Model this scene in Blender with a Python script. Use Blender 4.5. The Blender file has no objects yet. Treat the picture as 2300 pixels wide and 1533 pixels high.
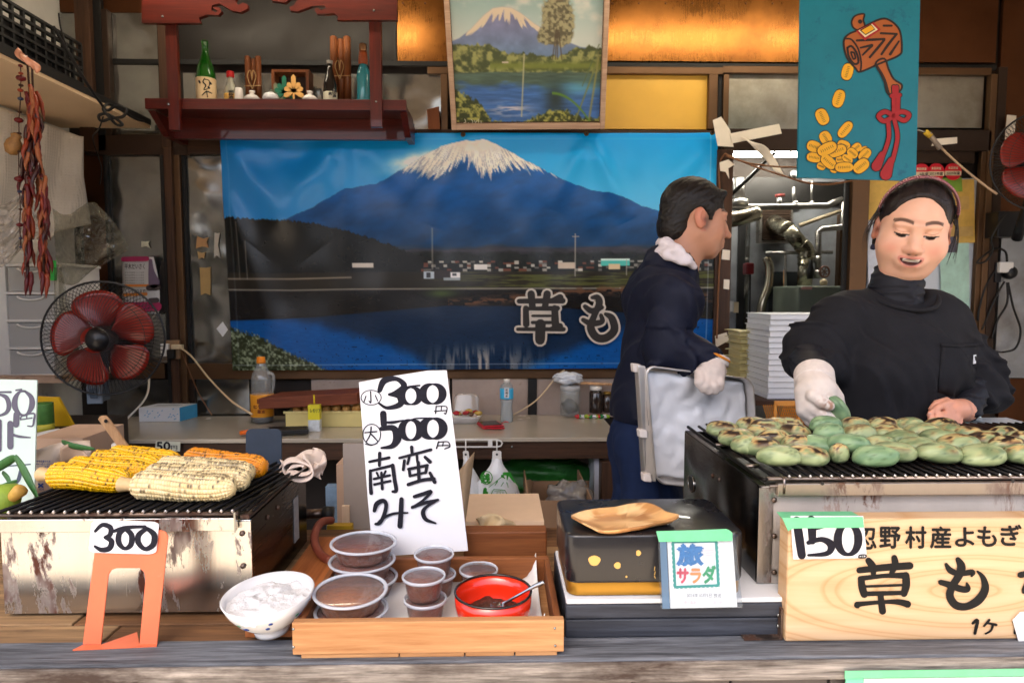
import bpy, bmesh, math, random
import numpy as np
from mathutils import Vector, Matrix, Quaternion
random.seed(11); np.random.seed(11)
PI = math.pi
SC = bpy.context.scene
COL = SC.collection
F_PX, EYE = 1500.0, 1.5
_phi = math.atan(109.5 / F_PX)
_th = math.atan(33 * math.cos(_phi) / F_PX)
FW = Vector((math.sin(_th) * math.cos(_phi), math.cos(_th) * math.cos(_phi), -math.sin(_phi)))
RT = Vector((math.cos(_th), -math.sin(_th), 0))
UP = RT.cross(FW)
EYEV = Vector((0, 0, EYE))
cam = bpy.data.cameras.new('camera')
cam.sensor_width = 36
cam.lens = F_PX / 2300 * 36
cam.clip_start = 0.05
cam.clip_end = 500
camo = bpy.data.objects.new('camera', cam)
COL.objects.link(camo)
m = Matrix((RT, UP, -FW)).transposed().to_4x4()
m.translation = EYEV
camo.matrix_world = m
SC.camera = camo
cam.dof.use_dof = True
cam.dof.focus_distance = 1.45
cam.dof.aperture_fstop = 8
SUN_EL, SUN_AZ = math.radians(58), math.radians(205)
w = bpy.data.worlds.new('World')
SC.world = w
w.use_nodes = True
nt = w.node_tree
sky = nt.nodes.new('ShaderNodeTexSky')
sky.sky_type = 'NISHITA'
sky.sun_disc = False
sky.sun_elevation = SUN_EL
sky.sun_rotation = SUN_AZ
sky.dust_density = 5.0
sky.air_density = 0.8
sky.ozone_density = 0.4
bg = nt.nodes['Background']
bg.inputs[1].default_value = 0.15
nt.links.new(sky.outputs[0], bg.inputs[0])
sl = bpy.data.lights.new('sun', 'SUN')
sl.energy = 3.2
sl.angle = math.radians(0.6)
sl.color = (1, 0.95, 0.88)
so = bpy.data.objects.new('sun', sl)
COL.objects.link(so)
sd = Vector((math.sin(SUN_AZ) * math.cos(SUN_EL), math.cos(SUN_AZ) * math.cos(SUN_EL), math.sin(SUN_EL)))
so.rotation_euler = sd.to_track_quat('Z', 'Y').to_euler()
so.location = (0, -3, 8)
vs = SC.view_settings
vs.view_transform = 'Standard'
vs.look = 'None'
vs.gamma = 1
vs.use_curve_mapping = False
vs.exposure = 1.92
SC.cycles.max_bounces = 8
SC.cycles.diffuse_bounces = 4
SC.cycles.glossy_bounces = 4
SC.cycles.transmission_bounces = 8
SC.cycles.transparent_max_bounces = 16
SC.cycles.caustics_reflective = False
SC.cycles.caustics_refractive = False
SC.cycles.sample_clamp_indirect = 6
SC.cycles.use_denoising = True
def P(px, py, Y):
 """photo pixel + distance from the counter -> point in the place"""
 v = RT * ((px - 1150) / F_PX) + UP * ((766.5 - py) / F_PX) + FW
 return EYEV + v * (Y / v.y)
def PZ(px, py, z):
 v = RT * ((px - 1150) / F_PX) + UP * ((766.5 - py) / F_PX) + FW
 return EYEV + v * ((z - EYE) / v.z)
class Plane:
 def __init__(s, a, b, c):
  """three points, a->b to the right, a->c down; normal towards the viewer"""
  s.p = Vector(a)
  s.n = (Vector(c) - Vector(a)).cross(Vector(b) - Vector(a)).normalized()
  if s.n.dot(EYEV - s.p) < 0:
   s.n = -s.n
 def at(s, px, py, off=0.0):
  v = RT * ((px - 1150) / F_PX) + UP * ((766.5 - py) / F_PX) + FW
  p0 = s.p + s.n * off
  return EYEV + v * ((p0 - EYEV).dot(s.n) / v.dot(s.n))
WLOC = {}
def lin(c):
 return tuple(((x / 255) / 12.92 if x / 255 <= 0.04045 else ((x / 255 + 0.055) / 1.055) ** 2.4) for x in c[:3])
def npl(a):
 a = np.asarray(a, float) / 255
 return np.where(a <= 0.04045, a / 12.92, ((a + 0.055) / 1.055) ** 2.4)
def tag(o, label=None, cat=None, group=None, kind=None):
 if label: o['label'] = label
 if cat: o['category'] = cat
 if group: o['group'] = group
 if kind: o['kind'] = kind
 return o
def thing(name, label, cat, loc=(0, 0, 0), group=None):
 o = bpy.data.objects.new(name, None)
 o.empty_display_size = 0.05
 COL.objects.link(o)
 o.location = loc
 WLOC[o] = Vector(loc)
 return tag(o, label, cat, group)
def copy_tree(o, parent=None):
 c = o.copy()
 COL.objects.link(c)
 if parent is not None:
  c.parent = parent
 WLOC[c] = WLOC.get(o, Vector())
 for ch in list(o.children):
  copy_tree(ch, c)
 return c
def mesh_obj(name, V, F, mat, parent=None, smooth=False, cols=None, bevel=0, loc=None):
 V = np.asarray(V, dtype=float).reshape(-1, 3)
 if parent is not None:
  base = WLOC[parent]
 elif loc is not None:
  base = Vector(loc)
 else:
  lo, hi = V.min(0), V.max(0)
  base = Vector(((lo[0] + hi[0]) / 2, (lo[1] + hi[1]) / 2, lo[2]))
 V = V - np.array(base)
 me = bpy.data.meshes.new(name)
 if isinstance(F, np.ndarray):
  k = F.shape[1]
  me.vertices.add(len(V)); me.vertices.foreach_set('co', V.ravel())
  me.loops.add(F.size); me.loops.foreach_set('vertex_index', F.ravel().astype(np.int32))
  me.polygons.add(len(F))
  me.polygons.foreach_set('loop_start', np.arange(0, F.size, k, dtype=np.int32))
  me.update(calc_edges=True)
  me.validate()
 else:
  me.from_pydata([tuple(v) for v in V], [], F)
 if smooth:
  me.polygons.foreach_set('use_smooth', np.ones(len(me.polygons), dtype=bool))
 if cols is not None:
  ca = me.color_attributes.new('Col', 'FLOAT_COLOR', 'POINT')
  cc = np.ones((len(V), 4), np.float32)
  cc[:, :3] = cols
  ca.data.foreach_set('color', cc.ravel())
 if mat is not None:
  me.materials.append(mat)
 o = bpy.data.objects.new(name, me)
 COL.objects.link(o)
 if parent is not None:
  o.parent = parent
  WLOC[o] = base
 else:
  o.location = base
  WLOC[o] = base
 if bevel:
  b = o.modifiers.new('bevel', 'BEVEL')
  b.width = bevel
  b.segments = 2
  b.limit_method = 'ANGLE'
  b.angle_limit = 0.6
 return o
def frame_of(d, up=(0, 0, 1)):
 d = Vector(d).normalized()
 up = Vector(up)
 if abs(d.dot(up)) > 0.97:
  up = Vector((1, 0, 0))
 a = d.cross(up).normalized()
 return a, a.cross(d)
def crom(pts, k=6, closed=False):
 """Catmull-Rom through pts (any dimension)"""
 p = [np.asarray(q, float) for q in pts]
 n = len(p)
 if n < 3 and not closed:
  return [p[0] + (p[1] - p[0]) * t for t in np.linspace(0, 1, k + 1)]
 out = []
 for i in range(n if closed else n - 1):
  if closed:
   a, b, c, d = p[i - 1], p[i], p[(i + 1) % n], p[(i + 2) % n]
  else:
   a, b, c, d = p[max(i - 1, 0)], p[i], p[i + 1], p[min(i + 2, n - 1)]
  for j in range(k):
   t = j / k
   out.append(0.5 * (2 * b + (c - a) * t + (2 * a - 5 * b + 4 * c - d) * t * t + (3 * b - a - 3 * c + d) * t ** 3))
 if not closed:
  out.append(p[-1])
 return out
class MB:
 def __init__(s):
  s.v, s.f = [], []
 def add(s, V, F):
  n = len(s.v)
  s.v.extend([tuple(x) for x in V])
  s.f.extend([tuple(i + n for i in q) for q in F])
  return s
 def obox(s, c, ax, ay, az):
  c, ax, ay, az = map(Vector, (c, ax, ay, az))
  V = [c + ax * i + ay * j + az * k for k in (-1, 1) for j in (-1, 1) for i in (-1, 1)]
  F = [(0, 2, 3, 1), (4, 5, 7, 6), (0, 1, 5, 4), (2, 6, 7, 3), (0, 4, 6, 2), (1, 3, 7, 5)]
  if ax.cross(ay).dot(az) < 0:
   F = [q[::-1] for q in F]
  return s.add(V, F)
 def box(s, lo, hi):
  lo, hi = Vector(lo), Vector(hi)
  c, h = (lo + hi) / 2, (hi - lo) / 2
  return s.obox(c, (h.x, 0, 0), (0, h.y, 0), (0, 0, h.z))
 def pbox(s, x0, y0, x1, y1, Y, depth):
  """upright box whose front face covers these photo pixels at distance Y"""
  ym, xm = (y0 + y1) / 2, (x0 + x1) / 2
  X0, X1 = P(x0, ym, Y).x, P(x1, ym, Y).x
  Z1, Z0 = P(xm, y0, Y).z, P(xm, y1, Y).z
  return s.box((X0, Y, Z0), (X1, Y + depth, Z1))
 def tube(s, pts, r, n=8, cap=True, closed=False):
  pts = [Vector(p) for p in pts]
  m = len(pts)
  rs = [r] * m if not hasattr(r, '__len__') else list(r)
  V, F = [], []
  up = Vector((0, 0, 1))
  prev = None
  for i, p in enumerate(pts):
   if closed:
    d = pts[(i + 1) % m] - pts[i - 1]
   else:
    d = pts[min(i + 1, m - 1)] - pts[max(i - 1, 0)]
   if d.length < 1e-9:
    d = Vector((0, 0, 1))
   d.normalize()
   if prev is None:
    a, b = frame_of(d)
   else:
    a = prev - d * prev.dot(d)
    if a.length < 1e-6:
     a, b = frame_of(d)
    a.normalize()
    b = a.cross(d)
   prev = a
   for k in range(n):
    t = 2 * PI * k / n
    V.append(p + a * (math.cos(t) * rs[i]) + b * (math.sin(t) * rs[i]))
  for i in range(m if closed else m - 1):
   for k in range(n):
    A, B = i * n + k, i * n + (k + 1) % n
    C, D = ((i + 1) % m) * n + (k + 1) % n, ((i + 1) % m) * n + k
    F.append((A, D, C, B))
  if cap and not closed:
   F.append(tuple(range(n)))
   F.append(tuple(range((m - 1) * n, m * n))[::-1])
  return s.add(V, F)
 def lathe(s, prof, c=(0, 0, 0), n=24, R=None, sq=0.0, cap=True):
  """prof: (radius, height) pairs from bottom to top"""
  c = Vector(c)
  V, F = [], []
  for (r, z) in prof:
   for k in range(n):
    t = 2 * PI * k / n
    q = Vector((math.cos(t) * r, math.sin(t) * r, z))
    if sq:
     m_ = max(abs(math.cos(t)), abs(math.sin(t)))
     q.x, q.y = q.x * (1 + sq * (1 / m_ - 1)), q.y * (1 + sq * (1 / m_ - 1))
    V.append(c + (R @ q if R is not None else q))
  m = len(prof)
  for i in range(m - 1):
   for k in range(n):
    A, B = i * n + k, i * n + (k + 1) % n
    F.append((A, B, B + n, A + n))
  if cap and prof[0][0] > 1e-6:
   F.append(tuple(range(n))[::-1])
  if cap and prof[-1][0] > 1e-6:
   F.append(tuple(range((m - 1) * n, m * n)))
  return s.add(V, F)
 def prism(s, pts, d):
  """outline pts (facing the viewer), thickness vector d"""
  pts = [Vector(p) for p in pts]
  d = Vector(d)
  n = len(pts)
  F = [tuple(range(n)), tuple(range(n, 2 * n))[::-1]]
  nn = Vector()
  for i in range(n):
   nn += pts[i].cross(pts[(i + 1) % n])
  if nn.dot(d) > 0:
   F = [q[::-1] for q in F]
   F += [(i, (i + 1) % n, (i + 1) % n + n, i + n) for i in range(n)]
  else:
   F += [(i, i + n, (i + 1) % n + n, (i + 1) % n) for i in range(n)]
  return s.add(pts + [p + d for p in pts], F)
 def poly(s, pts):
  return s.add(pts, [tuple(range(len(pts)))])
 def grid(s, A, closed_u=False):
  m, n = len(A), len(A[0])
  V = [tuple(p) for row in A for p in row]
  F = []
  for i in range(m if closed_u else m - 1):
   for j in range(n - 1):
    i2 = (i + 1) % m
    F.append((i * n + j, i * n + j + 1, i2 * n + j + 1, i2 * n + j))
  return s.add(V, F)
 def sheet(s, A, t):
  """grid with real thickness t"""
  A = np.asarray(A, float)
  du = np.gradient(A, axis=0)
  dv = np.gradient(A, axis=1)
  N = np.cross(du, dv)
  N /= np.linalg.norm(N, axis=2, keepdims=True) + 1e-12
  B = A - N * t
  m, n = A.shape[:2]
  base = len(s.v)
  s.grid(A)
  k = len(s.v)
  s.add(B.reshape(-1, 3), [(i * n + j, (i + 1) * n + j, (i + 1) * n + j + 1, i * n + j + 1) for i in range(m - 1) for j in range(n - 1)])
  rim = [(0, j) for j in range(n)] + [(i, n - 1) for i in range(1, m)] + [(m - 1, j) for j in range(n - 2, -1, -1)] + [(i, 0) for i in range(m - 2, 0, -1)]
  for q in range(len(rim)):
   a = rim[q][0] * n + rim[q][1]
   b = rim[(q + 1) % len(rim)]
   b = b[0] * n + b[1]
   s.f.append((base + a, k + a, k + b, base + b))
  return s
 def build(s, name, mat, parent=None, smooth=False, bevel=0, **k):
  return mesh_obj(name, s.v, s.f, mat, parent, smooth, bevel=bevel, **k)
def solo(o, label, cat, group=None):
 return tag(o, label, cat, group)
def _h(ix, iy, seed):
 n = (ix.astype(np.int64) * 374761393 + iy.astype(np.int64) * 668265263 + seed * 974711) & 0x7fffffff
 n = ((n ^ (n >> 13)) * 1274126177) & 0x7fffffff
 return ((n ^ (n >> 16)) & 0xffff) / 65535.0
def vn(x, y, seed=0):
 x, y = np.asarray(x, float), np.asarray(y, float)
 ix, iy = np.floor(x), np.floor(y)
 fx, fy = x - ix, y - iy
 fx, fy = fx * fx * (3 - 2 * fx), fy * fy * (3 - 2 * fy)
 a, b = _h(ix, iy, seed), _h(ix + 1, iy, seed)
 c, d = _h(ix, iy + 1, seed), _h(ix + 1, iy + 1, seed)
 return (a * (1 - fx) + b * fx) * (1 - fy) + (c * (1 - fx) + d * fx) * fy
def fbm(x, y, o=4, seed=0):
 s, a, t = 0, 0.5, 0
 for k in range(o):
  s = s + a * vn(x * 2 ** k, y * 2 ** k, seed + k)
  t += a
  a *= 0.5
 return s / t
def sst(a, b, x):
 t = np.clip((x - a) / (b - a), 0, 1)
 return t * t * (3 - 2 * t)
def strokes(plane, st, mat, name, parent, off=0.0008, step=0.00005, k=6):
 """st: list of polylines [(px, py, width), ...] in photo pixels, laid on a plane as thin paint"""
 mb = MB()
 for i, s in enumerate(st):
  q = crom(s, k) if len(s) > 2 else [np.array(a, float) for a in s]
  q = [np.array(a) for a in q]
  V, m = [], len(q)
  o = off + step * i
  L, Rr = [], []
  for j in range(m):
   d = q[min(j + 1, m - 1)][:2] - q[max(j - 1, 0)][:2]
   d = d / (np.linalg.norm(d) + 1e-9)
   nrm = np.array([-d[1], d[0]]) * q[j][2] / 2
   L.append(q[j][:2] + nrm)
   Rr.append(q[j][:2] - nrm)
  def cap(c, d, w):
   a0 = math.atan2(d[1], d[0])
   return [(c[0] + math.cos(a0 + t) * w / 2, c[1] + math.sin(a0 + t) * w / 2) for t in np.linspace(PI / 2, -PI / 2, 6)[1:-1]]
  for j in range(m - 1):
   mb.poly([plane.at(*L[j], o), plane.at(*L[j + 1], o), plane.at(*Rr[j + 1], o), plane.at(*Rr[j], o)])
  d1 = q[-1][:2] - q[-2][:2]
  d0 = q[0][:2] - q[1][:2]
  e = cap(q[-1], d1, q[-1][2])
  mb.poly([plane.at(*a, o) for a in [L[-1]] + e + [Rr[-1]]])
  e = cap(q[0], d0, q[0][2])
  mb.poly([plane.at(*a, o) for a in [Rr[0]] + e + [L[0]]])
 return mb.build(name, mat, parent)
_TXT = {}
def glyphs(sx, bold):
 key = (sx, bold)
 if key not in _TXT:
  c = bpy.data.curves.new('t', 'FONT')
  c.body = sx
  c.size = 1
  c.offset = bold
  c.resolution_u = 3
  c.fill_mode = 'FRONT'
  o = bpy.data.objects.new('t', c)
  COL.objects.link(o)
  me = bpy.data.meshes.new_from_object(o.evaluated_get(bpy.context.evaluated_depsgraph_get()))
  V = np.array([v.co[:] for v in me.vertices])
  F = [tuple(p.vertices) for p in me.polygons]
  bpy.data.objects.remove(o)
  bpy.data.curves.remove(c)
  bpy.data.meshes.remove(me)
  _TXT[key] = (V, F)
 return _TXT[key]
def quadtext(mb, plane, sx, quad, bold=0.0, off=0.0008):
 """text squeezed into the pixel quad TL, TR, BR, BL on a plane"""
 if bold:  # heavier strokes: the same glyphs laid a hair apart
  for k, (a, b) in enumerate(((1, 0), (-1, 0), (0, 1), (0, -1))):
   e = [(q[0] + a * bold * 1.1 * abs(quad[1][0] - quad[0][0]) / len(sx), q[1] + b * bold * 1.1 * abs(quad[3][1] - quad[0][1])) for q in quad]
   quadtext(mb, plane, sx, e, 0, off + .00012 * (k + 1))
 V, F = glyphs(sx, 0)
 lo, hi = V.min(0), V.max(0)
 u = (V[:, 0] - lo[0]) / (hi[0] - lo[0] + 1e-9)
 v = (hi[1] - V[:, 1]) / (hi[1] - lo[1] + 1e-9)
 TL, TR, BR, BL = [np.array(q, float) for q in quad]
 pts = []
 for a, b in zip(u, v):
  q = (TL * (1 - a) + TR * a) * (1 - b) + (BL * (1 - a) + BR * a) * b
  pts.append(plane.at(q[0], q[1], off))
 mb.add(pts, F)
 return mb
def rect(x0, y0, x1, y1):
 return [(x0, y0), (x1, y0), (x1, y1), (x0, y1)]
MATS = {}
def newmat(name):
 m = bpy.data.materials.new(name)
 m.use_nodes = True
 return m, m.node_tree, m.node_tree.nodes['Principled BSDF']
def _coord(nt, scale, kind='Object'):
 tc = nt.nodes.new('ShaderNodeTexCoord')
 mp = nt.nodes.new('ShaderNodeMapping')
 mp.inputs['Scale'].default_value = scale if hasattr(scale, '__len__') else (scale,) * 3
 nt.links.new(tc.outputs[kind], mp.inputs[0])
 return mp.outputs[0]
def _noise(nt, vec, scale, detail=4, rough=0.6, dist=0.0):
 n = nt.nodes.new('ShaderNodeTexNoise')
 n.inputs['Scale'].default_value = scale
 n.inputs['Detail'].default_value = detail
 n.inputs['Roughness'].default_value = rough
 n.inputs['Distortion'].default_value = dist
 nt.links.new(vec, n.inputs['Vector'])
 return n.outputs[0]
def _ramp(nt, fac, stops):
 r = nt.nodes.new('ShaderNodeValToRGB')
 e = r.color_ramp.elements
 while len(e) < len(stops):
  e.new(0.5)
 for q, (p, c) in zip(e, stops):
  q.position = p
  q.color = (*c, 1) if len(c) == 3 else c
 nt.links.new(fac, r.inputs[0])
 return r.outputs[0]
def _mix(nt, fac, a, b, mode='MIX'):
 m = nt.nodes.new('ShaderNodeMix')
 m.data_type = 'RGBA'
 m.blend_type = mode
 for sock, val in ((m.inputs[0], fac), (m.inputs[6], a), (m.inputs[7], b)):
  if isinstance(val, (int, float)):
   sock.default_value = val
  elif isinstance(val, tuple):
   sock.default_value = (*val, 1)
  else:
   nt.links.new(val, sock)
 return m.outputs[2]
def _math(nt, op, a, b=0.0, clamp=False):
 m = nt.nodes.new('ShaderNodeMath')
 m.operation = op
 m.use_clamp = clamp
 for sock, val in ((m.inputs[0], a), (m.inputs[1], b)):
  if isinstance(val, (int, float)):
   sock.default_value = val
  else:
   nt.links.new(val, sock)
 return m.outputs[0]
def _bump(nt, bsdf, h, strength, dist=0.002):
 b = nt.nodes.new('ShaderNodeBump')
 b.inputs['Strength'].default_value = strength
 b.inputs['Distance'].default_value = dist
 nt.links.new(h, b.inputs['Height'])
 nt.links.new(b.outputs[0], bsdf.inputs['Normal'])
G = {}
def mat(name, c, rough=0.5, metal=0.0, var=0.12, scale=14, bump=0.0, bscale=120, trans=0.0, ior=1.45,
  alpha=1.0, coat=0.0, spec=0.5, sss=0.0, emit=0.0, rvar=0.0, stretch=(1, 1, 1), dirt=None, dirt_amt=0.5, dscale=9, bdist=0.002):
 """paint / plastic / cloth / metal: colour with mottling, roughness variation, optional stains and bump"""
 if name in MATS:
  return MATS[name]
 m, nt, b = newmat(name)
 c = lin(c)
 vec = _coord(nt, stretch)
 if var:
  n = _noise(nt, vec, scale, 5, 0.65)
  col = _ramp(nt, n, [(0.25, tuple(x * (1 - var) for x in c)), (0.75, tuple(min(1, x * (1 + var)) for x in c))])
  if dirt:
   n2 = _noise(nt, vec, dscale, 7, 0.7)
   k = _ramp(nt, n2, [(dirt_amt, (0, 0, 0)), (min(1, dirt_amt + 0.16), (1, 1, 1))])
   col = _mix(nt, k, col, lin(dirt))
  nt.links.new(col, b.inputs['Base Color'])
 else:
  b.inputs['Base Color'].default_value = (*c, 1)
 b.inputs['Roughness'].default_value = rough
 if rvar:
  n3 = _noise(nt, vec, scale * 1.7, 5, 0.6)
  nt.links.new(_ramp(nt, n3, [(0.3, (max(0.02, rough - rvar),) * 3), (0.7, (min(1, rough + rvar),) * 3)]), b.inputs['Roughness'])
 b.inputs['Metallic'].default_value = metal
 b.inputs['IOR'].default_value = ior
 b.inputs['Specular IOR Level'].default_value = spec
 b.inputs['Transmission Weight'].default_value = trans
 b.inputs['Alpha'].default_value = alpha
 b.inputs['Coat Weight'].default_value = coat
 if sss:
  b.inputs['Subsurface Weight'].default_value = sss
  b.inputs['Subsurface Radius'].default_value = (0.01, 0.004, 0.002)
  b.inputs['Subsurface Scale'].default_value = 0.5
 if emit:
  b.inputs['Emission Color'].default_value = (*c, 1)
  b.inputs['Emission Strength'].default_value = emit
 if bump:
  _bump(nt, b, _noise(nt, vec, bscale, 4, 0.6), bump, bdist)
 MATS[name] = m
 return m
def wood(name, c1, c2, axis=0, scale=1.0, rough=0.6, bump=0.25, dirt=None, dirt_amt=0.6, coat=0.0, knots=0.0, spec=0.3):
 """grain stretched along one axis"""
 if name in MATS:
  return MATS[name]
 m, nt, b = newmat(name)
 st = [22.0 * scale] * 3
 st[axis] = 1.2 * scale
 vec = _coord(nt, st)
 n1 = _noise(nt, vec, 1.6, 6, 0.65, 0.4)
 n2 = _noise(nt, vec, 7.0, 4, 0.6)
 mixf = _math(nt, 'ADD', _math(nt, 'MULTIPLY', n1, 0.65), _math(nt, 'MULTIPLY', n2, 0.35))
 col = _ramp(nt, mixf, [(0.32, lin(c1)), (0.52, tuple((a + bb) / 2 for a, bb in zip(lin(c1), lin(c2)))), (0.68, lin(c2))])
 if dirt:
  st2 = [6.0] * 3
  st2[axis] = 1.6
  v2 = _coord(nt, st2)
  k = _ramp(nt, _noise(nt, v2, 1.3, 7, 0.7), [(dirt_amt, (0, 0, 0)), (min(1, dirt_amt + 0.15), (1, 1, 1))])
  col = _mix(nt, k, col, lin(dirt))
 nt.links.new(col, b.inputs['Base Color'])
 b.inputs['Roughness'].default_value = rough
 b.inputs['Coat Weight'].default_value = coat
 b.inputs['Specular IOR Level'].default_value = spec
 _bump(nt, b, mixf, bump, 0.003)
 MATS[name] = m
 return m
def steel(name, c=(190, 190, 188), rough=0.32, brushed=(1, 1, 60), rust=None, rust_amt=0.62, rscale=(1, 1, 0.35), stain=None, metal=1.0, wavy=0.0):
 """sheet metal: brushed roughness, slow buckling, rust runs"""
 if name in MATS:
  return MATS[name]
 m, nt, b = newmat(name)
 vec = _coord(nt, brushed)
 nb = _noise(nt, vec, 9, 3, 0.6)
 v0 = _coord(nt, (1, 1, 1))
 slow = _noise(nt, v0, 5, 5, 0.65)
 c = lin(c)
 col = _ramp(nt, slow, [(0.3, tuple(x * 0.72 for x in c)), (0.7, c)])
 metalv = metal
 r = _ramp(nt, _math(nt, 'ADD', _math(nt, 'MULTIPLY', nb, 0.4), _math(nt, 'MULTIPLY', slow, 0.6)),
    [(0.3, (rough * 0.7,) * 3), (0.7, (min(1, rough * 1.45),) * 3)])
 if rust:
  v2 = _coord(nt, rscale)
  n = _noise(nt, v2, 16, 8, 0.72, 0.3)
  k = _ramp(nt, n, [(rust_amt, (0, 0, 0)), (rust_amt + 0.05, (1, 1, 1))])
  n2 = _noise(nt, v2, 5, 5, 0.7)
  k = _math(nt, 'MULTIPLY', k, _ramp(nt, n2, [(0.42, (0, 0, 0)), (0.56, (1, 1, 1))]))
  col = _mix(nt, k, col, _mix(nt, n2, lin(rust), lin((40, 28, 20))))
  metalv = _math(nt, 'SUBTRACT', metal, _math(nt, 'MULTIPLY', k, 0.95), True)
  r = _mix(nt, k, r, (0.8, 0.8, 0.8))
 if stain:
  k = _ramp(nt, _noise(nt, _coord(nt, (1, 1, 1)), 2.6, 6, 0.7), [(0.45, (0, 0, 0)), (0.7, (0.8, 0.8, 0.8))])
  col = _mix(nt, k, col, lin(stain))
 nt.links.new(col, b.inputs['Base Color'])
 nt.links.new(r, b.inputs['Roughness'])
 if isinstance(metalv, float) or isinstance(metalv, int):
  b.inputs['Metallic'].default_value = metalv
 else:
  nt.links.new(metalv, b.inputs['Metallic'])
 h = _math(nt, 'ADD', _math(nt, 'MULTIPLY', _noise(nt, v0, 2.2, 2, 0.5), 1.0 + wavy * 20), _math(nt, 'MULTIPLY', nb, 0.03))
 _bump(nt, b, h, 0.25, 0.004 + wavy * 0.004)
 MATS[name] = m
 return m
def vcol(name, rough=0.6, spec=0.4, bump=0.0, bscale=200, sss=0.0, coat=0.0, trans=0.0, noise=0.0, nscale=300, sheen=0.0, stretch=1):
 if name in MATS:
  return MATS[name]
 m, nt, b = newmat(name)
 a = nt.nodes.new('ShaderNodeVertexColor')
 a.layer_name = 'Col'
 col = a.outputs[0]
 if noise:
  n = _noise(nt, _coord(nt, 1), nscale, 3, 0.6)
  col = _mix(nt, noise, col, _ramp(nt, n, [(0.3, (0.5, 0.5, 0.5)), (0.7, (1.0, 1.0, 1.0))]), 'MULTIPLY')
 nt.links.new(col, b.inputs['Base Color'])
 b.inputs['Roughness'].default_value = rough
 b.inputs['Specular IOR Level'].default_value = spec
 b.inputs['Coat Weight'].default_value = coat
 b.inputs['Sheen Weight'].default_value = sheen
 if sss:
  b.inputs['Subsurface Weight'].default_value = sss
  b.inputs['Subsurface Radius'].default_value = (0.010, 0.0045, 0.0025)
  b.inputs['Subsurface Scale'].default_value = 0.6
 if bump:
  _bump(nt, b, _noise(nt, _coord(nt, stretch), bscale, 4, 0.6), bump, 0.001)
 MATS[name] = m
 return m
def clear(name, tint=(235, 240, 240), rough=0.05, alpha=0.25, spec=0.6):
 """thin clear plastic / glass: see-through film with a little haze and fresnel highlights"""
 if name in MATS:
  return MATS[name]
 m, nt, b = newmat(name)
 b.inputs['Base Color'].default_value = (*lin(tint), 1)
 b.inputs['Roughness'].default_value = 0.7
 b.inputs['Specular IOR Level'].default_value = 0.1
 tr = nt.nodes.new('ShaderNodeBsdfTransparent')
 tr.inputs[0].default_value = (*[min(1, 0.5 + 0.5 * q) for q in lin(tint)], 1)
 gl = nt.nodes.new('ShaderNodeBsdfGlossy')
 gl.inputs['Roughness'].default_value = rough
 lw = nt.nodes.new('ShaderNodeLayerWeight')
 lw.inputs[0].default_value = 0.5
 fr = _ramp(nt, lw.outputs['Facing'], [(0.0, (0.03 + 0.04 * spec,) * 3), (0.6, (0.04 + 0.04 * spec,) * 3), (0.88, (0.16,) * 3), (1.0, (0.7,) * 3)])
 m1, m2 = nt.nodes.new('ShaderNodeMixShader'), nt.nodes.new('ShaderNodeMixShader')
 m1.inputs[0].default_value = alpha
 L = nt.links.new
 L(tr.outputs[0], m1.inputs[1]); L(b.outputs[0], m1.inputs[2])
 L(fr, m2.inputs[0]); L(m1.outputs[0], m2.inputs[1]); L(gl.outputs[0], m2.inputs[2])
 L(m2.outputs[0], nt.nodes['Material Output'].inputs[0])
 MATS[name] = m
 return m
INK = mat('marker_ink', (17, 17, 30), 0.6, var=0.5, scale=40, stretch=(1, 1, 6), spec=.25)
BLACKP = mat('black_paint', (24, 24, 26), 0.4, var=0.2)
PAPER = mat('white_paper', (222, 224, 226), 0.6, var=0.03, scale=8)
BRONZE = steel('bronze_frame', (112, 84, 60), 0.42, (1, 1, 40), metal=0.75)
BRONZE_D = steel('dark_bronze_frame', (64, 48, 38), 0.45, (1, 1, 40), metal=0.6)
BLACKR = mat('black_rubber', (16, 15, 15), 0.6, var=0.2)
STEELP = steel('wall_steel', (162, 162, 158), 0.14, (60, 1, 1), stain=(128, 128, 124), wavy=1.2, metal=.9)
GOLD = steel('gold_sheet', (136, 88, 42), 0.27, (40, 1, 1), stain=(92, 56, 30))
COPPER = steel('copper_brown_sheet', (104, 64, 38), 0.4, (40, 1, 1), metal=0.8)
DARKSH = steel('dark_brown_sheet', (24, 18, 14), 0.45, (40, 1, 1), metal=0.5)
DARKWOOD = wood('dark_wood', (44, 29, 21), (84, 57, 40), 0, 1, 0.5)
DARKWOOD_V = wood('dark_wood_upright', (44, 29, 21), (88, 60, 42), 2, 1, 0.5)
REDWOOD = wood('red_stained_wood', (54, 13, 8), (96, 28, 15), 0, 1.2, 0.38, 0.15, coat=0.25)
REDWOOD_V = wood('red_stained_wood_upright', (54, 13, 8), (96, 28, 15), 2, 1.2, 0.38, 0.15, coat=0.25)
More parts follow.
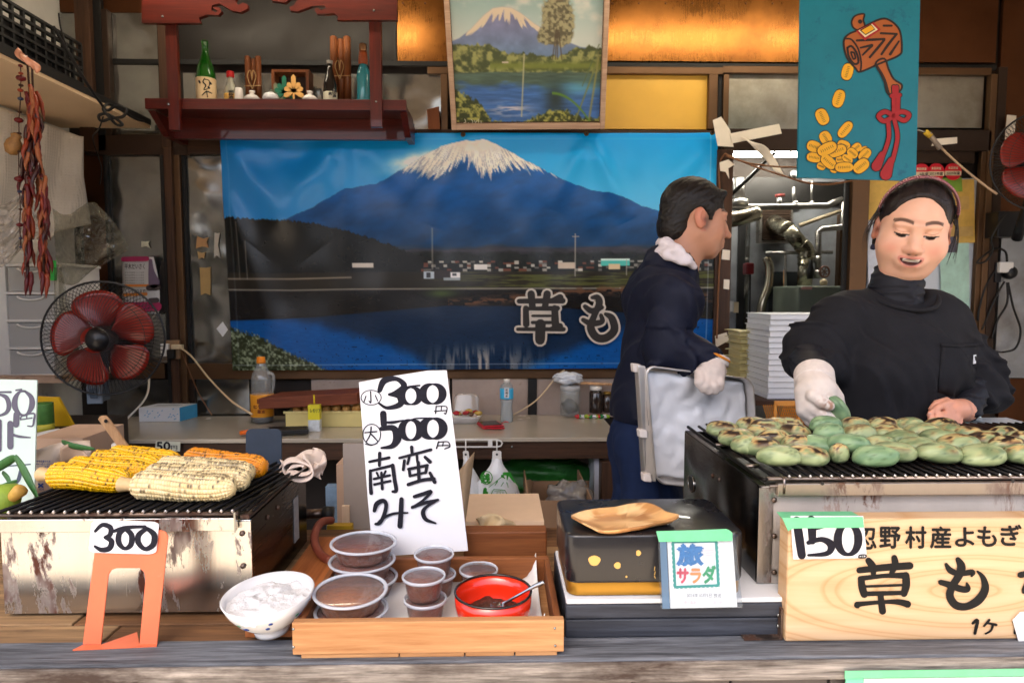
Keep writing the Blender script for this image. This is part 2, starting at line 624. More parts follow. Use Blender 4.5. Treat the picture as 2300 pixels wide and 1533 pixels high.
# ================================================================ ground, walls, roof
YW = 3.46
CONC = mat('worn_concrete', (150, 146, 138), 0.85, var=0.18, scale=5, bump=0.3, bscale=60)
tag(MB().box((-40, -40, -0.2), (40, 40, 0)).build('ground', mat('street_paving', (178, 164, 144), 0.85, var=0.15, scale=3, bump=0.3, bscale=40)), kind='structure')
tag(MB().box((-2.4, 1.0, 0.004), (3.4, 6.2, 0.05)).build('floor', CONC), kind='structure')
rf = MB().box((-3.2, -0.35, 3.12), (4.2, 6.4, 3.22)).build('roof', mat('roof_boards', (150, 132, 112), 0.8))
tag(rf, kind='structure')
SIDEW = mat('painted_side_wall', (206, 204, 198), 0.7, var=0.12, scale=4, dirt=(120, 100, 80), dirt_amt=0.62)
o = MB().box((-2.26, 1.35, 0.05), (-2.16, 6.2, 3.115)).build('side_wall', SIDEW)
solo(o, 'pale side wall of the stall behind the drawers and bubble wrap', 'wall')
o = MB().box((3.05, 1.9, 0.05), (3.15, 6.2, 3.115)).build('side_wall', SIDEW)
solo(o, 'pale side wall at the right end of the stall beside the black fan', 'wall')
bw = thing('panelled_back_wall', 'back wall of bronze frames with steel and gold metal panels behind the counter', 'wall', (0.4, YW, 0.05))
FROST = steel('frosted_panel', (176, 172, 160), 0.38, (60, 1, 1), stain=(120, 112, 98))
YELLOWP = mat('yellow_pane', (226, 178, 74), 0.35, var=0.1, scale=2.2, dirt=(150, 100, 40), dirt_amt=0.72)
MBK = MB()
X0 = P(1640, 600, YW).x
X1 = P(1905, 600, YW).x
zt = P(1700, 338, YW).z
MBK.box((-2.16, YW + 0.03, 0.05), (X0 - 0.02, YW + 0.07, 3.11))
MBK.box((X1 + 0.02, YW + 0.03, 0.05), (3.04, YW + 0.07, 3.11))
MBK.box((X0 - 0.02, YW + 0.03, zt + 0.03), (X1 + 0.02, YW + 0.07, 3.11))
MBK.build('backing_board', mat('backing_board', (38, 30, 25), 0.7), bw)
panels = [
 ('steel_panel', (30, 30, 178, 205), STEELP), ('steel_panel', (246, 30, 356, 302), STEELP),
 ('steel_panel', (413, 166, 990, 290), STEELP), ('steel_panel', (190, 330, 250, 815), COPPER),
 ('steel_panel', (248, 350, 370, 815), STEELP), ('steel_panel', (422, 350, 560, 815), STEELP),
 ('steel_panel', (560, 350, 1606, 815), DARKSH),
 ('steel_panel', (240, 852, 560, 938), STEELP),
 ('gold_panel', (892, -20, 1010, 138), GOLD), ('gold_panel', (1340, -20, 1800, 138), GOLD),
 ('dark_panel', (378, -20, 890, 138), DARKSH), ('copper_panel', (2060, -20, 2240, 140), COPPER),
 ('yellow_pane', (1350, 166, 1592, 290), YELLOWP), ('frosted_pane', (1637, 166, 1806, 290), FROST),
 ('frosted_pane', (2050, 160, 2208, 287), FROST),
 ('copper_panel', (2242, -20, 2330, 520), COPPER), ('steel_panel', (2242, 522, 2330, 848), steel('lower_wall_steel', (196, 200, 206), 0.4, (1, 1, 40), stain=(150, 140, 130))),
 ('copper_panel', (2242, 850, 2330, 1030), COPPER), ('glass_panel', (1945, 400, 2190, 960), mat('pale_backing', (196, 204, 214), 0.5, var=0.1, scale=3)),
 ('copper_panel', (30, -20, 376, 28), COPPER),
]
for nm, r, mt in panels:
 MB().pbox(*r, YW, 0.02).build(nm, mt, bw)
CONCB = mat('stained_board', (176, 158, 146), 0.75, var=0.12, scale=9, dirt=(110, 84, 66), dirt_amt=0.62, dscale=22)
for r in ((1016, 850, 1186, 936), (1206, 850, 1400, 936), (700, 850, 1010, 936)):
 MB().pbox(*r, YW - 0.004, 0.02).build('stained_board', CONCB, bw)
frames = [  # x0,y0,x1,y1, front distance, material
 (0, -20, 28, 130, 3.36, DARKWOOD_V), (172, -20, 206, 340, 3.40, DARKWOOD_V), (206, -20, 232, 340, 3.43, BLACKR),
 (232, 20, 246, 302, 3.42, BRONZE_D), (356, -20, 378, 330, 3.41, DARKWOOD_V), (190, 302, 420, 348, 3.43, BRONZE_D),
 (240, 348, 248, 815, 3.44, BLACKR), (370, 348, 378, 1010, 3.41, BLACKR), (378, 330, 396, 1010, 3.40, DARKWOOD_V),
 (396, 348, 414, 1010, 3.42, BRONZE), (414, 348, 422, 815, 3.44, BLACKR),
 (420, 290, 1606, 348, 3.43, DARKWOOD), (240, 815, 370, 850, 3.435, BRONZE), (414, 815, 1606, 850, 3.435, BRONZE),
 (0, 138, 2240, 150, 3.45, BLACKR), (960, 150, 1010, 166, 3.43, BRONZE), (990, 166, 1006, 292, 3.43, BRONZE),
 (1340, 150, 1625, 166, 3.43, BRONZE), (1592, 166, 1612, 290, 3.425, BRONZE), (1612, 150, 1624, 335, 3.45, BLACKR),
 (1624, 150, 2228, 166, 3.43, BRONZE), (1624, 166, 1637, 335, 3.43, BRONZE), (1624, 290, 2228, 338, 3.42, BRONZE_D),
 (2208, 166, 2222, 960, 3.42, BRONZE), (2222, 150, 2242, 1010, 3.43, BRONZE_D), (2190, 338, 2208, 960, 3.43, BRONZE),
 (1604, 335, 1640, 1030, 3.38, DARKWOOD_V), (1890, 338, 1906, 1030, 3.44, BLACKR), (1906, 338, 1944, 1030, 3.41, BRONZE),
 (1944, 338, 2190, 366, 3.43, BRONZE_D), (422, 850, 436, 938, 3.44, BRONZE_D), (1186, 850, 1206, 936, 3.44, BLACKR),
]
for r in frames:
 MB().pbox(*r[:4], r[4], YW - r[4] - 0.001).build('frame_bar', r[5], bw, bevel=0.003)
rv = MB()
for px in list(range(1375, 1795, 60)) + [905, 955]:
 rv.lathe([(0.006, 0), (0.004, 0.004), (0, 0.005)], P(px, 8, YW), 8, Matrix.Rotation(PI / 2, 3, 'X'))
rv.build('rivet', COPPER, bw)
YB = 4.75
br = thing('back_room', 'dim back room lined with steel sheet seen through the doorway', 'room', (1.9, YB, 0.05))
RSTEEL = steel('back_room_steel', (176, 180, 186), 0.34, (1, 1, 30), wavy=1.0, stain=(130, 128, 126), metal=.55)
DSTEEL = steel('sooty_steel', (52, 50, 48), 0.4, metal=0.7)
b_ = MB()
b_.box((1.0, YB, 0.05), (3.04, YB + 0.05, 3.1))
b_.build('rear_wall', RSTEEL, br)
MB().pbox(1632, 408, 1925, 462, YB - 0.02, 0.018).build('soot_panel', DSTEEL, br)
MB().pbox(1664, 398, 1800, 468, YB - 0.03, 0.008).build('soot_panel', DSTEEL, br)
MB().pbox(1640, 330, 1900, 398, YB - 0.022, 0.018).build('upper_panel', steel('upper_panel', (66, 58, 52), 0.6, metal=0.4), br)
MB().pbox(1655, 470, 1670, 950, YB - 0.02, 0.018).build('corner_post', BLACKR, br)
MB().pbox(1670, 470, 1680, 950, YB - 0.02, 0.018).build('corner_post', STEELP, br)
MB().pbox(1880, 480, 1892, 960, YB - 0.25, 0.05).build('corner_post', BRONZE, br)
MB().pbox(1726, 610, 1792, 760, YB - 0.12, 0.10).build('grey_cabinet', mat('dark_cabinet', (62, 66, 68), 0.5), br)
MB().box((0.96, YW + 0.075, 0.05), (1.0, YB, 3.1)).build('side_panel', RSTEEL, br)
fl = thing('tube_lamp', 'lit white fluorescent tube in the back room above the steel pipes', 'lamp', P(1680, 345, 4.35))
tube_m = mat('lit_tube', (255, 250, 236), 0.4, var=0, emit=24.0)
a_, c_ = P(1560, 345, 4.35), P(1900, 345, 4.35)
MB().tube([a_, c_], 0.021, 10).build('tube', tube_m, fl, smooth=True)
MB().box((a_.x, 4.37, a_.z + 0.02), (c_.x, 4.45, a_.z + 0.07)).build('fitting', mat('lamp_fitting', (200, 200, 196), 0.4), fl)
for X in (-1.05, 1.25):
 t = thing('tube_lamp', 'lit fluorescent tube under the roof over the ' + ('left' if X < 0 else 'right') + ' half of the back counter', 'lamp', (X, 2.86, 3.0))
 MB().tube([(X - 0.62, 2.86, 3.0), (X + 0.62, 2.86, 3.0)], 0.017, 10).build('tube', mat('lit_tube_warm', (255, 240, 214), 0.4, var=0, emit=12.0), t, smooth=True)
 MB().box((X - 0.64, 2.81, 3.03), (X + 0.64, 2.91, 3.10)).build('fitting', mat('lamp_fitting', (200, 200, 196), 0.4), t)
oh = thing('added_house', 'brown wooden house across the street that the steel panels mirror', 'house', (0, -7.5, 0))  # unseen house, added to give the steel and vinyl something to reflect
OHW = mat('added_house_boards', (118, 112, 104), .8, var=.2, scale=2, stretch=(8, 8, 1))
MB().box((-9, -8.5, .004), (9, -7.5, 2.9)).build('wall', OHW, oh)
MB().prism([(-9.6, -6.9, 2.8), (-9.6, -8.2, 3.7), (-9.6, -8.9, 3.7), (-9.6, -8.9, 2.8)], (19.2, 0, 0)).build('roof', mat('house_roof', (66, 66, 70), .7), oh)
for X in (-6.5, -2.5, 1.5, 5.5):
 MB().box((X, -7.49, .9), (X + 1.8, -7.44, 2.5)).build('window', mat('house_window', (60, 66, 70), .1), oh)
# ================================================================ front counter and back counter
ZS = EYE - 0.538            # top of the front sill
GREYW = wood('weathered_grey_wood', (26, 28, 34), (128, 132, 140), 0, 2.2, 0.75, 0.9, dirt=(50, 50, 54), dirt_amt=0.68)
PEEL = wood('peeling_white_edge', (30, 25, 23), (176, 168, 160), 0, 2.2, 0.8, 0.9, dirt=(58, 46, 40), dirt_amt=0.48)
fc = thing('front_counter', 'weathered grey wooden serving counter with a peeling white front edge', 'counter', (0.1, 1.2, 0))
MB().box((-1.7, 0.945, ZS - 0.03), (1.9, 1.012, ZS)).build('sill_plank', GREYW, fc, bevel=0.003)
MB().box((-1.7, 0.940, ZS - 0.034), (1.9, 0.9445, ZS - 0.003)).build('painted_edge', PEEL, fc, bevel=0.002)
BOARD = mat('dark_grey_boards', (84, 76, 74), 0.6, var=0.15, scale=8, stretch=(6, 6, 1))
x = -1.62
k = 0
seams = [105, 326, 538, 760, 982, 1200, 1422, 1642, 1863]
xs = [-1.7] + [P(q, 1526, 0.955).x for q in seams] + [0.62, 0.76, 0.9, 1.9]
for a, b in zip(xs[:-1], xs[1:]):
 MB().box((a + 0.002, 0.956, 0.0), (b - 0.002, 0.975, ZS - 0.034)).build('front_board', BOARD, fc, bevel=0.002)
DECK = [wood('deck_board_brown', (62, 42, 28), (138, 98, 62), 0, 1.0, 0.7, 0.5, dirt=(36, 24, 18), dirt_amt=0.6),
  wood('deck_board_pale', (84, 64, 46), (172, 138, 98), 0, 1.0, 0.7, 0.5, dirt=(50, 30, 20), dirt_amt=0.58)]
for i, (a, b, y0, y1) in enumerate([(-1.7, -0.86, 1.014, 1.075), (-0.858, -0.62, 1.014, 1.075), (-0.618, 0.05, 1.014, 1.075), (-1.7, -0.70, 1.077, 1.16), (-0.698, 0.3, 1.077, 1.16),
         (-1.7, -0.4, 1.162, 1.27), (-0.398, 0.4, 1.162, 1.27), (-1.7, 0.4, 1.272, 1.40), (-1.7, 0.4, 1.402, 1.52), (0.052, 0.5, 1.014, 1.075), (0.402, 1.9, 1.077, 1.52)]):
 MB().box((a, y0, ZS - 0.032), (b, y1, ZS - 0.004 - 0.002 * (i % 3))).build('deck_board', DECK[i % 2], fc, bevel=0.002)
o = MB().box((-0.395, 1.015, ZS + 0.001), (-0.306, 1.42, ZS + 0.012)).build('base_board', wood('orange_board', (128, 70, 34), (196, 120, 66), 1, 1.0, 0.6, 0.3), None, bevel=0.002)
solo(o, 'worn orange-brown board lying under the white bowl beside the corn grill', 'board')
zr = EYE - 0.474
rs = thing('display_riser', 'black timber riser with a white top carrying the black tin', 'riser', (0.6, 1.1, ZS))
RIS = wood('blackened_timber', (24, 26, 32), (70, 74, 84), 0, 1.2, 0.55, 0.35)
MB().box((0.105, 1.003, ZS + 0.001), (1.75, 1.05, ZS + 0.031)).build('lower_beam', RIS, rs, bevel=0.003)
MB().box((0.105, 1.000, ZS + 0.033), (1.75, 1.05, zr - 0.008)).build('upper_beam', RIS, rs, bevel=0.003)
MB().box((0.105, 1.052, ZS + 0.001), (.42, 1.21, zr - 0.008)).build('core', RIS, rs)
MB().box((0.4205, 1.052, ZS + 0.001), (1.75, 1.48, zr - 0.008)).build('core', RIS, rs)
MB().box((0.106, 1.0005, zr - 0.0075), (1.75, 1.20, zr)).build('white_top', mat('white_top', (214, 216, 220), 0.5, var=0.06, dirt=(150, 140, 130), dirt_amt=0.7), rs, bevel=0.002)
ZB = EYE - 0.632
bc = thing('back_counter', 'long back counter with a pale glossy top and dark wooden edge', 'counter', (-0.6, 3.1, 0.05))
XR = P(1392, 985, 2.88).x
XL = P(470, 985, 2.88).x - 0.9
MB().box((-2.14, 2.88, ZB - 0.018), (XR, 3.43, ZB)).build('counter_top', mat('laminate_top', (176, 166, 150), 0.22, var=0.07, scale=3, rvar=0.06, coat=0.2), bc, bevel=0.002)
MB().box((-2.14, 2.90, ZB - 0.10), (XR, 2.93, ZB - 0.019)).build('apron', DARKWOOD, bc, bevel=0.003)
for px in (1372, 380):
 MB().pbox(px - 22, 1036, px + 22, 1300, 2.89, 0.08).build('leg', DARKWOOD_V, bc, bevel=0.003)
sc_ = MB()
for px in (1150, 1367):
 sc_.lathe([(0.006, 0), (0.005, 0.003), (0, 0.004)], P(px, 1003, 2.898), 8, Matrix.Rotation(PI / 2, 3, 'X'))
sc_.build('screw', STEELP, bc)
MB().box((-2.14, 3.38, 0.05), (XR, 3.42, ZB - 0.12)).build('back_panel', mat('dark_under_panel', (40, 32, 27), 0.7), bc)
ls = thing('side_shelf', 'beige plywood shelf high on the left wall, seen from below', 'shelf', (-1.94, 2.4, EYE + 0.812))
MB().box((-2.158, 1.36, EYE + 0.812), (-1.72, 3.42, EYE + 0.827)).build('shelf_board', mat('beige_ply', (226, 196, 158), 0.6, var=0.06, scale=5, dirt=(150, 110, 80), dirt_amt=0.74), ls)
MB().box((-1.745, 1.36, EYE + 0.828), (-1.715, 3.42, EYE + 0.855)).build('edge_rail', mat('black_edge_rail', (20, 18, 18), 0.6), ls)
rsf = thing('red_shelf', 'red stained wooden display shelf hung on the wall holding bottles and vases', 'shelf', P(620, 290, 3.25))
Yf = 3.08
zf = P(600, 222, Yf).z
zu = P(600, 246, Yf).z
xl, xr_ = P(325, 235, Yf).x, P(912, 235, Yf).x
MB().box((xl, Yf, zu), (xr_, Yf + 0.025, zf)).build('front_rail', REDWOOD, rsf, bevel=0.002)
MB().box((xl + 0.01, Yf + 0.026, zu + 0.012), (xr_ - 0.01, 3.425, zf - 0.003)).build('shelf_board', REDWOOD, rsf)
for X in (xl + 0.0, xr_ - 0.03):
 z2 = zu - 0.085
 MB().prism([(X, Yf + 0.026, zu), (X, 3.426, zu), (X, 3.426, z2), (X, Yf + 0.16, z2)], (0.03, 0, 0)).build('end_bracket', REDWOOD_V, rsf)
MB().box((xl + 0.03, 3.28, zu - 0.085), (xr_ - 0.03, 3.31, zu + 0.011)).build('under_board', REDWOOD, rsf)
for a, b, y0, y1 in ((374, 399, 30, 292), (830, 857, 30, 285)):
 MB().pbox(a, y0, b, y1, Yf - 0.027, 0.026).build('post', REDWOOD_V, rsf, bevel=0.002)
Yt = Yf - 0.05
cl = [(318, -25), (318, 52), (450, 52), (447, 40), (465, 33), (490, 34), (498, 26), (492, 17), (478, 15), (480, 20), (488, 24), (484, 29), (474, 22), (476, 12), (492, 8), (520, 24), (540, 28), (556, 20), (556, 10), (545, 6), (535, 12), (528, 2), (540, -25)]
MB().prism([P(x_, y_, Yt) for x_, y_ in cl], (0, 0.022, 0)).build('cloud_board', REDWOOD, rsf)
cr = [(540, -25), (600, -25), (610, 2), (640, 6), (652, -3), (670, -3), (660, 12), (650, 16), (652, 24), (668, 26), (700, 14), (728, 12), (732, 18), (722, 24), (712, 17), (706, 22), (712, 32), (730, 32), (750, 30), (760, 38), (757, 45), (892, 45), (892, -25)]
MB().prism([P(x_, y_, Yt) for x_, y_ in cr], (0, 0.022, 0)).build('cloud_board', REDWOOD, rsf)
for px, py, Y in ((365, 37, Yt), (840, 24, Yt), (378, 234, Yf - 0.027), (845, 228, Yf - 0.027)):
 MB().lathe([(0.006, 0), (0.005, 0.003), (0, 0.004)], P(px, py, Y), 8, Matrix.Rotation(PI / 2, 3, 'X')).build('screw', STEELP, rsf)
# ================================================================ printed banner of the snow-capped mountain
def lerp(a, b, t):
 t = t[..., None]
 return a * (1 - t) + b * t
def paint(img, mask, col):
 mask = mask[..., None]
 img[:] = img * (1 - mask) + (np.asarray(col, float) if not isinstance(col, np.ndarray) or col.ndim == 1 else col) * mask
def banner_colours(x, y):
 top = np.array([4, 140, 214.]); low = np.array([84, 170, 218.])
 img = lerp(np.broadcast_to(top, x.shape + (3,)), np.broadcast_to(low, x.shape + (3,)), np.clip((y - 310) / 190, 0, 1))
 lf = np.clip((1000 - x) / 420, 0, 1)
 img = lerp(img, np.broadcast_to(np.array([24, 108, 184.]), img.shape), 0.75 * lf)  # sky darker towards the left: shading painted into the print colours
 mp = np.array([(600, 505), (640, 490), (700, 461), (770, 424), (840, 411), (880, 392), (900, 378), (950, 348), (1000, 323), (1037, 315), (1060, 317), (1080, 314), (1100, 319), (1150, 346), (1200, 373), (1260, 404), (1330, 430), (1372, 434), (1400, 444), (1440, 464), (1500, 482), (1608, 505)], float)
 prof = np.interp(x, mp[:, 0], mp[:, 1]) + (fbm(x * .08, x * 0, 3, 5) - .5) * 5
 mt = sst(-0.8, 0.8, y - prof)
 cl = np.exp(-(((x - 955 - (360 - y) * 1.3) / 62) ** 2 + ((y - 362) / 22) ** 2)) * (0.4 + 1.2 * fbm(x * .05, y * .08, 4, 9))
 paint(img, np.clip(cl * 1.4, 0, .92), [226, 224, 226])
 body = lerp(np.broadcast_to(np.array([4, 72, 138.]), img.shape), np.broadcast_to(np.array([8, 50, 88.]), img.shape), np.clip((y - 420) / 140, 0, 1))
 body = body * (0.8 + 0.45 * fbm(x * .03 + y * .02, y * .05, 5, 3))[..., None]
 paint(img, mt, body)
 ang = np.arctan2(x - 1066, y - 225)
 r = np.hypot(x - 1066, y - 225)
 st = fbm(ang * 42 + fbm(x * .03, y * .03, 3, 2) * 2.5, r * .018, 4, 21)
 st2 = fbm(ang * 95, r * .05, 3, 33)
 lim = 205 + 200 * np.clip(np.abs(ang) - .3, 0, 1) + 16 * np.sin(ang * 9)
 cov = 1.42 - sst(lim * .42, lim * 1.15, r) * 1.12
 sn = sst(-.05, .06, cov - 0.55 - (1 - st * .75 - st2 * .25) * .80)
 dk = sst(.5, .62, st2) * sst(100, 150, r) * .45
 paint(img, mt * sn, np.array([238, 230, 216.]) * (1 - .16 * fbm(x * .06, y * .06, 4, 8))[..., None])
 paint(img, mt * sn * dk, [70, 84, 120])
 paint(img, sst(548, 562, y + (fbm(x * .02, y * .1, 3, 4) - .5) * 14), np.array([50, 48, 56.]) * (.7 + .6 * fbm(x * .02, y * .25, 4, 6))[..., None])
 paint(img, sst(562, 574, y + (fbm(x * .06, y * .1, 3, 14) - .5) * 14), np.array([20, 24, 22.]) * (.7 + .8 * fbm(x * .1, y * .1, 3, 16))[..., None])
 hp = np.array([(490, 487), (560, 488), (640, 491), (700, 498), (780, 520), (860, 546), (920, 570), (1000, 592), (1100, 610)], float)
 hill = np.interp(x, hp[:, 0], hp[:, 1]) + (vn(x * .35, x * 0, 2) - .5) * 6
 paint(img, sst(-1, 1, y - hill) * (x < 1060), np.array([17, 18, 17.]) * (.7 + .7 * fbm(x * .12, y * .12, 4, 44))[..., None])
 vil = (y > 586) * (y < 611) * (x > 940)
 cell = _h(np.floor(x / 9), np.floor(y / 5), 5)
 paint(img, vil * (cell > .80) * .9, np.array([200, 196, 186.]) * (.4 + .6 * _h(np.floor(x / 9), np.floor(y / 5), 7))[..., None])
 paint(img, vil * (cell < .12), [96, 58, 46])
 for (a, b, c, d, col) in ((782, 590, 830, 600, (196, 190, 180)), (1348, 583, 1412, 599, (70, 170, 160)), (1348, 583, 1412, 586, (190, 214, 206)), (1060, 595, 1090, 607, (206, 204, 200)),
        (1250, 590, 1290, 604, (180, 166, 150)), (1366, 595, 1390, 606, (196, 176, 140))):
  paint(img, ((x > a) & (x < c) & (y > b) & (y < d)) * 1.0, col)
 fld = sst(609, 613, y) * (y < 650)
 g = fbm(x * .02, y * .35, 5, 51)
 fc_ = lerp(np.broadcast_to(np.array([34, 30, 22.]), img.shape), np.broadcast_to(np.array([74, 78, 36.]), img.shape), sst(.35, .65, g) * sst(900, 1150, x))
 paint(img, fld, fc_)
 paint(img, np.exp(-((y - 624 - .008 * (640 - x)) / 1.6) ** 2) * (x < 780) * .8, [170, 158, 140])
 for (a, b, c, d, col) in ((945, 610, 968, 626, (170, 182, 192)), (950, 613, 960, 624, (50, 50, 54)), (968, 609, 1008, 626, (40, 34, 34)), (1006, 613, 1028, 628, (212, 216, 216)), (1010, 615, 1020, 620, (60, 66, 72)), (990, 624, 1028, 630, (140, 150, 156))):
  paint(img, ((x > a) & (x < c) & (y > b) & (y < d)) * 1.0, col)
 paint(img, sst(650, 652, y), np.array([20, 18, 17.]) * (.8 + .5 * fbm(x * .05, y * .2, 4, 61))[..., None])
 paint(img, np.exp(-((y - 650) / 1.3) ** 2) * .85, [178, 172, 160])
 wl = np.interp(x, [500, 690, 780, 900, 1000, 1200, 1400, 1608], [720, 712, 706, 696, 688, 690, 705, 722])
 wat = sst(-2, 2, y - wl)
 blue = np.broadcast_to(np.array([8, 72, 138.]), img.shape)
 deep = np.broadcast_to(np.array([16, 36, 62.]), img.shape)
 refl = np.interp(x, [500, 660, 760, 900, 1000, 1120, 1250, 1400, 1608], [700, 716, 745, 790, 850, 850, 800, 745, 700])
 dm = sst(18, -18, y - refl + (fbm(x * .05, y * .05, 3, 71) - .5) * 14)
 paint(img, wat, lerp(blue, deep, dm) * (.9 + .2 * fbm(x * .08, y * .4, 3, 72))[..., None])
 ws = np.exp(-((x - 1080) / 95) ** 2) * sst(762, 815, y) * sst(.42, .6, fbm(x * .11, y * .012, 4, 81))
 paint(img, ws * .8, [166, 156, 146])
 paint(img, wat * (vn(x * .22, y * .5, 91) > .93) * .8, [10, 10, 12])
 sp = np.exp(-((y - 668 - 14 * np.sin(x * .008)) / 9) ** 2) * (x > 1000) * sst(.45, .6, fbm(x * .06, y * .2, 4, 95))
 paint(img, sp, [92, 62, 42])
 paint(img, np.exp(-(((x - 985) / 34) ** 2 + ((y - 660) / 9) ** 2)) * 1.0, [58, 74, 34])
 gl = np.interp(x, [500, 520, 570, 610, 650, 690, 730], [738, 742, 756, 780, 800, 818, 840])
 gm = sst(-3, 3, y - gl + (vn(x * .5, y * .3, 99) - .5) * 12)
 gn = fbm(x * .2, y * .2, 4, 101)
 gcol = lerp(np.broadcast_to(np.array([36, 44, 26.]), img.shape), np.broadcast_to(np.array([132, 146, 120.]), img.shape), sst(.42, .78, gn))
 paint(img, gm, gcol)
 for (a, b, c, s_) in ((965, 512, 606, 1.3), (1289, 525, 622, 1.3), (527, 495, 626, .9), (545, 540, 626, .9), (1406, 585, 620, .8)):
  paint(img, np.exp(-((x - a) / s_) ** 2) * (y > b) * (y < c) * .85, [150, 144, 134])
 paint(img, (np.abs(y - 532) < 1.2) * (np.abs(x - 1289) < 8) * .8, [150, 144, 134])
 for q in (515, 1592):
  paint(img, np.exp(-((x - q) / .9) ** 2) * .35, [190, 205, 220])
 for q in (311, 820):
  paint(img, np.exp(-((y - q) / .9) ** 2) * .35, [190, 205, 220])
 return npl(np.clip(img, 0, 255))
BNX, BNY = 560, 270
gx = np.linspace(500, 1608, BNX)
gy = np.linspace(0, 1, BNY)
U, Vv = np.meshgrid(gx, gy)
topy = np.interp(gx, [500, 640, 780, 900, 1040, 1180, 1316, 1460, 1608], [300, 305, 298, 297, 296, 295.5, 295, 293.5, 292])
left = np.interp(Vv, [0, 1], [0, 12])
Yp = topy[None, :] * (1 - Vv) + np.interp(gx, [500, 1608], [832, 829])[None, :] * Vv
Xp = U + left * np.clip((1000 - U) / 500, 0, 1)
bcol = banner_colours(U, 298 + Vv * 534)
wr = np.zeros_like(U)
for (cx, cy, ang, ln, wd, am) in ((500, 300, .95, 330, 20, .020), (500, 300, .45, 300, 26, .018), (778, 300, 2.25, 330, 24, .020), (778, 300, 1.62, 480, 12, .010), (508, 420, 1.3, 480, 14, .012),
         (778, 300, .75, 200, 20, .008), (1316, 298, 2.0, 190, 13, .011), (1316, 298, 1.15, 220, 14, .012), (1606, 298, 2.3, 180, 20, .010), (1040, 300, 1.9, 220, 18, .006), (1606, 298, 1.7, 380, 16, .008), (1316, 298, 1.55, 420, 18, .005)):
 dx, dy = U - cx, 298 + Vv * 534 - cy
 t = dx * math.cos(ang) + dy * math.sin(ang)
 n = -dx * math.sin(ang) + dy * math.cos(ang)
 wr += am * np.exp(-(n / (wd + .06 * np.abs(t))) ** 2) * np.clip(t / 60, 0, 1) * np.clip(1 - t / ln, 0, 1) ** .7
wr += .014 * np.exp(-(((U - 645) / 95) ** 2 + ((Vv * 534 - 110) / 60) ** 2)) - .02 * np.exp(-(((U - 640) / 60) ** 2 + ((Vv * 534 - 60) / 40) ** 2))
wr += (fbm(U * .006, Vv * 2.2, 3, 7) - .5) * .022
pts = np.zeros(U.shape + (3,))
P0, Px, Py = P(0, 0, 3.39), P(1000, 0, 3.39) - P(0, 0, 3.39), P(0, 1000, 3.39) - P(0, 0, 3.39)
for i in range(BNY):  # exact projection row by row
 a, b = P(500, Yp[i, 0], 3.39), P(1608, Yp[i, -1], 3.39)
 xw = np.array([P(500, 500, 3.39).x, P(1608, 500, 3.39).x])
 pts[i, :, 0] = np.interp(Xp[i], [500, 1608], xw)
 pts[i, :, 1] = 3.395 - wr[i] * 1.5
 pts[i, :, 2] = [P(px, py, 3.39).z for px, py in ((500, Yp[i, 0]),)] + (Yp[i] - Yp[i, 0]) * (P(1000, 801, 3.39).z - P(1000, 800, 3.39).z)
idx = np.arange(BNX * BNY).reshape(BNY, BNX)
FQ = np.stack([idx[:-1, :-1], idx[1:, :-1], idx[1:, 1:], idx[:-1, 1:]], -1).reshape(-1, 4)
bn = thing('banner', 'wide blue vinyl banner printed with a snow-capped mountain above a lake', 'banner', (0.0, 3.39, 1.1))
o = mesh_obj('printed_sheet', pts.reshape(-1, 3), FQ, vcol('banner_vinyl', 0.27, 0.38, bump=0.05, bscale=900), bn, True, cols=np.clip(bcol.reshape(-1, 3) * 1.4, 0, .92))
so_ = o.modifiers.new('thickness', 'SOLIDIFY'); so_.thickness = 0.0008; so_.offset = -1
PLB = Plane(P(500, 300, 3.352), P(1608, 300, 3.352), P(500, 830, 3.352))
KUSA = [[(1166, 676, 11), (1264, 675, 13)], [(1193, 660, 17), (1196, 690, 15)], [(1229, 660, 17), (1224, 690, 14)], [(1238, 674, 8), (1258, 668, 16)], [(1181, 692, 13), (1182, 728, 15)], [(1246, 692, 15), (1247, 726, 18)],
  [(1182, 693, 8), (1252, 692, 12)], [(1196, 709, 6), (1236, 709, 6)], [(1196, 724, 8), (1236, 724, 8)], [(1163, 739, 8), (1266, 739, 10)], [(1214, 728, 24), (1213, 763, 22)], [(1240, 736, 8), (1258, 732, 14)]]
MO = [[(1330, 668, 8), (1342, 668, 14), (1346, 682, 16), (1335, 708, 14), (1327, 735, 18), (1340, 757, 18), (1362, 758, 18), (1380, 740, 18), (1374, 714, 16), (1360, 705, 8)],
  [(1314, 688, 10), (1330, 698, 14), (1352, 690, 10)], [(1310, 718, 10), (1328, 726, 14), (1352, 722, 12), (1350, 708, 9)]]
mi = mat('letter_rim', (212, 202, 190), 0.5, var=0.04)
strokes(PLB, [[(a, b, w_ + 9) for a, b, w_ in s] for s in KUSA + MO], mi, 'letter_rim', bn, 0.001)
strokes(PLB, KUSA + MO, mat('letter_fill', (38, 32, 28), 0.5, var=0.1), 'letter', bn, 0.0035)
gr = mat('brass_grommet', (92, 70, 46), 0.4, metal=0.8)
for px, py in ((508, 305), (779, 303), (1040, 302), (1317, 300), (1600, 298)):
 q = P(px, py, 3.36)
 MB().tube([q + Vector((math.cos(t) * .0085, 0, math.sin(t) * .0085)) for t in np.linspace(0, 2 * PI, 15)[:-1]], .004, 6, closed=True).build('grommet', gr, bn, True)
 MB().lathe([(0.006, 0), (0.006, 0.002), (0, 0.003)], q + Vector((0, 0.004, 0)), 10, Matrix.Rotation(PI / 2, 3, 'X')).build('screw', BLACKP, bn)
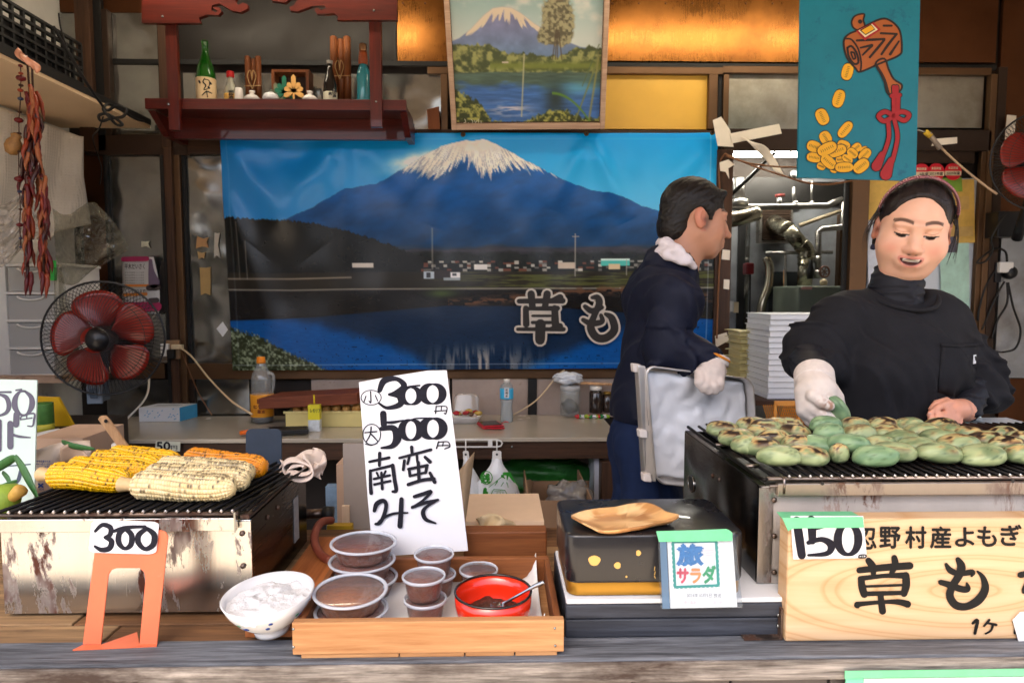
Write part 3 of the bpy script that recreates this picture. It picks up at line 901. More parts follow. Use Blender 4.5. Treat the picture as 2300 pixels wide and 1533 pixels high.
# ================================================================ framed landscape painting
def paint_colours(x, y):
 top = np.array([150, 186, 186.]); low = np.array([206, 220, 216.])
 img = lerp(np.broadcast_to(top, x.shape + (3,)), np.broadcast_to(low, x.shape + (3,)), np.clip(y / 80, 0, 1))
 cl = fbm(x * .02, y * .03, 4, 3)
 paint(img, sst(.45, .7, cl) * .7, [236, 232, 222])
 mp = np.array([(1005, 90), (1036, 78), (1060, 60), (1090, 30), (1110, 15), (1130, 12), (1150, 14), (1170, 25), (1200, 48), (1240, 70), (1280, 90), (1300, 98), (1360, 104)], float)
 prof = np.interp(x, mp[:, 0], mp[:, 1])
 mm = sst(-2, 2, y - prof)
 paint(img, mm, lerp(np.broadcast_to(np.array([126, 132, 178.]), img.shape), np.broadcast_to(np.array([104, 132, 172.]), img.shape), np.clip((y - 40) / 70, 0, 1)) * (.85 + .3 * fbm(x * .05, y * .05, 4, 7))[..., None])
 ang = np.arctan2(x - 1140, y + 30)
 sn = sst(.0, .25, .62 - (y - prof) / 34 + (fbm(ang * 14, y * .03, 3, 12) - .5) * 1.6 - np.clip(np.abs(x - 1140) / 70 - .6, 0, 3))
 paint(img, mm * sn * .9, [240, 222, 190])
 b1 = np.interp(x, [1005, 1020, 1050, 1100, 1130, 1160, 1200, 1250, 1290, 1320, 1360], [92, 88, 92, 92, 106, 112, 112, 118, 100, 96, 104]) + (fbm(x * .12, x * 0, 3, 6) - .5) * 14
 n = fbm(x * .09, y * .09, 5, 17)
 gcol = lerp(np.broadcast_to(np.array([62, 74, 40.]), img.shape), np.broadcast_to(np.array([156, 160, 92.]), img.shape), sst(.35, .68, n))
 paint(img, sst(-2, 3, y - b1), gcol)
 paint(img, np.exp(-((y - 139) / 9) ** 2) * (x > 1100) * .8, lerp(np.broadcast_to(np.array([150, 158, 60.]), img.shape), np.broadcast_to(np.array([84, 108, 40.]), img.shape), n))
 wt = sst(150, 156, y + (fbm(x * .04, y * .1, 3, 19) - .5) * 8)
 wcol = lerp(np.broadcast_to(np.array([72, 96, 84.]), img.shape), np.broadcast_to(np.array([58, 104, 176.]), img.shape), sst(172, 196, y + (fbm(x * .03, y * .08, 3, 23) - .5) * 30))
 paint(img, wt, wcol * (.75 + .5 * fbm(x * .03, y * .22, 4, 27))[..., None])
 paint(img, wt * np.exp(-(((x - 1290) / 60) ** 2 + ((y - 190) / 16) ** 2)) * .7, [96, 176, 200])
 paint(img, wt * np.exp(-(((x - 1142) / 40) ** 2 + ((y - 240) / 14) ** 2)) * sst(.35, .6, fbm(x * .03, y * .2, 3, 29)), [224, 216, 222])
 paint(img, wt * np.exp(-(((x - 1245) / 26) ** 2 + ((y - 215) / 44) ** 2)) * .85, [36, 46, 36])
 tr = np.exp(-(((x - 1248) / 34) ** 2 + ((y - 30) / 46) ** 2)) + .8 * np.exp(-(((x - 1225) / 22) ** 2 + ((y - 76) / 16) ** 2)) + .7 * np.exp(-(((x - 1262) / 20) ** 2 + ((y - 70) / 26) ** 2))
 tn = fbm(x * .16, y * .16, 4, 31)
 paint(img, sst(.3, .5, tr * (.55 + tn)), lerp(np.broadcast_to(np.array([88, 84, 62.]), img.shape), np.broadcast_to(np.array([164, 160, 120.]), img.shape), sst(.35, .65, tn)))
 for a, d in ((1240, -.12), (1249, .0), (1257, .12), (1245, -.04)):
  paint(img, np.exp(-((x - a - d * (y - 110)) / 1.4) ** 2) * (y > 60) * (y < 126) * .8, [74, 62, 46])
 fb = sst(0, 8, y - np.interp(x, [1010, 1040, 1070, 1100, 1140, 1180, 1230, 1270, 1300, 1360], [176, 200, 215, 262, 268, 262, 240, 236, 255, 258]) + (fbm(x * .15, y * .1, 3, 37) - .5) * 18)
 paint(img, fb, lerp(np.broadcast_to(np.array([48, 58, 28.]), img.shape), np.broadcast_to(np.array([168, 170, 84.]), img.shape), sst(.4, .72, fbm(x * .13, y * .13, 4, 41))))
 for x0, y0, x1, y1, w_, c in ((1168, 258, 1176, 112, 1.6, (190, 190, 150)), (1290, 270, 1338, 128, 2.0, (120, 130, 70)), (1322, 268, 1340, 120, 2.2, (150, 150, 80)), (1305, 186, 1340, 92, 1.2, (80, 100, 60))):
  t = (y - y0) / (y1 - y0)
  paint(img, np.exp(-((x - (x0 + (x1 - x0) * t)) / w_) ** 2) * (t > 0) * (t < 1) * .9, c)
 t = np.clip((x - 1238) / 88, 0, 1)
 paint(img, np.exp(-((y - (202 + 70 * t ** 2)) / 3.2) ** 2) * (x > 1238) * (x < 1326), [92, 140, 44])
 paint(img, ((np.abs(y - 131) < 2) & (np.abs(x - 1134) < 7)) * .9, [206, 190, 180])
 return npl(np.clip(img, 0, 255))
pt_ = thing('framed_painting', 'framed landscape painting of a mountain lake with tall tree above the banner', 'painting', P(1180, 290, 3.36))
PTA, PTB, PTC, PTD = P(996, -24, 3.08), P(1369, -24, 3.08), P(1357, 288, 3.34), P(1015, 290, 3.34)
a_ = [PTA, PTB, PTC, PTD]
PLP = Plane(PTA, PTB, PTD)
def bil(u, v):
 return (PTA * (1 - u) + PTB * u) * (1 - v) + (PTD * (1 - u) + PTC * u) * v
NU, NV = 210, 170
uu, vv = np.meshgrid(np.linspace(.035, .965, NU), np.linspace(0.0, .945, NV))
A_, B_, C_, D_ = [np.array(q) for q in a_]
PV = ((A_ * (1 - uu[..., None]) + B_ * uu[..., None]) * (1 - vv[..., None]) + (D_ * (1 - uu[..., None]) + C_ * uu[..., None]) * vv[..., None])
pc = paint_colours(1008 + uu * 350, -24 + vv * 310)
idx = np.arange(NU * NV).reshape(NV, NU)
FQ = np.stack([idx[:-1, :-1], idx[1:, :-1], idx[1:, 1:], idx[:-1, 1:]], -1).reshape(-1, 4)
mesh_obj('canvas', PV.reshape(-1, 3), FQ, vcol('oil_paint', 0.45, 0.4, bump=0.25, bscale=260), pt_, True, cols=np.clip(pc.reshape(-1, 3) ** .9, 0, .9))
FRW = wood('pale_frame_wood', (176, 142, 120), (216, 186, 160), 0, 1, 0.6, 0.15)
for (u0, u1, v0, v1) in ((0, .032, -.02, 1), (.968, 1, -.02, 1), (.0325, .9675, .955, 1)):
 q = [bil(u0, v0), bil(u1, v0), bil(u1, v1), bil(u0, v1)]
 MB().prism([p + PLP.n * .022 for p in q], -PLP.n * .05).build('frame_bar', FRW, pt_, bevel=.002)
MB().prism([bil(u, v) - PLP.n * .004 for u, v in ((.01, 0), (.99, 0), (.99, .99), (.01, .99))], -PLP.n * .01).build('backing', DARKWOOD, pt_)
strokes(PLP, [[(1044, 268, 1.6), (1046, 274, 1.6), (1042, 276, 1.5)], [(1052, 276, 1.2), (1053, 277, 1.2)], [(1058, 268, 1.4), (1062, 273, 1.4), (1060, 278, 1.3)], [(1066, 270, 1.3), (1068, 276, 1.3), (1072, 270, 1.3)], [(1075, 268, 1.3), (1075, 277, 1.3)], [(1080, 272, 1.3), (1081, 277, 1.3)]],
  mat('signature_paint', (200, 200, 180), .5), 'signature', pt_, .001)
for px in (1060, 1300):
 MB().tube([P(px, -22, 3.10), P(px, -22, 3.10) + Vector((0, .2, .12))], .003, 6).build('hanging_cord', DARKWOOD, pt_)
# ================================================================ turquoise sign with lucky mallet and coins
ms = thing('painted_sign', 'turquoise wooden board painted with a brown mallet and gold coins', 'sign', P(1925, 405, 2.72))
MA, MBb, MC = P(1799, -25, 2.66), P(2068, -25, 2.66), P(1793, 398, 2.72)
PLM = Plane(MA, MBb, MC)
q = [PLM.at(1799, -25), PLM.at(2068, -25), PLM.at(2058, 407), PLM.at(1792, 399)]
MB().prism(q, -PLM.n * .014).build('board', mat('turquoise_paint', (14, 124, 148), 0.5, var=0.16, scale=5, bump=0.15, bscale=60, dirt=(8, 84, 120), dirt_amt=.6), ms, bevel=.002)
for px in (1830, 2040):
 MB().tube([PLM.at(px, -24, -.007), PLM.at(px, -24, -.007) + Vector((0, 0, .55))], .003, 6).build('hanging_cord', DARKWOOD, ms)
OUT = mat('outline_paint', (38, 26, 20), .5, var=.1)
BRN = mat('mallet_paint', (176, 96, 44), .5, var=.08)
RED = mat('cord_paint', (168, 26, 36), .5, var=.08)
GLD = mat('coin_paint', (240, 178, 34), .5, var=.06)
def patch(pl, pts, m, nm, par, off, k=5, smooth=True):
 q = crom(pts, k, True) if smooth else pts
 return MB().poly([pl.at(a[0], a[1], off) for a in q]).build(nm, m, par)
def outl(pl, pts, w_, par, off, m=None, k=5):
 strokes(pl, [[(a[0], a[1], w_) for a in crom(pts, k, True)] + [(pts[0][0], pts[0][1], w_)]], m or OUT, 'outline', par, off, k=1)
z26 = lambda a: (1600 + a[0] / 3.066, a[1] / 3.066)
body = [z26(p) for p in ((905, 290), (935, 240), (1010, 205), (1150, 135), (1220, 140), (1290, 210), (1305, 340), (1280, 385), (1150, 440), (1020, 495), (985, 470), (925, 395))]
patch(PLM, body, BRN, 'mallet', ms, .001); outl(PLM, body, 4.5, ms, .0018)
knob = [z26(p) for p in ((960, 150), (985, 110), (1045, 98), (1040, 140), (1050, 185), (1010, 210), (970, 190))]
patch(PLM, knob, BRN, 'mallet', ms, .0012); outl(PLM, knob, 4, ms, .0019)
hd = [z26(p) for p in ((1125, 440), (1185, 405), (1215, 480), (1250, 545), (1305, 585), (1290, 630), (1235, 655), (1200, 630), (1180, 540))]
patch(PLM, hd, BRN, 'handle', ms, .0013); outl(PLM, hd, 4.5, ms, .002)
strokes(PLM, [[z26(p) + (w_,) for p, w_ in s] for s in (
 [((912, 268), 4), ((960, 275), 4), ((1005, 340), 4), ((1025, 430), 4), ((1020, 490), 4)],
 [((930, 330), 5), ((960, 320), 5), ((995, 370), 5), ((1005, 430), 5), ((975, 440), 5), ((940, 390), 5), ((930, 330), 5)],
 [((955, 360), 4), ((975, 365), 4), ((985, 400), 4), ((970, 405), 4), ((955, 365), 4)],
 [((995, 280), 5), ((1095, 275), 6), ((1185, 270), 5)], [((1185, 275), 5), ((1140, 330), 6), ((1085, 395), 5)],
 [((1160, 230), 5), ((1270, 235), 5)], [((1270, 235), 5), ((1210, 310), 6), ((1165, 375), 5)], [((1285, 285), 4), ((1225, 375), 6)],
 [((1020, 330), 4), ((1100, 312), 6)], [((1100, 315), 6), ((1035, 380), 4)], [((1180, 178), 5), ((1235, 178), 5)],
 [((1125, 445), 6), ((1180, 540), 7), ((1215, 650), 6)])], OUT, 'wood_grain', ms, .0022)
cl_ = [z26(p) for p in ((990, 215), (1110, 155), (1160, 205), (1050, 280))]
patch(PLM, cl_, RED, 'cloth_square', ms, .0026, smooth=False)
cl_ = [z26(p) for p in ((1005, 212), (1100, 165), (1140, 205), (1052, 258))]
patch(PLM, cl_, mat('cream_paint', (240, 226, 190), .5), 'cloth_square', ms, .0030, smooth=False)
cl_ = [z26(p) for p in ((1020, 210), (1092, 170), (1120, 202), (1055, 240))]
patch(PLM, cl_, GLD, 'cloth_square', ms, .0034, smooth=False)
outl(PLM, [z26(p) for p in ((1020, 210), (1092, 170), (1120, 202), (1055, 240))], 2.2, ms, .0036, k=1)
patch(PLM, [z26((1018 + 15 * math.cos(t), 150 + 15 * math.sin(t))) for t in np.linspace(0, 2 * PI, 9)[:-1]], OUT, 'knob_hole', ms, .0022)
cord = [[((1250, 600), 9), ((1255, 660), 9)], [((1270, 600), 9), ((1268, 660), 9)], [((1235, 660), 9), ((1290, 655), 9)],
  [((1250, 670), 9), ((1250, 770), 9)], [((1280, 670), 9), ((1278, 770), 9)],
  [((1250, 800), 10), ((1190, 770), 10), ((1145, 800), 10), ((1185, 835), 10), ((1250, 800), 10), ((1300, 770), 10), ((1355, 790), 10), ((1320, 830), 10), ((1250, 795), 10)],
  [((1210, 830), 9), ((1215, 950), 9), ((1180, 1060), 9)], [((1255, 830), 9), ((1275, 950), 9), ((1240, 1110), 9)],
  [((1170, 1065), 14), ((1130, 1145), 22)], [((1230, 1105), 14), ((1195, 1200), 26)]]
strokes(PLM, [[z26(p) + (w_ + 4,) for p, w_ in s] for s in cord], OUT, 'cord_outline', ms, .0024)
strokes(PLM, [[z26(p) + (w_,) for p, w_ in s] for s in cord], RED, 'cord', ms, .0040)
def coin(cx, cy, L, Wd, ang, lvl):
 cx, cy = z26((cx, cy)); L /= 3.066; Wd /= 3.066
 a = math.radians(ang)
 pts = []
 for t in np.linspace(0, 2 * PI, 17)[:-1]:
  u = math.copysign(abs(math.cos(t)) ** .75, math.cos(t)) * L / 2
  v = math.copysign(abs(math.sin(t)) ** .85, math.sin(t)) * Wd / 2
  pts.append((cx + u * math.cos(a) - v * math.sin(a), cy + u * math.sin(a) + v * math.cos(a)))
 o_ = .001 + lvl * .0009
 big = [((p[0] - cx) * 1.0 + cx + (p[0] - cx) * 0.09, cy + (p[1] - cy) * 1.12) for p in pts]
 MB().poly([PLM.at(a_[0], a_[1], o_) for a_ in big]).build('coin_outline', OUT, ms)
 MB().poly([PLM.at(a_[0], a_[1], o_ + .0004) for a_ in pts]).build('coin', GLD, ms)
 st = []
 for k in range(7):
  u = (k / 6 - .5) * L * .62
  px, py = cx + u * math.cos(a), cy + u * math.sin(a)
  st.append([(px - math.sin(a) * Wd * .1, py + math.cos(a) * Wd * .1, 1.1), (px + math.sin(a) * Wd * .1, py - math.cos(a) * Wd * .1, 1.1)])
 strokes(PLM, st, OUT, 'coin_mark', ms, o_ + .0006, step=.00001)
for i, c in enumerate([(930, 495, 115, 78, 105), (870, 680, 125, 80, 108), (757, 805, 115, 85, 65), (915, 893, 130, 68, -50),
      (780, 950, 95, 80, 60), (700, 1010, 100, 78, 20), (905, 1000, 90, 65, 20), (1045, 1035, 60, 50, -30), (990, 1020, 80, 60, -40),
      (750, 1145, 60, 50, 20), (835, 1170, 50, 40, 20), (880, 1100, 60, 50, 0), (700, 1085, 100, 66, 10), (860, 1040, 130, 75, -20), (965, 1055, 80, 62, 40), (930, 1095, 80, 50, 35),
      (1050, 1065, 100, 66, -45), (790, 1025, 140, 80, -25), (800, 1115, 120, 75, 40), (1025, 1143, 120, 82, -38), (908, 1152, 125, 68, -2)]):
 coin(*c, i * .35)
# ================================================================ left side: drawers, sheets, fan, chillies
WHITEPL = mat('white_plastic', (226, 224, 220), .4, var=.04)
CLEARD = clear('drawer_plastic', (226, 226, 224), .12, .45)
dr = thing('drawer_tower', 'white plastic drawer tower with clear drawers behind the hanging chillies', 'drawers', P(70, 848, 2.95))
MB().pbox(-40, 560, 16, 850, 2.93, .3).build('side_frame', WHITEPL, dr, bevel=.003)
MB().pbox(128, 590, 136, 850, 2.93, .3).build('side_frame', WHITEPL, dr, bevel=.003)
for i, y in enumerate((595, 658, 720, 782, 843)):
 MB().pbox(12, y - 3, 134, y + 3, 2.925, .3).build('shelf_strip', WHITEPL, dr, bevel=.002)
for i, y in enumerate((598, 661, 723, 785)):
 q = MB().pbox(18, y + 2, 126, y + 56, 2.935, .004).build('drawer', CLEARD, dr)
 z0 = P(70, y + 4, 2.93)
 MB().tube([z0 + Vector((math.cos(t) * .055, -.006, -abs(math.sin(t)) * .016)) for t in np.linspace(0, PI, 12)], .004, 6).build('handle', WHITEPL, q, True)
 cbx = MB()
 cbx.pbox(20 + 20 * (i % 2), y + 26, 112 - 16 * (i % 3), y + 56, 2.96, .16)
 cbx.build('contents', mat('drawer_contents_%s' % 'pale brown grey white'.split()[i], [(206, 196, 184), (160, 120, 90), (150, 150, 150), (214, 212, 206)][i], .7, var=.3, scale=18), q)
o = MB().pbox(-60, 846, 140, 860, 2.86, .4).build('wall_ledge', mat('rusty_ledge', (190, 158, 132), .6, var=.2, dirt=(96, 60, 40), dirt_amt=.55), None)
solo(o, 'rust-stained ledge under the plastic drawers at the left wall', 'shelf')
MB().pbox(-60, 862, 136, 1010, 3.02, .02)
def pgrid(fn, nu, nv):
 """fn(u,v)->(px,py,Y)"""
 return [[P(*fn(u, v)) for u in np.linspace(0, 1, nu)] for v in np.linspace(0, 1, nv)]
def bw_fn(u, v):
 px = -40 + u * (228 + 30 * max(0, v - .45))
 top = np.interp(px, [-40, 0, 180, 260], [225, 240, 306, 312])
 bot = np.interp(px, [-40, 60, 130, 215, 260], [620, 600, 520, 500, 500])
 return (px, top + (bot - top) * v, 2.93 + .38 * u + .012 * math.sin(u * 17 + v * 3) + .016 * math.sin(v * 9 + u * 5) * v)
m, nt_, b_ = newmat('bubble_wrap')
b_.inputs['Base Color'].default_value = (*lin((214, 206, 194)), 1)
b_.inputs['Roughness'].default_value = .32
b_.inputs['Transmission Weight'].default_value = .15
vo = nt_.nodes.new('ShaderNodeTexVoronoi')
vo.inputs['Scale'].default_value = 75
vo.inputs['Randomness'].default_value = .08
nt_.links.new(_coord(nt_, 1), vo.inputs['Vector'])
_bump(nt_, b_, _math(nt_, 'SUBTRACT', 1.0, vo.outputs[0]), .8, .004)
o = MB().sheet(pgrid(bw_fn, 46, 40), .003).build('bubble_wrap', m, None, True)
solo(o, 'sheet of white bubble wrap hanging on the left wall behind the chillies', 'bubble wrap')
cw = clear('crumpled_clear_plastic', (216, 214, 200), .08, .10, 2.2)
def cs_fn(u, v):
 l = np.interp(v, [0, .5, 1], [118, 124, 132]); r = np.interp(v, [0, .35, .75, 1], [214, 262, 290, 232])
 px = l + (r - l) * u
 py = 468 + v * (165 - 25 * u) + 14 * math.sin(u * 5)
 n = fbm(np.array(u * 5.0), np.array(v * 6.0), 4, 3)
 return (px + 8 * (n - .5), py, 2.80 + .10 * u - .34 * abs(float(n) - .5) - .05 * abs(math.sin(u * 7 + v * 5)))
o = MB().sheet(pgrid(cs_fn, 46, 40), .0012).build('plastic_sheet', cw, None, False)
solo(o, 'crumpled clear plastic sheet hanging above the orange fan', 'plastic sheet')
def cs2(u, v):
 px = -30 + u * 130
 n = fbm(np.array(u * 4.0), np.array(v * 7.0), 4, 8)
 return (px, 440 + v * (150 - 40 * u) + 20 * math.sin(u * 6), 2.72 - .16 * abs(float(n) - .5))
o = MB().sheet(pgrid(cs2, 34, 30), .0012).build('plastic_sheet', clear('milky_plastic', (224, 218, 210), .15, .45, .8), None, False)
solo(o, 'milky crumpled plastic sheet hanging at the far left behind the chillies', 'plastic sheet')
def cs3(u, v):
 return (122 + u * (26 + 90 * v) * .6, 600 + v * 250, 2.86 + .04 * math.sin(u * 12 + v * 3))
o = MB().sheet(pgrid(cs3, 16, 20), .001).build('plastic_sheet', cw, None, True)
solo(o, 'long fall of clear plastic beside the drawer tower', 'plastic sheet')
o = MB().pbox(106, 585, 126, 630, 2.90, .003).build('green_tag', mat('green_tag', (60, 190, 80), .5), None)
solo(o, 'bright green paper tag on the drawer tower', 'tag')
PLL = Plane(P(275, 576, 3.425), P(345, 574, 3.425), P(275, 700, 3.425))
po = thing('leaflet', 'white and magenta printed leaflet curling off the left steel panel', 'leaflet', P(315, 705, 3.42))
MB().sheet([[P(275 + u * (70 + 14 * math.sin(v * 2.2)) , 577 + v * 125 * (1 + .02 * u), 3.422 - .012 * u * math.sin(v * 3)) for u in np.linspace(0, 1, 8)] for v in np.linspace(0, 1, 12)], .0006).build('paper', PAPER, po, True)
PLL = Plane(P(275, 576, 3.405), P(345, 574, 3.405), P(275, 700, 3.405))
MAG = mat('magenta_print', (168, 40, 92), .5)
strokes(PLL, [[(277, 582, 11), (330, 581, 11)]], MAG, 'print_band', po, 0, k=2)
strokes(PLL, [[(279, 690, 22), (352, 688, 22)]], MAG, 'print_band', po, 0, k=2)
strokes(PLL, [[(279, 641, 5), (340, 641, 5)], [(279, 662, 7), (328, 660, 7)]], mat('orange_print', (226, 140, 60), .5), 'print_band', po, 0, k=2)
strokes(PLL, [[(338, 585, 8), (340, 610, 14), (346, 634, 26)]], mat('grey_print', (120, 104, 130), .5), 'portrait', po, 0.0002, k=3)
strokes(PLL, [[(334, 646, 13), (355, 645, 13)], [(338, 675, 12), (352, 674, 12)]], mat('dark_print', (70, 60, 64), .5), 'print_block', po, 0.0002, k=2)
tb = MB()
quadtext(tb, PLL, '平木だいさく', rect(280, 592, 325, 604), .015, .0004)
for i in range(5):
 quadtext(tb, PLL, 'まちの未来をつくります', rect(281, 610 + i * 6, 324, 613.5 + i * 6), 0, .0004)
quadtext(tb, PLL, '守ります!', rect(300, 649, 328, 657), .02, .0004)
tb.build('lettering', INK, po)
o = MB().prism([P(x, y, 3.43) for x, y in ((362, 585), (372, 590), (372, 700), (352, 706), (345, 690))], (0, .004, 0)).build('dark_card', mat('dark_card', (44, 40, 38), .6), None)
solo(o, 'dark card standing behind the white leaflet on the left panel', 'card')
for r, c, lb in (((482, 522, 494, 578), (214, 206, 188), 'long strip'), ((442, 532, 468, 558), (196, 150, 100), 'torn square'), ((318, 540, 336, 556), (206, 204, 180), 'small round scrap'), ((444, 566, 460, 582), (200, 164, 110), 'small lower scrap'), ((450, 600, 474, 664), (198, 164, 104), 'ragged brown strip')):
 x0, y0, x1, y1 = r
 pp = [P(x + random.uniform(-2, 2), y + random.uniform(-2, 2), 3.452) for x, y in ((x0, y0), ((x0 + x1) / 2, y0 + 2), (x1, y0), (x1 - 3, (y0 + y1) / 2), (x1, y1), ((x0 + x1) / 2, y1 - 4), (x0, y1))]
 o = MB().prism(pp, (0, .0015, 0)).build('tape_remnant', mat('old_tape_%d%d%d' % c, c, .6, var=.15), None)
 solo(o, lb + ' of old tape left on the steel beside the banner', 'tape')
o = MB().prism([P(x, y, 3.395) for x, y in ((486, 738), (500, 722), (512, 740), (500, 756))], (0, .001, 0)).build('paper_scrap', PAPER, None)
solo(o, 'white diamond of paper stuck at the lower left edge of the banner', 'paper')
FANBLK = mat('fan_black', (20, 20, 24), .35, var=.1)
FANRED = mat('fan_blade_red', (134, 26, 14), .3, var=.2, alpha=1.0, coat=.3)
def make_fan(label, nb=5, rot=0, pole=True):
 t = thing('electric_fan', label, 'fan')
 R_ = .222
 MB().tube([(math.cos(a) * R_, 0, math.sin(a) * R_) for a in np.linspace(0, 2 * PI, 49)[:-1]], .0042, 8, closed=True).build('guard_rim', FANBLK, t, True)
 for s_, nm in ((-1, 'front_guard'), (1, 'rear_guard')):
  g = MB()
  for k in range(84):
   a = 2 * PI * k / 84
   tw = .16 * s_
   L = []
   for q in np.linspace(0, 1, 7):
    rr = .052 + (R_ - .052) * q
    aa = a + tw * q * q
    L.append((math.cos(aa) * rr, s_ * .082 * (1 - q ** 2.6), math.sin(aa) * rr))
   g.tube(L, .0012, 4, cap=False)
  for rr, yy in ((.052, .082), (.165, .047)):
   g.tube([(math.cos(a) * rr, s_ * yy, math.sin(a) * rr) for a in np.linspace(0, 2 * PI, 41)[:-1]], .0013, 4, closed=True)
  tag(g.build(nm, FANBLK, t, True), kind='stuff')
 for k in range(nb):
  a0 = 2 * PI * k / nb + rot
  A = []
  for q in np.linspace(0, 1, 9):
   rr = .045 + .145 * q
   half = (.40 + .26 * math.sin(q * 2.2)) * (1 - .25 * q ** 6)
   row = []
   for v in np.linspace(-1, 1, 9):
    aa = a0 + half * v + .12 * q
    edge = rr * (1 - .07 * v * v * q)
    row.append((math.cos(aa) * edge, -.018 * v * (1.2 - .5 * q), math.sin(aa) * edge))
   A.append(row)
  MB().sheet(A, .0015).build('blade', FANRED, t, True)
 MB().lathe([(.050, -.01), (.050, .03), (.048, .05), (.040, .064), (.024, .074), (0, .077)], (0, 0, 0), 28, Matrix.Rotation(PI / 2, 3, 'X')).build('hub_cap', FANBLK, t, True)
 h = MB()
 h.lathe([(0, -.20), (.05, -.19), (.068, -.16), (.07, -.10), (.06, -.09)], (0, 0, 0), 24, Matrix.Rotation(PI / 2, 3, 'X'))
 h.build('motor_housing', FANBLK, t, True)
 if pole:
  GB = mat('fan_grey_blue', (74, 88, 104), .4, var=.12)
  X = -.076
  MB().lathe([(.016, -1.4), (.016, -.36)], (X, .13, 0), 14).build('pole', GB, t, True)
  MB().box((X - .024, .09, -.262), (X + .030, .16, -.06)).build('pole_bracket', GB, t, bevel=.004)
  sw = MB().box((X - .026, .075, -.268), (X + .030, .09, -.185)).build('switch_plate', mat('switch_plate', (120, 132, 146), .4), t, bevel=.003)
  MB().box((X - .012, .070, -.245), (X + .016, .0745, -.205)).build('switch', GB, sw, bevel=.002)
  MB().lathe([(.17, -1.45), (.165, -1.425), (.05, -1.41), (.03, -1.39)], (X, .13, 0), 28).build('base', FANBLK, t, True)
 return t
fan = make_fan('black pedestal fan with orange-red blades standing at the left end of the back counter', rot=.35)
fan.location = P(233, 760, 2.64)
fan.rotation_euler = (0, 0, math.radians(9))
_f = fan.location.z
WLOC[fan] = fan.location.copy()
ch = thing('chilli_string', 'long hanging string of dried red and orange chillies at the left', 'chillies', P(66, 150, 2.45))
YC = 2.45
ROPE = mat('chilli_rope', (60, 34, 24), .8, var=.3, scale=60, bump=.4)
MB().tube([P(x, y, YC) for x, y in ((62, 146), (66, 200), (66, 300), (62, 420), (60, 520), (60, 610))], .0035, 6).build('rope', ROPE, ch, True)
MB().tube([P(x, y, YC + .02) for x, y in ((72, 146), (75, 230), (82, 320), (92, 420), (98, 520), (98, 620))], .0035, 6).build('rope', ROPE, ch, True)
def chili_mesh():
 q = []
 for t in np.linspace(0, 1, 8):
  q.append(((.007 * math.sin(t * 2.6), .003 * math.sin(t * 7), -t * .085), (1 + .12 * math.sin(t * 19)) * .0072 * (1 - t ** 2.2) * (.75 + .5 * math.sin(PI * min(1, t * 1.6) * .5)) + .0006))
 mb = MB().tube([a for a, r in q], [r for a, r in q], 8)
 return mb
CHM = [mat('chilli_red', (92, 8, 12), .4, var=.4, scale=60), mat('chilli_dark', (54, 12, 12), .35, var=.3, scale=30, coat=.2), mat('chilli_orange', (136, 52, 24), .4, var=.25, scale=30), mat('chilli_tan', (150, 86, 50), .45, var=.2, scale=30)]
protos = []
for m_ in CHM:
 o = chili_mesh().build('chilli', m_, None, True, loc=(0, 0, 0))
 protos.append(o.data)
 bpy.data.objects.remove(o)
random.seed(4)
for strand in range(2):
 for k in range(78):
  f = k / 77
  if strand == 0:
   px = np.interp(f, [0, .3, 1], [66, 64, 60]); py = 190 + f * 390
  else:
   px = np.interp(f, [0, .3, .6, 1], [76, 82, 96, 100]); py = 205 + f * 375
  px += random.gauss(0, 5)
  pos = P(px, py, YC + .02 * strand + random.uniform(-.02, .02))
  pr = random.random()
  low = f
  mi_ = (2 if pr < .35 else 3 if pr < .55 else 0 if pr < .75 else 1) if low < .45 else (0 if pr < .45 else 1 if pr < .62 else 2 if pr < .82 else 3)
  c = bpy.data.objects.new('chilli', protos[mi_])
  COL.objects.link(c)
  c.parent = ch
  c.location = pos - WLOC[ch]
  a = random.uniform(0, 2 * PI)
  tl = random.uniform(.05, .26)
  c.rotation_euler = (tl * math.cos(a), tl * math.sin(a), random.uniform(0, 6))
  s_ = random.uniform(.75, 1.1)
  c.scale = (s_, s_, s_ * random.uniform(.9, 1.25))
for px, py in ((58, 640), (68, 640), (94, 640), (104, 645)):
 c = bpy.data.objects.new('chilli', protos[0 if px < 100 else 2])
 COL.objects.link(c); c.parent = ch
 c.location = P(px, py - 30, YC) - WLOC[ch]; c.rotation_euler = (0, .12 if px % 3 else -.1, 0); c.scale = (1, 1, 1.05)
beads = [(46, 148, 5, 0), (47, 165, 5, 2), (47, 176, 10, 0), (47, 192, 5, 3), (46, 203, 6, 2), (46, 222, 6, 1), (44, 252, 4, 3), (42, 270, 9, 0), (43, 300, 5, 3), (42, 340, 4, 3), (42, 402, 9, 0), (44, 430, 5, 1), (46, 470, 4, 3), (44, 505, 7, 0), (46, 535, 4, 1), (47, 555, 4, 1)]
MB().tube([P(x, y, YC - .02) for x, y, r, c in beads], .0018, 5).build('bead_cord', ROPE, ch, True)
for x, y, r, c in beads:
 MB().lathe([(0, -.7 * r / 612), (r * .8 / 612, -.4 * r / 612), (r / 612, 0), (r * .8 / 612, .4 * r / 612), (0, .7 * r / 612)], P(x, y, YC - .02), 10).build('bead', [CHM[0], mat('bead_blue', (40, 50, 80), .3), CHM[2], ROPE][c], ch, True)
sh = MB()
q = P(62, 136, YC - .015)
A = []
for v in np.linspace(0, 1, 13):
 A.append([q + Vector(((u - .5) * .085 * math.sin(PI * (.12 + .76 * v)) + (v - .5) * .03, -.024 * math.sin(PI * u) * math.sin(PI * v) - .004 * math.sin(u * 16), (v - .5) * -.055 + (u - .5) * -.035)) for u in np.linspace(0, 1, 15)])
sh.sheet(A, .003).build('shell', mat('shell_nacre', (214, 150, 120), .22, var=.3, scale=30, coat=.5), ch, True)
nut = MB()
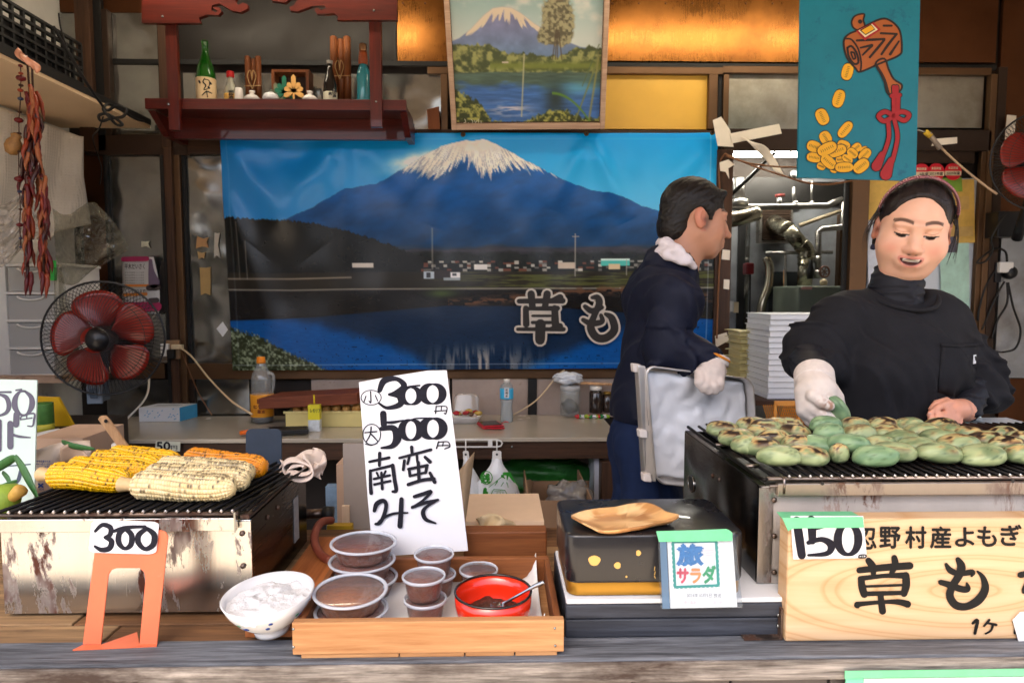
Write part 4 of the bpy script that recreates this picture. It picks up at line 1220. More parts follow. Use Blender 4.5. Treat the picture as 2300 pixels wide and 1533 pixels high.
q = P(30, 326, YC - .02)
nut.lathe([(0, -.036), (.018, -.03), (.027, -.008), (.024, .012), (.014, .026), (.018, .036), (.008, .044), (0, .046)], q, 14, Matrix.Rotation(.35, 3, 'Y'))
nut.build('seed_pod', mat('seed_pod', (142, 104, 58), .55, var=.35, scale=60, bump=.6, bscale=90), ch, True)
bk = thing('black_crate', 'black plastic crate with loose cables lying on the left side shelf', 'crate', P(90, 150, 2.6))
g = MB()
zb = EYE + .856
g.box((-2.12, 2.2, zb), (-1.76, 2.95, zb + .012))
for k in range(14):
 yy = 2.2 + .75 * k / 13
 g.box((-1.77, yy - .006, zb), (-1.758, yy + .006, zb + .19))
for k in range(6):
 g.box((-1.772, 2.2, zb + .02 + .033 * k), (-1.756, 2.95, zb + .03 + .033 * k))
tag(g.build('crate_lattice', BLACKR, bk), kind='stuff')
MB().box((-2.12, 2.22, zb + .012), (-1.80, 2.93, zb + .15)).build('dark_cloth', mat('dark_cloth', (24, 22, 24), .9), bk)
cb = thing('cable', 'black cable looped in a bow over the edge of the side shelf', 'cable', P(250, 255, 2.9))
CBL = BLACKR
pts = [(120, 60, 2.5), (160, 130, 2.6), (200, 195, 2.7), (225, 230, 2.85), (240, 248, 2.9), (262, 238, 2.9), (284, 246, 2.9), (276, 262, 2.9), (250, 266, 2.9), (228, 272, 2.9), (222, 260, 2.9), (240, 256, 2.9), (262, 268, 2.9), (275, 280, 2.9), (262, 280, 2.9), (248, 266, 2.9), (232, 245, 2.88), (250, 235, 2.95), (300, 265, 3.2), (322, 272, 3.3)]
MB().tube(crom([P(*p) for p in pts], 6), .006, 6).build('cord', CBL, cb, True)
MB().tube(crom([P(*p) for p in ((232, 262, 2.9), (222, 290, 2.95), (208, 310, 3.3), (220, 350, 3.4), (228, 380, 3.42), (224, 415, 3.42))], 6), .003, 5).build('loose_end', CBL, cb, True)
MB().tube(crom([P(*p) for p in ((132, 30, 2.6), (136, 60, 2.6), (150, 105, 2.6), (175, 150, 2.65), (205, 200, 2.8))], 6), .003, 5).build('thin_wire', CBL, cb, True)
# ================================================================ corn grill on the left
ZG = EYE - .366
gl_ = thing('corn_grill', 'rusty stainless charcoal grill with a black grate at the left, corn on top', 'grill', (-.9, 1.25, ZS))
GSTEEL = steel('grill_front_steel', (204, 200, 194), .2, (60, 1, 1), rust=(112, 48, 12), rust_amt=.54, wavy=.8)
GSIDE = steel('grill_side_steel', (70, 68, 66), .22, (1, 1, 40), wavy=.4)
SOOT = mat('sooty_black', (13, 12, 12), .5, var=.4, scale=30)
RUSTBAR = steel('rusty_rail', (120, 104, 94), .4, rust=(84, 46, 26), rust_amt=.48)
XGR = P(566, 1280, 1.10).x
MB().box((-.825, 1.10, ZS + .002), (XGR, 1.106, ZG - .012)).build('front_panel', GSTEEL, gl_, bevel=.001)
MB().box((XGR - .006, 1.1065, ZS + .002), (XGR, 1.42, ZG - .012)).build('side_panel', GSIDE, gl_)
MB().box((-.825, 1.41, ZS + .002), (XGR - .007, 1.42, ZG - .012)).build('rear_panel', GSIDE, gl_)
MB().box((-.815, 1.108, ZS + .03), (XGR - .01, 1.405, ZG - .06)).build('ember_bed', SOOT, gl_)
MB().box((P(518, 1280, 1.10).x, 1.0975, ZS + .004), (XGR + .001, 1.0995, ZG - .014)).build('corner_plate', GSTEEL, gl_)
XLR = P(533, 1168, 1.092).x
MB().box((-.82, 1.086, ZG - .026), (XLR, 1.094, ZG - .004)).build('front_lip', GSTEEL, gl_, bevel=.001)
MB().box((XLR - .003, 1.0845, ZG - .028), (XLR + .0, 1.0858, ZG + .006)).build('lip_tab', STEELP, gl_)
for px, py in ((544, 1197), (546, 1270)):
 MB().lathe([(.005, 0), (.004, .003), (0, .004)], P(px, py, 1.097), 8, Matrix.Rotation(PI / 2, 3, 'X')).build('screw', RUSTBAR, gl_, True)
MB().tube([(-.82, 1.096, ZG + .000), (XLR, 1.096, ZG)], .0038, 8).build('grate_rail', RUSTBAR, gl_, True)
MB().tube([(-.82, 1.405, ZG + .000), (XGR - .01, 1.405, ZG)], .0038, 8).build('grate_rail', RUSTBAR, gl_, True)
BAR = mat('grate_bar', (22, 19, 18), .42, metal=.6, var=.5, scale=40, dirt=(80, 54, 40), dirt_amt=.66)
n = 0
x = -.875
MB().box((-.825, 1.1065, ZS + .002), (-.819, 1.4095, ZG - .012)).build('side_panel', GSIDE, gl_)
barme = MB().tube([(0, 0, 0), (.06, .315, 0)], .0030, 6).build('grate_bar', BAR, None, True, loc=(0, 0, 0)).data
bpy.data.objects.remove(bpy.data.objects['grate_bar'])
TIP = mat('bar_tip', (196, 190, 184), .3, metal=.8)
tips = MB()
while x < XLR - .005:
 o = bpy.data.objects.new('grate_bar', barme); COL.objects.link(o); o.parent = gl_
 o.location = Vector((x, 1.091, ZG + .0065)) - WLOC[gl_]
 if x < -.82:
  f_ = (-.82 - x) / .06
  o.location += Vector((.06, .315, 0)) * f_; o.scale = (1 - f_, 1 - f_, 1)
  x += .0182; continue
 tips.lathe([(0, -.0035), (.0034, 0), (0, .0035)], (x, 1.0905, ZG + .0065), 7)
 x += .0182
tag(tips.build('bar_tip', TIP, gl_, True), kind='stuff')
MB().box((XLR + .002, 1.10, ZG - .01), (XGR - .002, 1.40, ZG - .004)).build('side_flange', RUSTBAR, gl_)
for dx in (.008, .018, .028):
 MB().tube([(XLR + dx - .004, 1.10, ZG + .004), (XLR + dx - .004 + .0, 1.40, ZG + .004)], .0024, 6).build('side_rod', BAR, gl_, True)
for px, py in ((625, 1150), (652, 1165)):
 q = P(px, py, 1.2); q.x = XGR + .0005
 MB().lathe([(.005, 0), (.004, .003), (0, .004)], (XGR, 1.18 + (px - 625) * .002, ZG - .035 - .0), 8, Matrix.Rotation(PI / 2, 3, 'Y')).build('rivet', RUSTBAR, gl_, True)
lb = MB().box((XGR + .0005, 1.33, ZG - .14), (XGR + .0015, 1.36, ZG - .05)).build('rating_label', mat('label_sticker', (150, 150, 150), .5, var=.3, scale=80), gl_)
def cob_mesh(rows, kern, L, R, seed, kh):
 nu, nv = rows * 6, kern * 5
 u = np.arange(nu) / nu
 v = np.linspace(0, 1, nv)
 Ug, Vg = np.meshgrid(u, v)
 ur = (Ug * rows) % 1
 row = np.floor(Ug * rows)
 ksh = _h(row, row * 0, seed) * .6
 kk = Vg * kern + ksh + .15 * np.sin(Vg * 9 + row)
 vr = kk % 1
 kidx = np.floor(kk)
 hh = (1 - np.abs(2 * ur - 1) ** 3.2) * (1 - np.abs(2 * vr - 1) ** 3.2)
 jit = .75 + .5 * _h(row, kidx, seed + 1)
 env = R * (1 - .10 * Vg - .35 * np.clip((Vg - .82) / .18, 0, 1) ** 2.4 - .30 * np.clip((.08 - Vg) / .08, 0, 1) ** 2)
 wob = 1 + .035 * np.sin(Vg * 7 + seed)
 r = env * wob + kh * hh * jit - kh * .5
 th = 2 * PI * (Ug + .03 * np.sin(Vg * 5 + seed))
 V = np.stack([(Vg - .5) * L, r * np.cos(th), r * np.sin(th)], -1)
 V = np.concatenate([V.reshape(-1, 3), [[-.5 * L, 0, 0], [.5 * L + .004, 0, 0]]])
 idx = np.arange(nu * nv).reshape(nv, nu)
 nx = np.roll(idx, -1, 1)
 F = np.stack([idx[:-1], nx[:-1], nx[1:], idx[1:]], -1).reshape(-1, 4)
 F = [tuple(q) for q in F.tolist()] + [(nu * nv, nx[0, k], idx[0, k]) for k in range(nu)] + [(nu * nv + 1, idx[-1, k], nx[-1, k]) for k in range(nu)]
 return V, F, hh, kidx * 31 + row, np.stack([Ug, Vg], -1)
def make_cob(label, base, hi, lo, char, p0, p1, R, seed, rows=16, spin=0.0, stalk=False):
 a, b = Vector(p0), Vector(p1)
 L = (b - a).length
 V, F, hh, kid, uv = cob_mesh(rows, int(L / .0048), L, R, seed, .0034)
 cols = np.zeros((len(V), 3))
 base, hi, lo = npl(base), npl(hi), npl(lo)
 kr = _h(kid, kid * 0 + 3, seed)
 c = base * (1 - kr[..., None] * .6) + hi * kr[..., None] * .6
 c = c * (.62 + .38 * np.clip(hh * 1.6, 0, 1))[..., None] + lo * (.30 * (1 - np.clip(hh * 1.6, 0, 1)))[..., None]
 up = np.exp(-(((uv[..., 0] - (.25 - spin / (2 * PI)) % 1 + .5) % 1 - .5) / .13) ** 2)
 kv, kr_ = np.floor(kid / 31), kid % 31
 kc = fbm(kr_ * .45 + 3, kv * .16 + kr_, 3, seed + 5)
 k9 = _h(kid, kid * 0 + 9, seed)
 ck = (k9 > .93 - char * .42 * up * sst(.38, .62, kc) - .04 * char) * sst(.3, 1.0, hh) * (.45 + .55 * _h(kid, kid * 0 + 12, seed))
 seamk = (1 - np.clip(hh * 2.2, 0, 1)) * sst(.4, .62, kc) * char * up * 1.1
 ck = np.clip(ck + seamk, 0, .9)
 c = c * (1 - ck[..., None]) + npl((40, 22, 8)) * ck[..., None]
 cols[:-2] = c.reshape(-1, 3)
 cols[-2:] = base
 t = thing('corn_cob', label, 'corn', a.lerp(b, .5), 'corn cobs on the left grill')
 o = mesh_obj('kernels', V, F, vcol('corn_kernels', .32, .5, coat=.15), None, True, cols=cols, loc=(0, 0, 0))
 o.parent = t
 WLOC[o] = WLOC[t]
 if stalk:
  mb = MB()
  mb.lathe([(.012, -.030), (.0135, -.028), (.0115, -.018), (.011, -.01), (.014, .0), (.013, .006)], (-L / 2, 0, 0), 14, Matrix.Rotation(PI / 2, 3, 'Y'))
  q = mb.build('stalk', mat('corn_stalk', (206, 176, 128), .6, var=.2, scale=50), None, True, loc=(0, 0, 0))
  q.parent = t
 d = (b - a).normalized()
 t.rotation_mode = 'QUATERNION'
 t.rotation_quaternion = d.to_track_quat('X', 'Z') @ Quaternion((1, 0, 0), spin)
 return t
Y_, YH, YL = (240, 180, 4), (252, 206, 20), (180, 112, 4)
W_, WH, WL = (226, 204, 150), (240, 226, 186), (150, 104, 50)
O_, OH, OL = (226, 138, 14), (240, 164, 30), (120, 60, 6)
zc = ZG + .010
def ax(p, q, r):
 return PZ(p[0], p[1], zc + r), PZ(q[0], q[1], zc + r)
for i, (lb_, cs, chr_, p, q, r, sd, stl) in enumerate([
 ('bright yellow grilled corn cob nearest the street at the left', (Y_, YH, YL), .7, (120, 1066), (290, 1078), .0232, 3, True),
 ('second yellow corn cob, lying just behind the nearest yellow one', (Y_, YH, YL), .8, (162, 1051), (335, 1062), .0232, 5, False),
 ('third yellow corn cob, between the second and the rearmost yellow ones', (Y_, YH, YL), .85, (214, 1036), (362, 1048), .0232, 8, False),
 ('rearmost yellow corn cob beside the wooden paddle', (Y_, YH, YL), .75, (254, 1024), (398, 1036), .0230, 11, False),
 ('orange charred corn cob in front of the dark slate plate', (O_, OH, OL), .8, (425, 1031), (592, 1049), .0235, 13, False),
 ('rear pale corn cob with charred kernels beside the orange one', (W_, WH, WL), 1.9, (362, 1050), (566, 1061), .0232, 17, False),
 ('middle pale corn cob between the front and rear pale ones', (W_, WH, WL), 1.5, (335, 1068), (556, 1077), .0230, 19, False),
 ('front pale corn cob with a stub of stalk, nearest the price stand', (W_, WH, WL), 1.5, (306, 1088), (524, 1094), .0248, 23, True)]):
 a, b = ax(p, q, r)
 make_cob(lb_, *cs, chr_, a, b, r, sd, 16 if i > 4 else 18, random.uniform(-.3, .3), stl)
sl_ = thing('slate_plate', 'upright dark slate-blue plate with rounded corners behind the corn', 'plate', P(592, 1065, 1.47))
def rrect(x0, y0, x1, y1, r, k=5):
 out = []
 for cx, cy, a0 in ((x1 - r, y0 + r, -90), (x1 - r, y1 - r, 0), (x0 + r, y1 - r, 90), (x0 + r, y0 + r, 180)):
  for j in range(k + 1):
   a = math.radians(a0 + 90 * j / k)
   out.append((cx + r * math.cos(a), cy + r * math.sin(a)))
 return out
MB().prism([P(x, y, 1.47) for x, y in rrect(552, 963, 632, 1090, 12)], (0, .005, 0)).build('plate', mat('slate_blue', (52, 62, 76), .55, var=.15, scale=20, bump=.1), sl_)
MB().box((P(565, 1090, 1.477).x, 1.478, ZS), (P(620, 1090, 1.477).x, 1.49, P(592, 1040, 1.48).z)).build('foot', DARKWOOD_V, sl_)
PADW = wood('paddle_wood', (176, 128, 88), (222, 180, 136), 2, 1.0, .5, .1)
pd = thing('wooden_paddle', 'pale wooden rice paddle leaning with its handle up behind the corn', 'paddle', P(300, 1016, 1.6))
o1 = [(219, 941), (224, 934), (236, 934), (243, 941), (288, 1004), (312, 1014), (330, 1030), (326, 1046), (300, 1046), (276, 1030), (270, 1012)]
MB().prism([P(x, y, 1.60 + (y - 935) * .0002) for x, y in o1], (0, .009, 0)).build('paddle', PADW, pd, bevel=.002)
MB().lathe([(.0045, 0), (.0045, .0006)], P(238, 945, 1.599), 10, Matrix.Rotation(PI / 2, 3, 'X')).build('hole', BLACKP, pd)
MB().box((P(272, 1030, 1.6).x, 1.575, ZS), (P(330, 1030, 1.6).x, 1.64, P(300, 1034, 1.6).z)).build('rest', DARKWOOD, pd)
PORC = mat('white_porcelain', (208, 210, 214), .15, var=.02, coat=.4)
wd = thing('white_dish', 'wide white oval dish behind the corn', 'dish', P(422, 1034, 1.64))
q = P(422, 1017, 1.66)
MB().lathe([(.035, -.035), (.06, -.030), (.074, -.006), (.080, .001), (.0785, .002), (.072, -.004), (.058, -.026), (0, -.03)], (0, 0, 0), 40).build('bowl', PORC, wd, True)
wd.children[0].data.transform(Matrix.Diagonal((1.02, .70, 1, 1)) ); wd.children[0].location = q - WLOC[wd]
MB().box((q.x - .12, 1.56, ZS), (q.x + .05, 1.72, q.z - .036)).build('stand', DARKWOOD, wd)
bg_ = thing('paper_bag', 'beige paper bag printed with blue writing beside the yellow corn', 'bag', P(140, 1110, 1.50))
BAGP = mat('bag_paper', (222, 204, 186), .75, var=.08, scale=6, bump=.25, bscale=22, bdist=.006)
def bagf(u, v):
 px = 78 + u * (124 + 14 * v)
 top = np.interp(u, [0, .25, .5, .62, 1], [1012, 1000, 992, 990, 988])
 return (px, top + v * (1140 - top), 1.52 + .05 * u * u + .01 * math.sin(u * 9 + v * 7) - .012 * math.sin(v * 12) * u)
MB().sheet(pgrid(bagf, 22, 16), .002).build('bag_front', BAGP, bg_, True)
MB().sheet(pgrid(lambda u, v: (135 + u * 66, np.interp(u, [0, .5, 1], [1006, 990, 1030]) + v * 40, 1.49 + .03 * v - .01 * u), 8, 6), .002).build('folded_flap', mat('bag_paper_dark', (200, 172, 148), .75, var=.1), bg_, True)
PLG = Plane(P(80, 1000, 1.495), P(200, 1000, 1.51), P(80, 1100, 1.495))
tb = MB()
for i, t_ in enumerate(('環境保護のため', '開封の際カッター', '刃の出しすぎに', 'ご注意下さい。')):
 quadtext(tb, PLG, t_, rect(81, 1033 + i * 6, 113, 1038 + i * 6), .02, 0)
quadtext(tb, PLG, 'SDS', rect(88, 1096, 99, 1100), .02, 0)
tb.build('blue_print', mat('blue_print', (40, 80, 160), .6), bg_)
strokes(PLG, [[(87, 1086, 4), (96, 1093, 4)], [(96, 1086, 4), (87, 1093, 4)]], mat('blue_print', (40, 80, 160), .6), 'blue_mark', bg_, .0002, k=2)
o = MB().pbox(70, 984, 190, 1120, 1.66, .18).build('cardboard_box', mat('cardboard', (186, 156, 132), .8, var=.08), None)
solo(o, 'brown cardboard box behind the beige paper bag', 'box')
def sgn(name, lab, q4, Y0, Y1, m_, th=.004):
 a, b, c, d = [P(x, y, Y) for (x, y), Y in zip(q4, (Y0, Y0, Y1, Y1))]
 pl = Plane(a, b, d)
 t = thing(name, lab, 'sign', P((q4[2][0] + q4[3][0]) / 2, max(q4[2][1], q4[3][1]), Y1))
 MB().prism([pl.at(*x) for x in q4], -pl.n * th).build('card', m_, t)
 return t, pl
GRC = mat('pale_green_card', (206, 226, 216), .65, var=.05, scale=5)
gs, PLS = sgn('price_sign', 'pale green card price sign with big dark figures cut off at the left edge', [(-60, 850), (83, 853), (76, 1140), (-60, 1140)], 1.52, 1.40, GRC)
GINK = mat('grey_marker', (78, 74, 92), .5, var=.2, scale=40)
strokes(PLS, [[(56, 878, 5), (70, 892, 11), (71, 912, 13), (60, 930, 6), (46, 930, 6), (34, 915, 13), (34, 895, 12), (44, 880, 6), (56, 878, 5)],
    [(-2, 885, 5), (14, 892, 10), (20, 910, 11), (14, 926, 8), (-4, 934, 5)], [(-10, 880, 4), (24, 880, 5)], [(36, 876, 4), (48, 874, 4)],
    [(37, 930, 14), (36, 953, 14)], [(46, 940, 4), (50, 934, 3), (76, 928, 4), (76, 944, 5), (73, 956, 4), (62, 956, 3)], [(46, 942, 3), (72, 938, 3)], [(60, 930, 3), (60, 938, 3)],
    [(0, 945, 8), (-1, 1010, 9)], [(23, 951, 14), (23, 1002, 14)], [(30, 976, 6), (44, 980, 6), (68, 982, 3)]], GINK, 'figures', gs, .0006)
strokes(PLS, [[(18, 1046, 3), (68, 1042, 3)], [(48, 1050, 8), (42, 1075, 9), (34, 1085, 6)]], mat('dark_blue_marker', (44, 56, 80), .5), 'figures', gs, .0006)
hk = thing('husked_corn', 'green corn still in its husk with a folded long leaf at the far left', 'corn', P(20, 1130, 1.30))
LEAF = mat('corn_leaf', (52, 104, 50), .45, var=.3, scale=14, stretch=(8, 8, 1), bump=.2)
HUSK = mat('corn_husk', (140, 168, 62), .5, var=.25, scale=10, stretch=(6, 6, 1), bump=.3, bscale=40)
def leaf(pts, w0, par, m_=LEAF):
 q = crom([np.array(P(*p)) for p in pts], 6)
 A = []
 for i, c in enumerate(q):
  t = i / (len(q) - 1)
  ww = w0 * (math.sin(PI * min(.97, .12 + .86 * t)) ** .6)
  d = np.array(q[min(i + 1, len(q) - 1)]) - np.array(q[max(i - 1, 0)])
  n = np.cross(d, (0, 1, .25)); n /= np.linalg.norm(n) + 1e-9
  A.append([c + n * ww * s_ + np.array((0, .25 * ww * abs(s_), 0)) for s_ in (-1, -.5, 0, .5, 1)])
 return MB().sheet(A, .0008).build('leaf', m_, par, True)
leaf([(-30, 1066, 1.34), (0, 1046, 1.33), (26, 1030, 1.32), (36, 1026, 1.31)], .009, hk)
leaf([(32, 1024, 1.31), (48, 1050, 1.30), (66, 1085, 1.29), (84, 1118, 1.28)], .009, hk)
leaf([(4, 1060, 1.35), (16, 1075, 1.34), (24, 1092, 1.33)], .007, hk)
leaf([(-20, 1100, 1.33), (8, 1092, 1.32), (38, 1078, 1.31)], .006, hk)
mb = MB().tube(crom([P(*p) for p in ((-40, 1150, 1.26), (-5, 1128, 1.27), (24, 1104, 1.28), (40, 1086, 1.29))], 5), [.03, .032, .033, .034, .034, .034, .033, .032, .03, .028, .024, .02, .016, .011, .006, .002], 14)
mb.build('husk', HUSK, hk, True)
mb = MB().tube(crom([P(*p) for p in ((28, 1116, 1.265), (42, 1104, 1.262), (52, 1094, 1.262))], 5), [.010, .0105, .011, .0115, .012, .0125, .013, .0125, .012, .009, .004], 12)
mb.build('stem', mat('corn_stem', (190, 150, 70), .6, var=.25, scale=40), hk, True)
leaf([(138, 992, 1.5), (165, 1002, 1.48), (212, 1008, 1.46)], .008, tag(thing('loose_leaf', 'single green corn leaf lying across the paper bag', 'leaf', P(175, 1000, 1.48))))
for lab, q4, txt_ in (('small white price tag with a large zero on the back counter edge behind the paddle', [(190, 986), (240, 986), (238, 1012), (190, 1010)], ('0', (198, 988, 224, 1004), '円', (220, 996, 234, 1008))),
      ('small curled paper price tag reading fifty on the back counter edge', [(350, 990), (405, 992), (404, 1013), (348, 1012)], ('50', (352, 992, 382, 1010), '円', (384, 1000, 398, 1010)))):
 t, pl = sgn('price_tag', lab, q4, 2.874, 2.874, mat('tag_paper', (214, 216, 196), .7, var=.06), .002)
 tb = MB()
 quadtext(tb, pl, txt_[0], rect(*txt_[1]), .05, .0006); quadtext(tb, pl, txt_[2], rect(*txt_[3]), .02, .0006)
 tb.build('figures', INK, t)
cn = thing('green_can', 'green printed tin can on the ledge below the drawers', 'can', P(97, 968, 2.5))
ccan = P(97, 968, 2.5)
MB().lathe([(.036, 0), (.037, .004), (.037, .102), (.036, .106), (.033, .106), (.033, .02), (0, .02)], ccan, 28).build('can', mat('can_green', (80, 128, 60), .35, var=.3, scale=40, metal=.3), cn, True)
MB().lathe([(.0374, .0), (.0374, .03)], ccan, 28).build('label_band', mat('can_band', (186, 178, 60), .4, var=.2), cn, True)
o = MB().prism([P(x, y, 2.62) for x, y in ((84, 890), (130, 892), (172, 968), (84, 968))], (0, .012, 0)).build('yellow_sheet', mat('yellow_sheet', (226, 178, 22), .5, var=.06, dirt=(60, 90, 60), dirt_amt=.7), None)
solo(o, 'slanting yellow sheet behind the green can at the left', 'sheet')
o = MB().tube([P(70, 985, 2.3), P(132, 972, 2.3)], .017, 14).build('paper_roll', mat('printed_paper_roll', (200, 198, 192), .6, var=.2, scale=60), None, True)
solo(o, 'rolled printed paper lying below the green can', 'paper roll')
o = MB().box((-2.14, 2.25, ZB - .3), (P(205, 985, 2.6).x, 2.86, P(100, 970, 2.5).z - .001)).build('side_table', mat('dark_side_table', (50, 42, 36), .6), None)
solo(o, 'dark low table at the left end of the back counter carrying the can', 'table')
cp = thing('squeeze_bottle', 'small white plastic bottle behind the wooden paddle', 'bottle', P(262, 1040, 1.66))
q = P(262, 1040, 1.66)
MB().lathe([(.016, -.02), (.018, .0), (.018, .03), (.009, .036)], q, 18).build('bottle', WHITEPL, cp, True)
MB().lathe([(.010, .0365), (.010, .048), (.006, .052), (0, .052)], q, 16).build('cap', WHITEPL, cp, True)
os_ = thing('price_stand', 'orange metal bookend price stand with a white card reading 300', 'price stand', P(270, 1452, 1.0))
ORG = mat('worn_orange_paint', (214, 108, 72), .5, var=.14, scale=6, dirt=(200, 138, 112), dirt_amt=.58)
YB0 = 1.0
zb0 = ZS + .002
pa, pb = PZ(185, 1445, zb0), PZ(353, 1447, zb0)
Ym = (pa.y + pb.y) / 2
PLO = Plane((pa.x, Ym, zb0), (pb.x, Ym, zb0), (pa.x, Ym + .045, zb0 + .19))
out_ = [(186, 1446), (218, 1195), (222, 1186), (232, 1183), (362, 1190), (372, 1194), (377, 1204), (352, 1447), (313, 1447), (327, 1300), (324, 1284), (314, 1275), (262, 1275), (250, 1279), (243, 1290), (226, 1446)]
L_ = [PLO.at(*p) for p in out_]
mbx = MB().prism(L_, -PLO.n * .0022)
mbx.build('stand', ORG, os_)
ft = [PZ(163, 1458, zb0), PZ(352, 1449, zb0), PLO.at(352, 1447), PLO.at(313, 1447), PZ(308, 1418, zb0), PLO.at(226, 1446), PLO.at(186, 1446)]
for p in ft: p.z = zb0
MB().prism(ft, (0, 0, -.0018)).build('foot_plate', ORG, os_)
PLC = Plane(PLO.at(200, 1240, .003), PLO.at(350, 1243, .003), PLO.at(207, 1167, .003))
crd = rrect(0, 0, 1, 1, .12)
TL, TR, BR_, BL_ = np.array((206, 1167.)), np.array((357, 1171.)), np.array((350, 1244.)), np.array((199, 1240.))
cq = [tuple((TL * (1 - u) + TR * u) * (1 - v) + (BL_ * (1 - u) + BR_ * u) * v) for u, v in crd]
MB().prism([PLC.at(*p) for p in cq], -PLC.n * .002).build('price_card', mat('glossy_card', (222, 224, 230), .3, var=.02), os_)
strokes(PLC, [[(214, 1192, 7), (230, 1178, 10), (248, 1184, 12), (247, 1200, 11), (236, 1206, 8)], [(236, 1206, 8), (250, 1214, 13), (246, 1230, 13), (228, 1234, 11), (213, 1226, 6)],
    [(281, 1186, 10), (268, 1198, 13), (267, 1218, 13), (280, 1231, 9), (294, 1222, 13), (295, 1200, 13), (281, 1186, 10)],
    [(330, 1186, 9), (312, 1200, 13), (311, 1218, 13), (326, 1232, 10), (344, 1222, 14), (346, 1200, 14), (330, 1186, 9)], [(256, 1192, 8), (282, 1184, 9), (326, 1182, 7)]], INK, 'figures', os_, .0004)
strokes(PLC, [[(330, 1233, 1), (336, 1232, 1), (335, 1238, 1), (330, 1238, 1), (330, 1233, 1)]], INK, 'yen_mark', os_, .0004)
# ================================================================ tray with sauce cups
def zz(ox, oy, s):
 return lambda x, y: (ox + x / s, oy + y / s)
def zs(fn, st):
 return [[fn(a[0], a[1]) + (a[2],) for a in s] for s in st]
def ring(cx, cy, rx, ry, wk, wn, n=16):
 return [(cx + rx * math.cos(t), cy + ry * math.sin(t), wn + (wk - wn) * abs(math.cos(t)) ** 1.2) for t in np.linspace(-PI / 2, 1.5 * PI, n + 1)]
TRW = wood('tray_pine', (146, 98, 58), (200, 154, 108), 0, 1.3, .55, .3, dirt=(136, 82, 46), dirt_amt=.7)
TRD = wood('tray_dark', (92, 50, 26), (150, 92, 50), 0, 1.1, .55, .25)
TRDY = wood('tray_dark_side', (92, 50, 26), (150, 92, 50), 1, 1.1, .55, .25)
tx0, tx1, ty0, ty1 = -.302, .098, .953, 1.207
tr = thing('wooden_tray', 'shallow wooden tray lined in white holding sauce cups at the centre of the sill', 'tray', ((tx0 + tx1) / 2, 1.08, ZS))
MB().box((tx0, ty0, ZS + .007), (tx1, ty0 + .014, ZS + .056)).build('front_rail', TRW, tr, bevel=.0015)
MB().box((tx0 + .004, ty1 - .013, ZS + .007), (tx1 - .004, ty1, ZS + .052)).build('rear_rail', TRD, tr, bevel=.0015)
for X in (tx0 + .003, tx1 - .013):
 MB().box((X, ty0 + .0145, ZS + .007), (X + .010, ty1 - .0135, ZS + .050)).build('side_rail', TRDY, tr, bevel=.0015)
for a, b in ((tx0 + .012, tx0 + .155), (tx0 + .157, tx0 + .252), (tx0 + .254, tx0 + .326), (tx0 + .328, tx1 - .01)):
 MB().box((a, ty0 + .002, ZS + .0005), (b, ty1 - .003, ZS + .0068)).build('base_slat', TRW, tr, bevel=.0008)
for px, py in ((659, 1412), (659, 1452), (1246, 1410), (1247, 1449)):
 MB().lathe([(.0022, 0), (.0018, .001), (0, .0012)], P(px, py, ty0 - .0002), 8, Matrix.Rotation(PI / 2, 3, 'X')).build('nail', STEELP, tr, True)
zt0 = ZS + .0072
ln = thing('tray_liner', 'white plastic liner curling up at the right end of the wooden tray', 'liner', (.0, 1.08, zt0))
A = []
for v in np.linspace(0, 1, 14):
 row = []
 for u in np.linspace(0, 1, 30):
  X = tx0 + .02 + u * (tx1 - tx0 - .036)
  k = max(0, u - .86) / .14
  row.append((X - .012 * k * k, ty0 + .016 + v * .236, zt0 + .0008 + .050 * k ** 2.2 * (.25 + .75 * abs(2 * v - 1) ** 3) + .0006 * math.sin(u * 20 + v * 9)))
 A.append(row)
MB().sheet(A, -.0012).build('sheet', mat('liner_white', (226, 228, 230), .4, var=.05), ln, True)
MISO = mat('brown_miso', (112, 48, 14), .35, var=.4, scale=90, bump=1.0, bscale=140, bdist=.003)
MISOL = mat('light_miso', (142, 78, 30), .4, var=.35, scale=120, bump=1.0, bscale=180, bdist=.003)
CUPP = clear('cup_plastic', (238, 240, 240), .06, .06, .8)
LIDP = clear('lid_plastic', (232, 236, 244), .07, .07, .9)
RIMP = mat('lid_rim_plastic', (214, 220, 232), .15, var=.04, alpha=.62, coat=.3)
def make_cup(r, h, flute, miso, nm='sauce_cup'):
 t = thing(nm, 'x', 'cup')
 n = 72
 rb = r * .74
 def body(rs, name, m_, z0, z1, par):
  V, F = [], []
  lv = np.linspace(z0, z1, 6)
  for z in lv:
   rr = rb + (r * .93 - rb) * (z / h)
   for k in range(n):
    a = 2 * PI * k / n
    q = rr * rs + flute * (abs(math.sin(a * 7)) - .5) * (1 - .5 * z / h)
    V.append((q * math.cos(a), q * math.sin(a), z))
  for i in range(len(lv) - 1):
   for k in range(n):
    F.append((i * n + k, i * n + (k + 1) % n, (i + 1) * n + (k + 1) % n, (i + 1) * n + k))
  F.append(tuple(range(n))[::-1])
  if name == 'sauce':
   F.append(tuple(range((len(lv) - 1) * n, len(lv) * n)))
  return mesh_obj(name, V, F, m_, par, True)
 body(.965, 'sauce', miso, .0012, h * .86, t)
 body(1.0, 'cup_wall', CUPP, .0002, h * .96, t)
 MB().lathe([(r * .90, h * .93), (r * .86, h * .955), (r * .3, h * .965), (0, h * .965)], (0, 0, 0), 48, cap=False).build('lid', LIDP, t, True)
 MB().lathe([(r * .92, h * .86), (r * .985, h * .87), (r, h * .93), (r * .99, h * .985), (r * .95, h), (r * .915, h * .985), (r * .90, h * .935)], (0, 0, 0), 56, cap=False).build('lid_rim', RIMP, t.children[-1] if t.children else t, True)
 return t
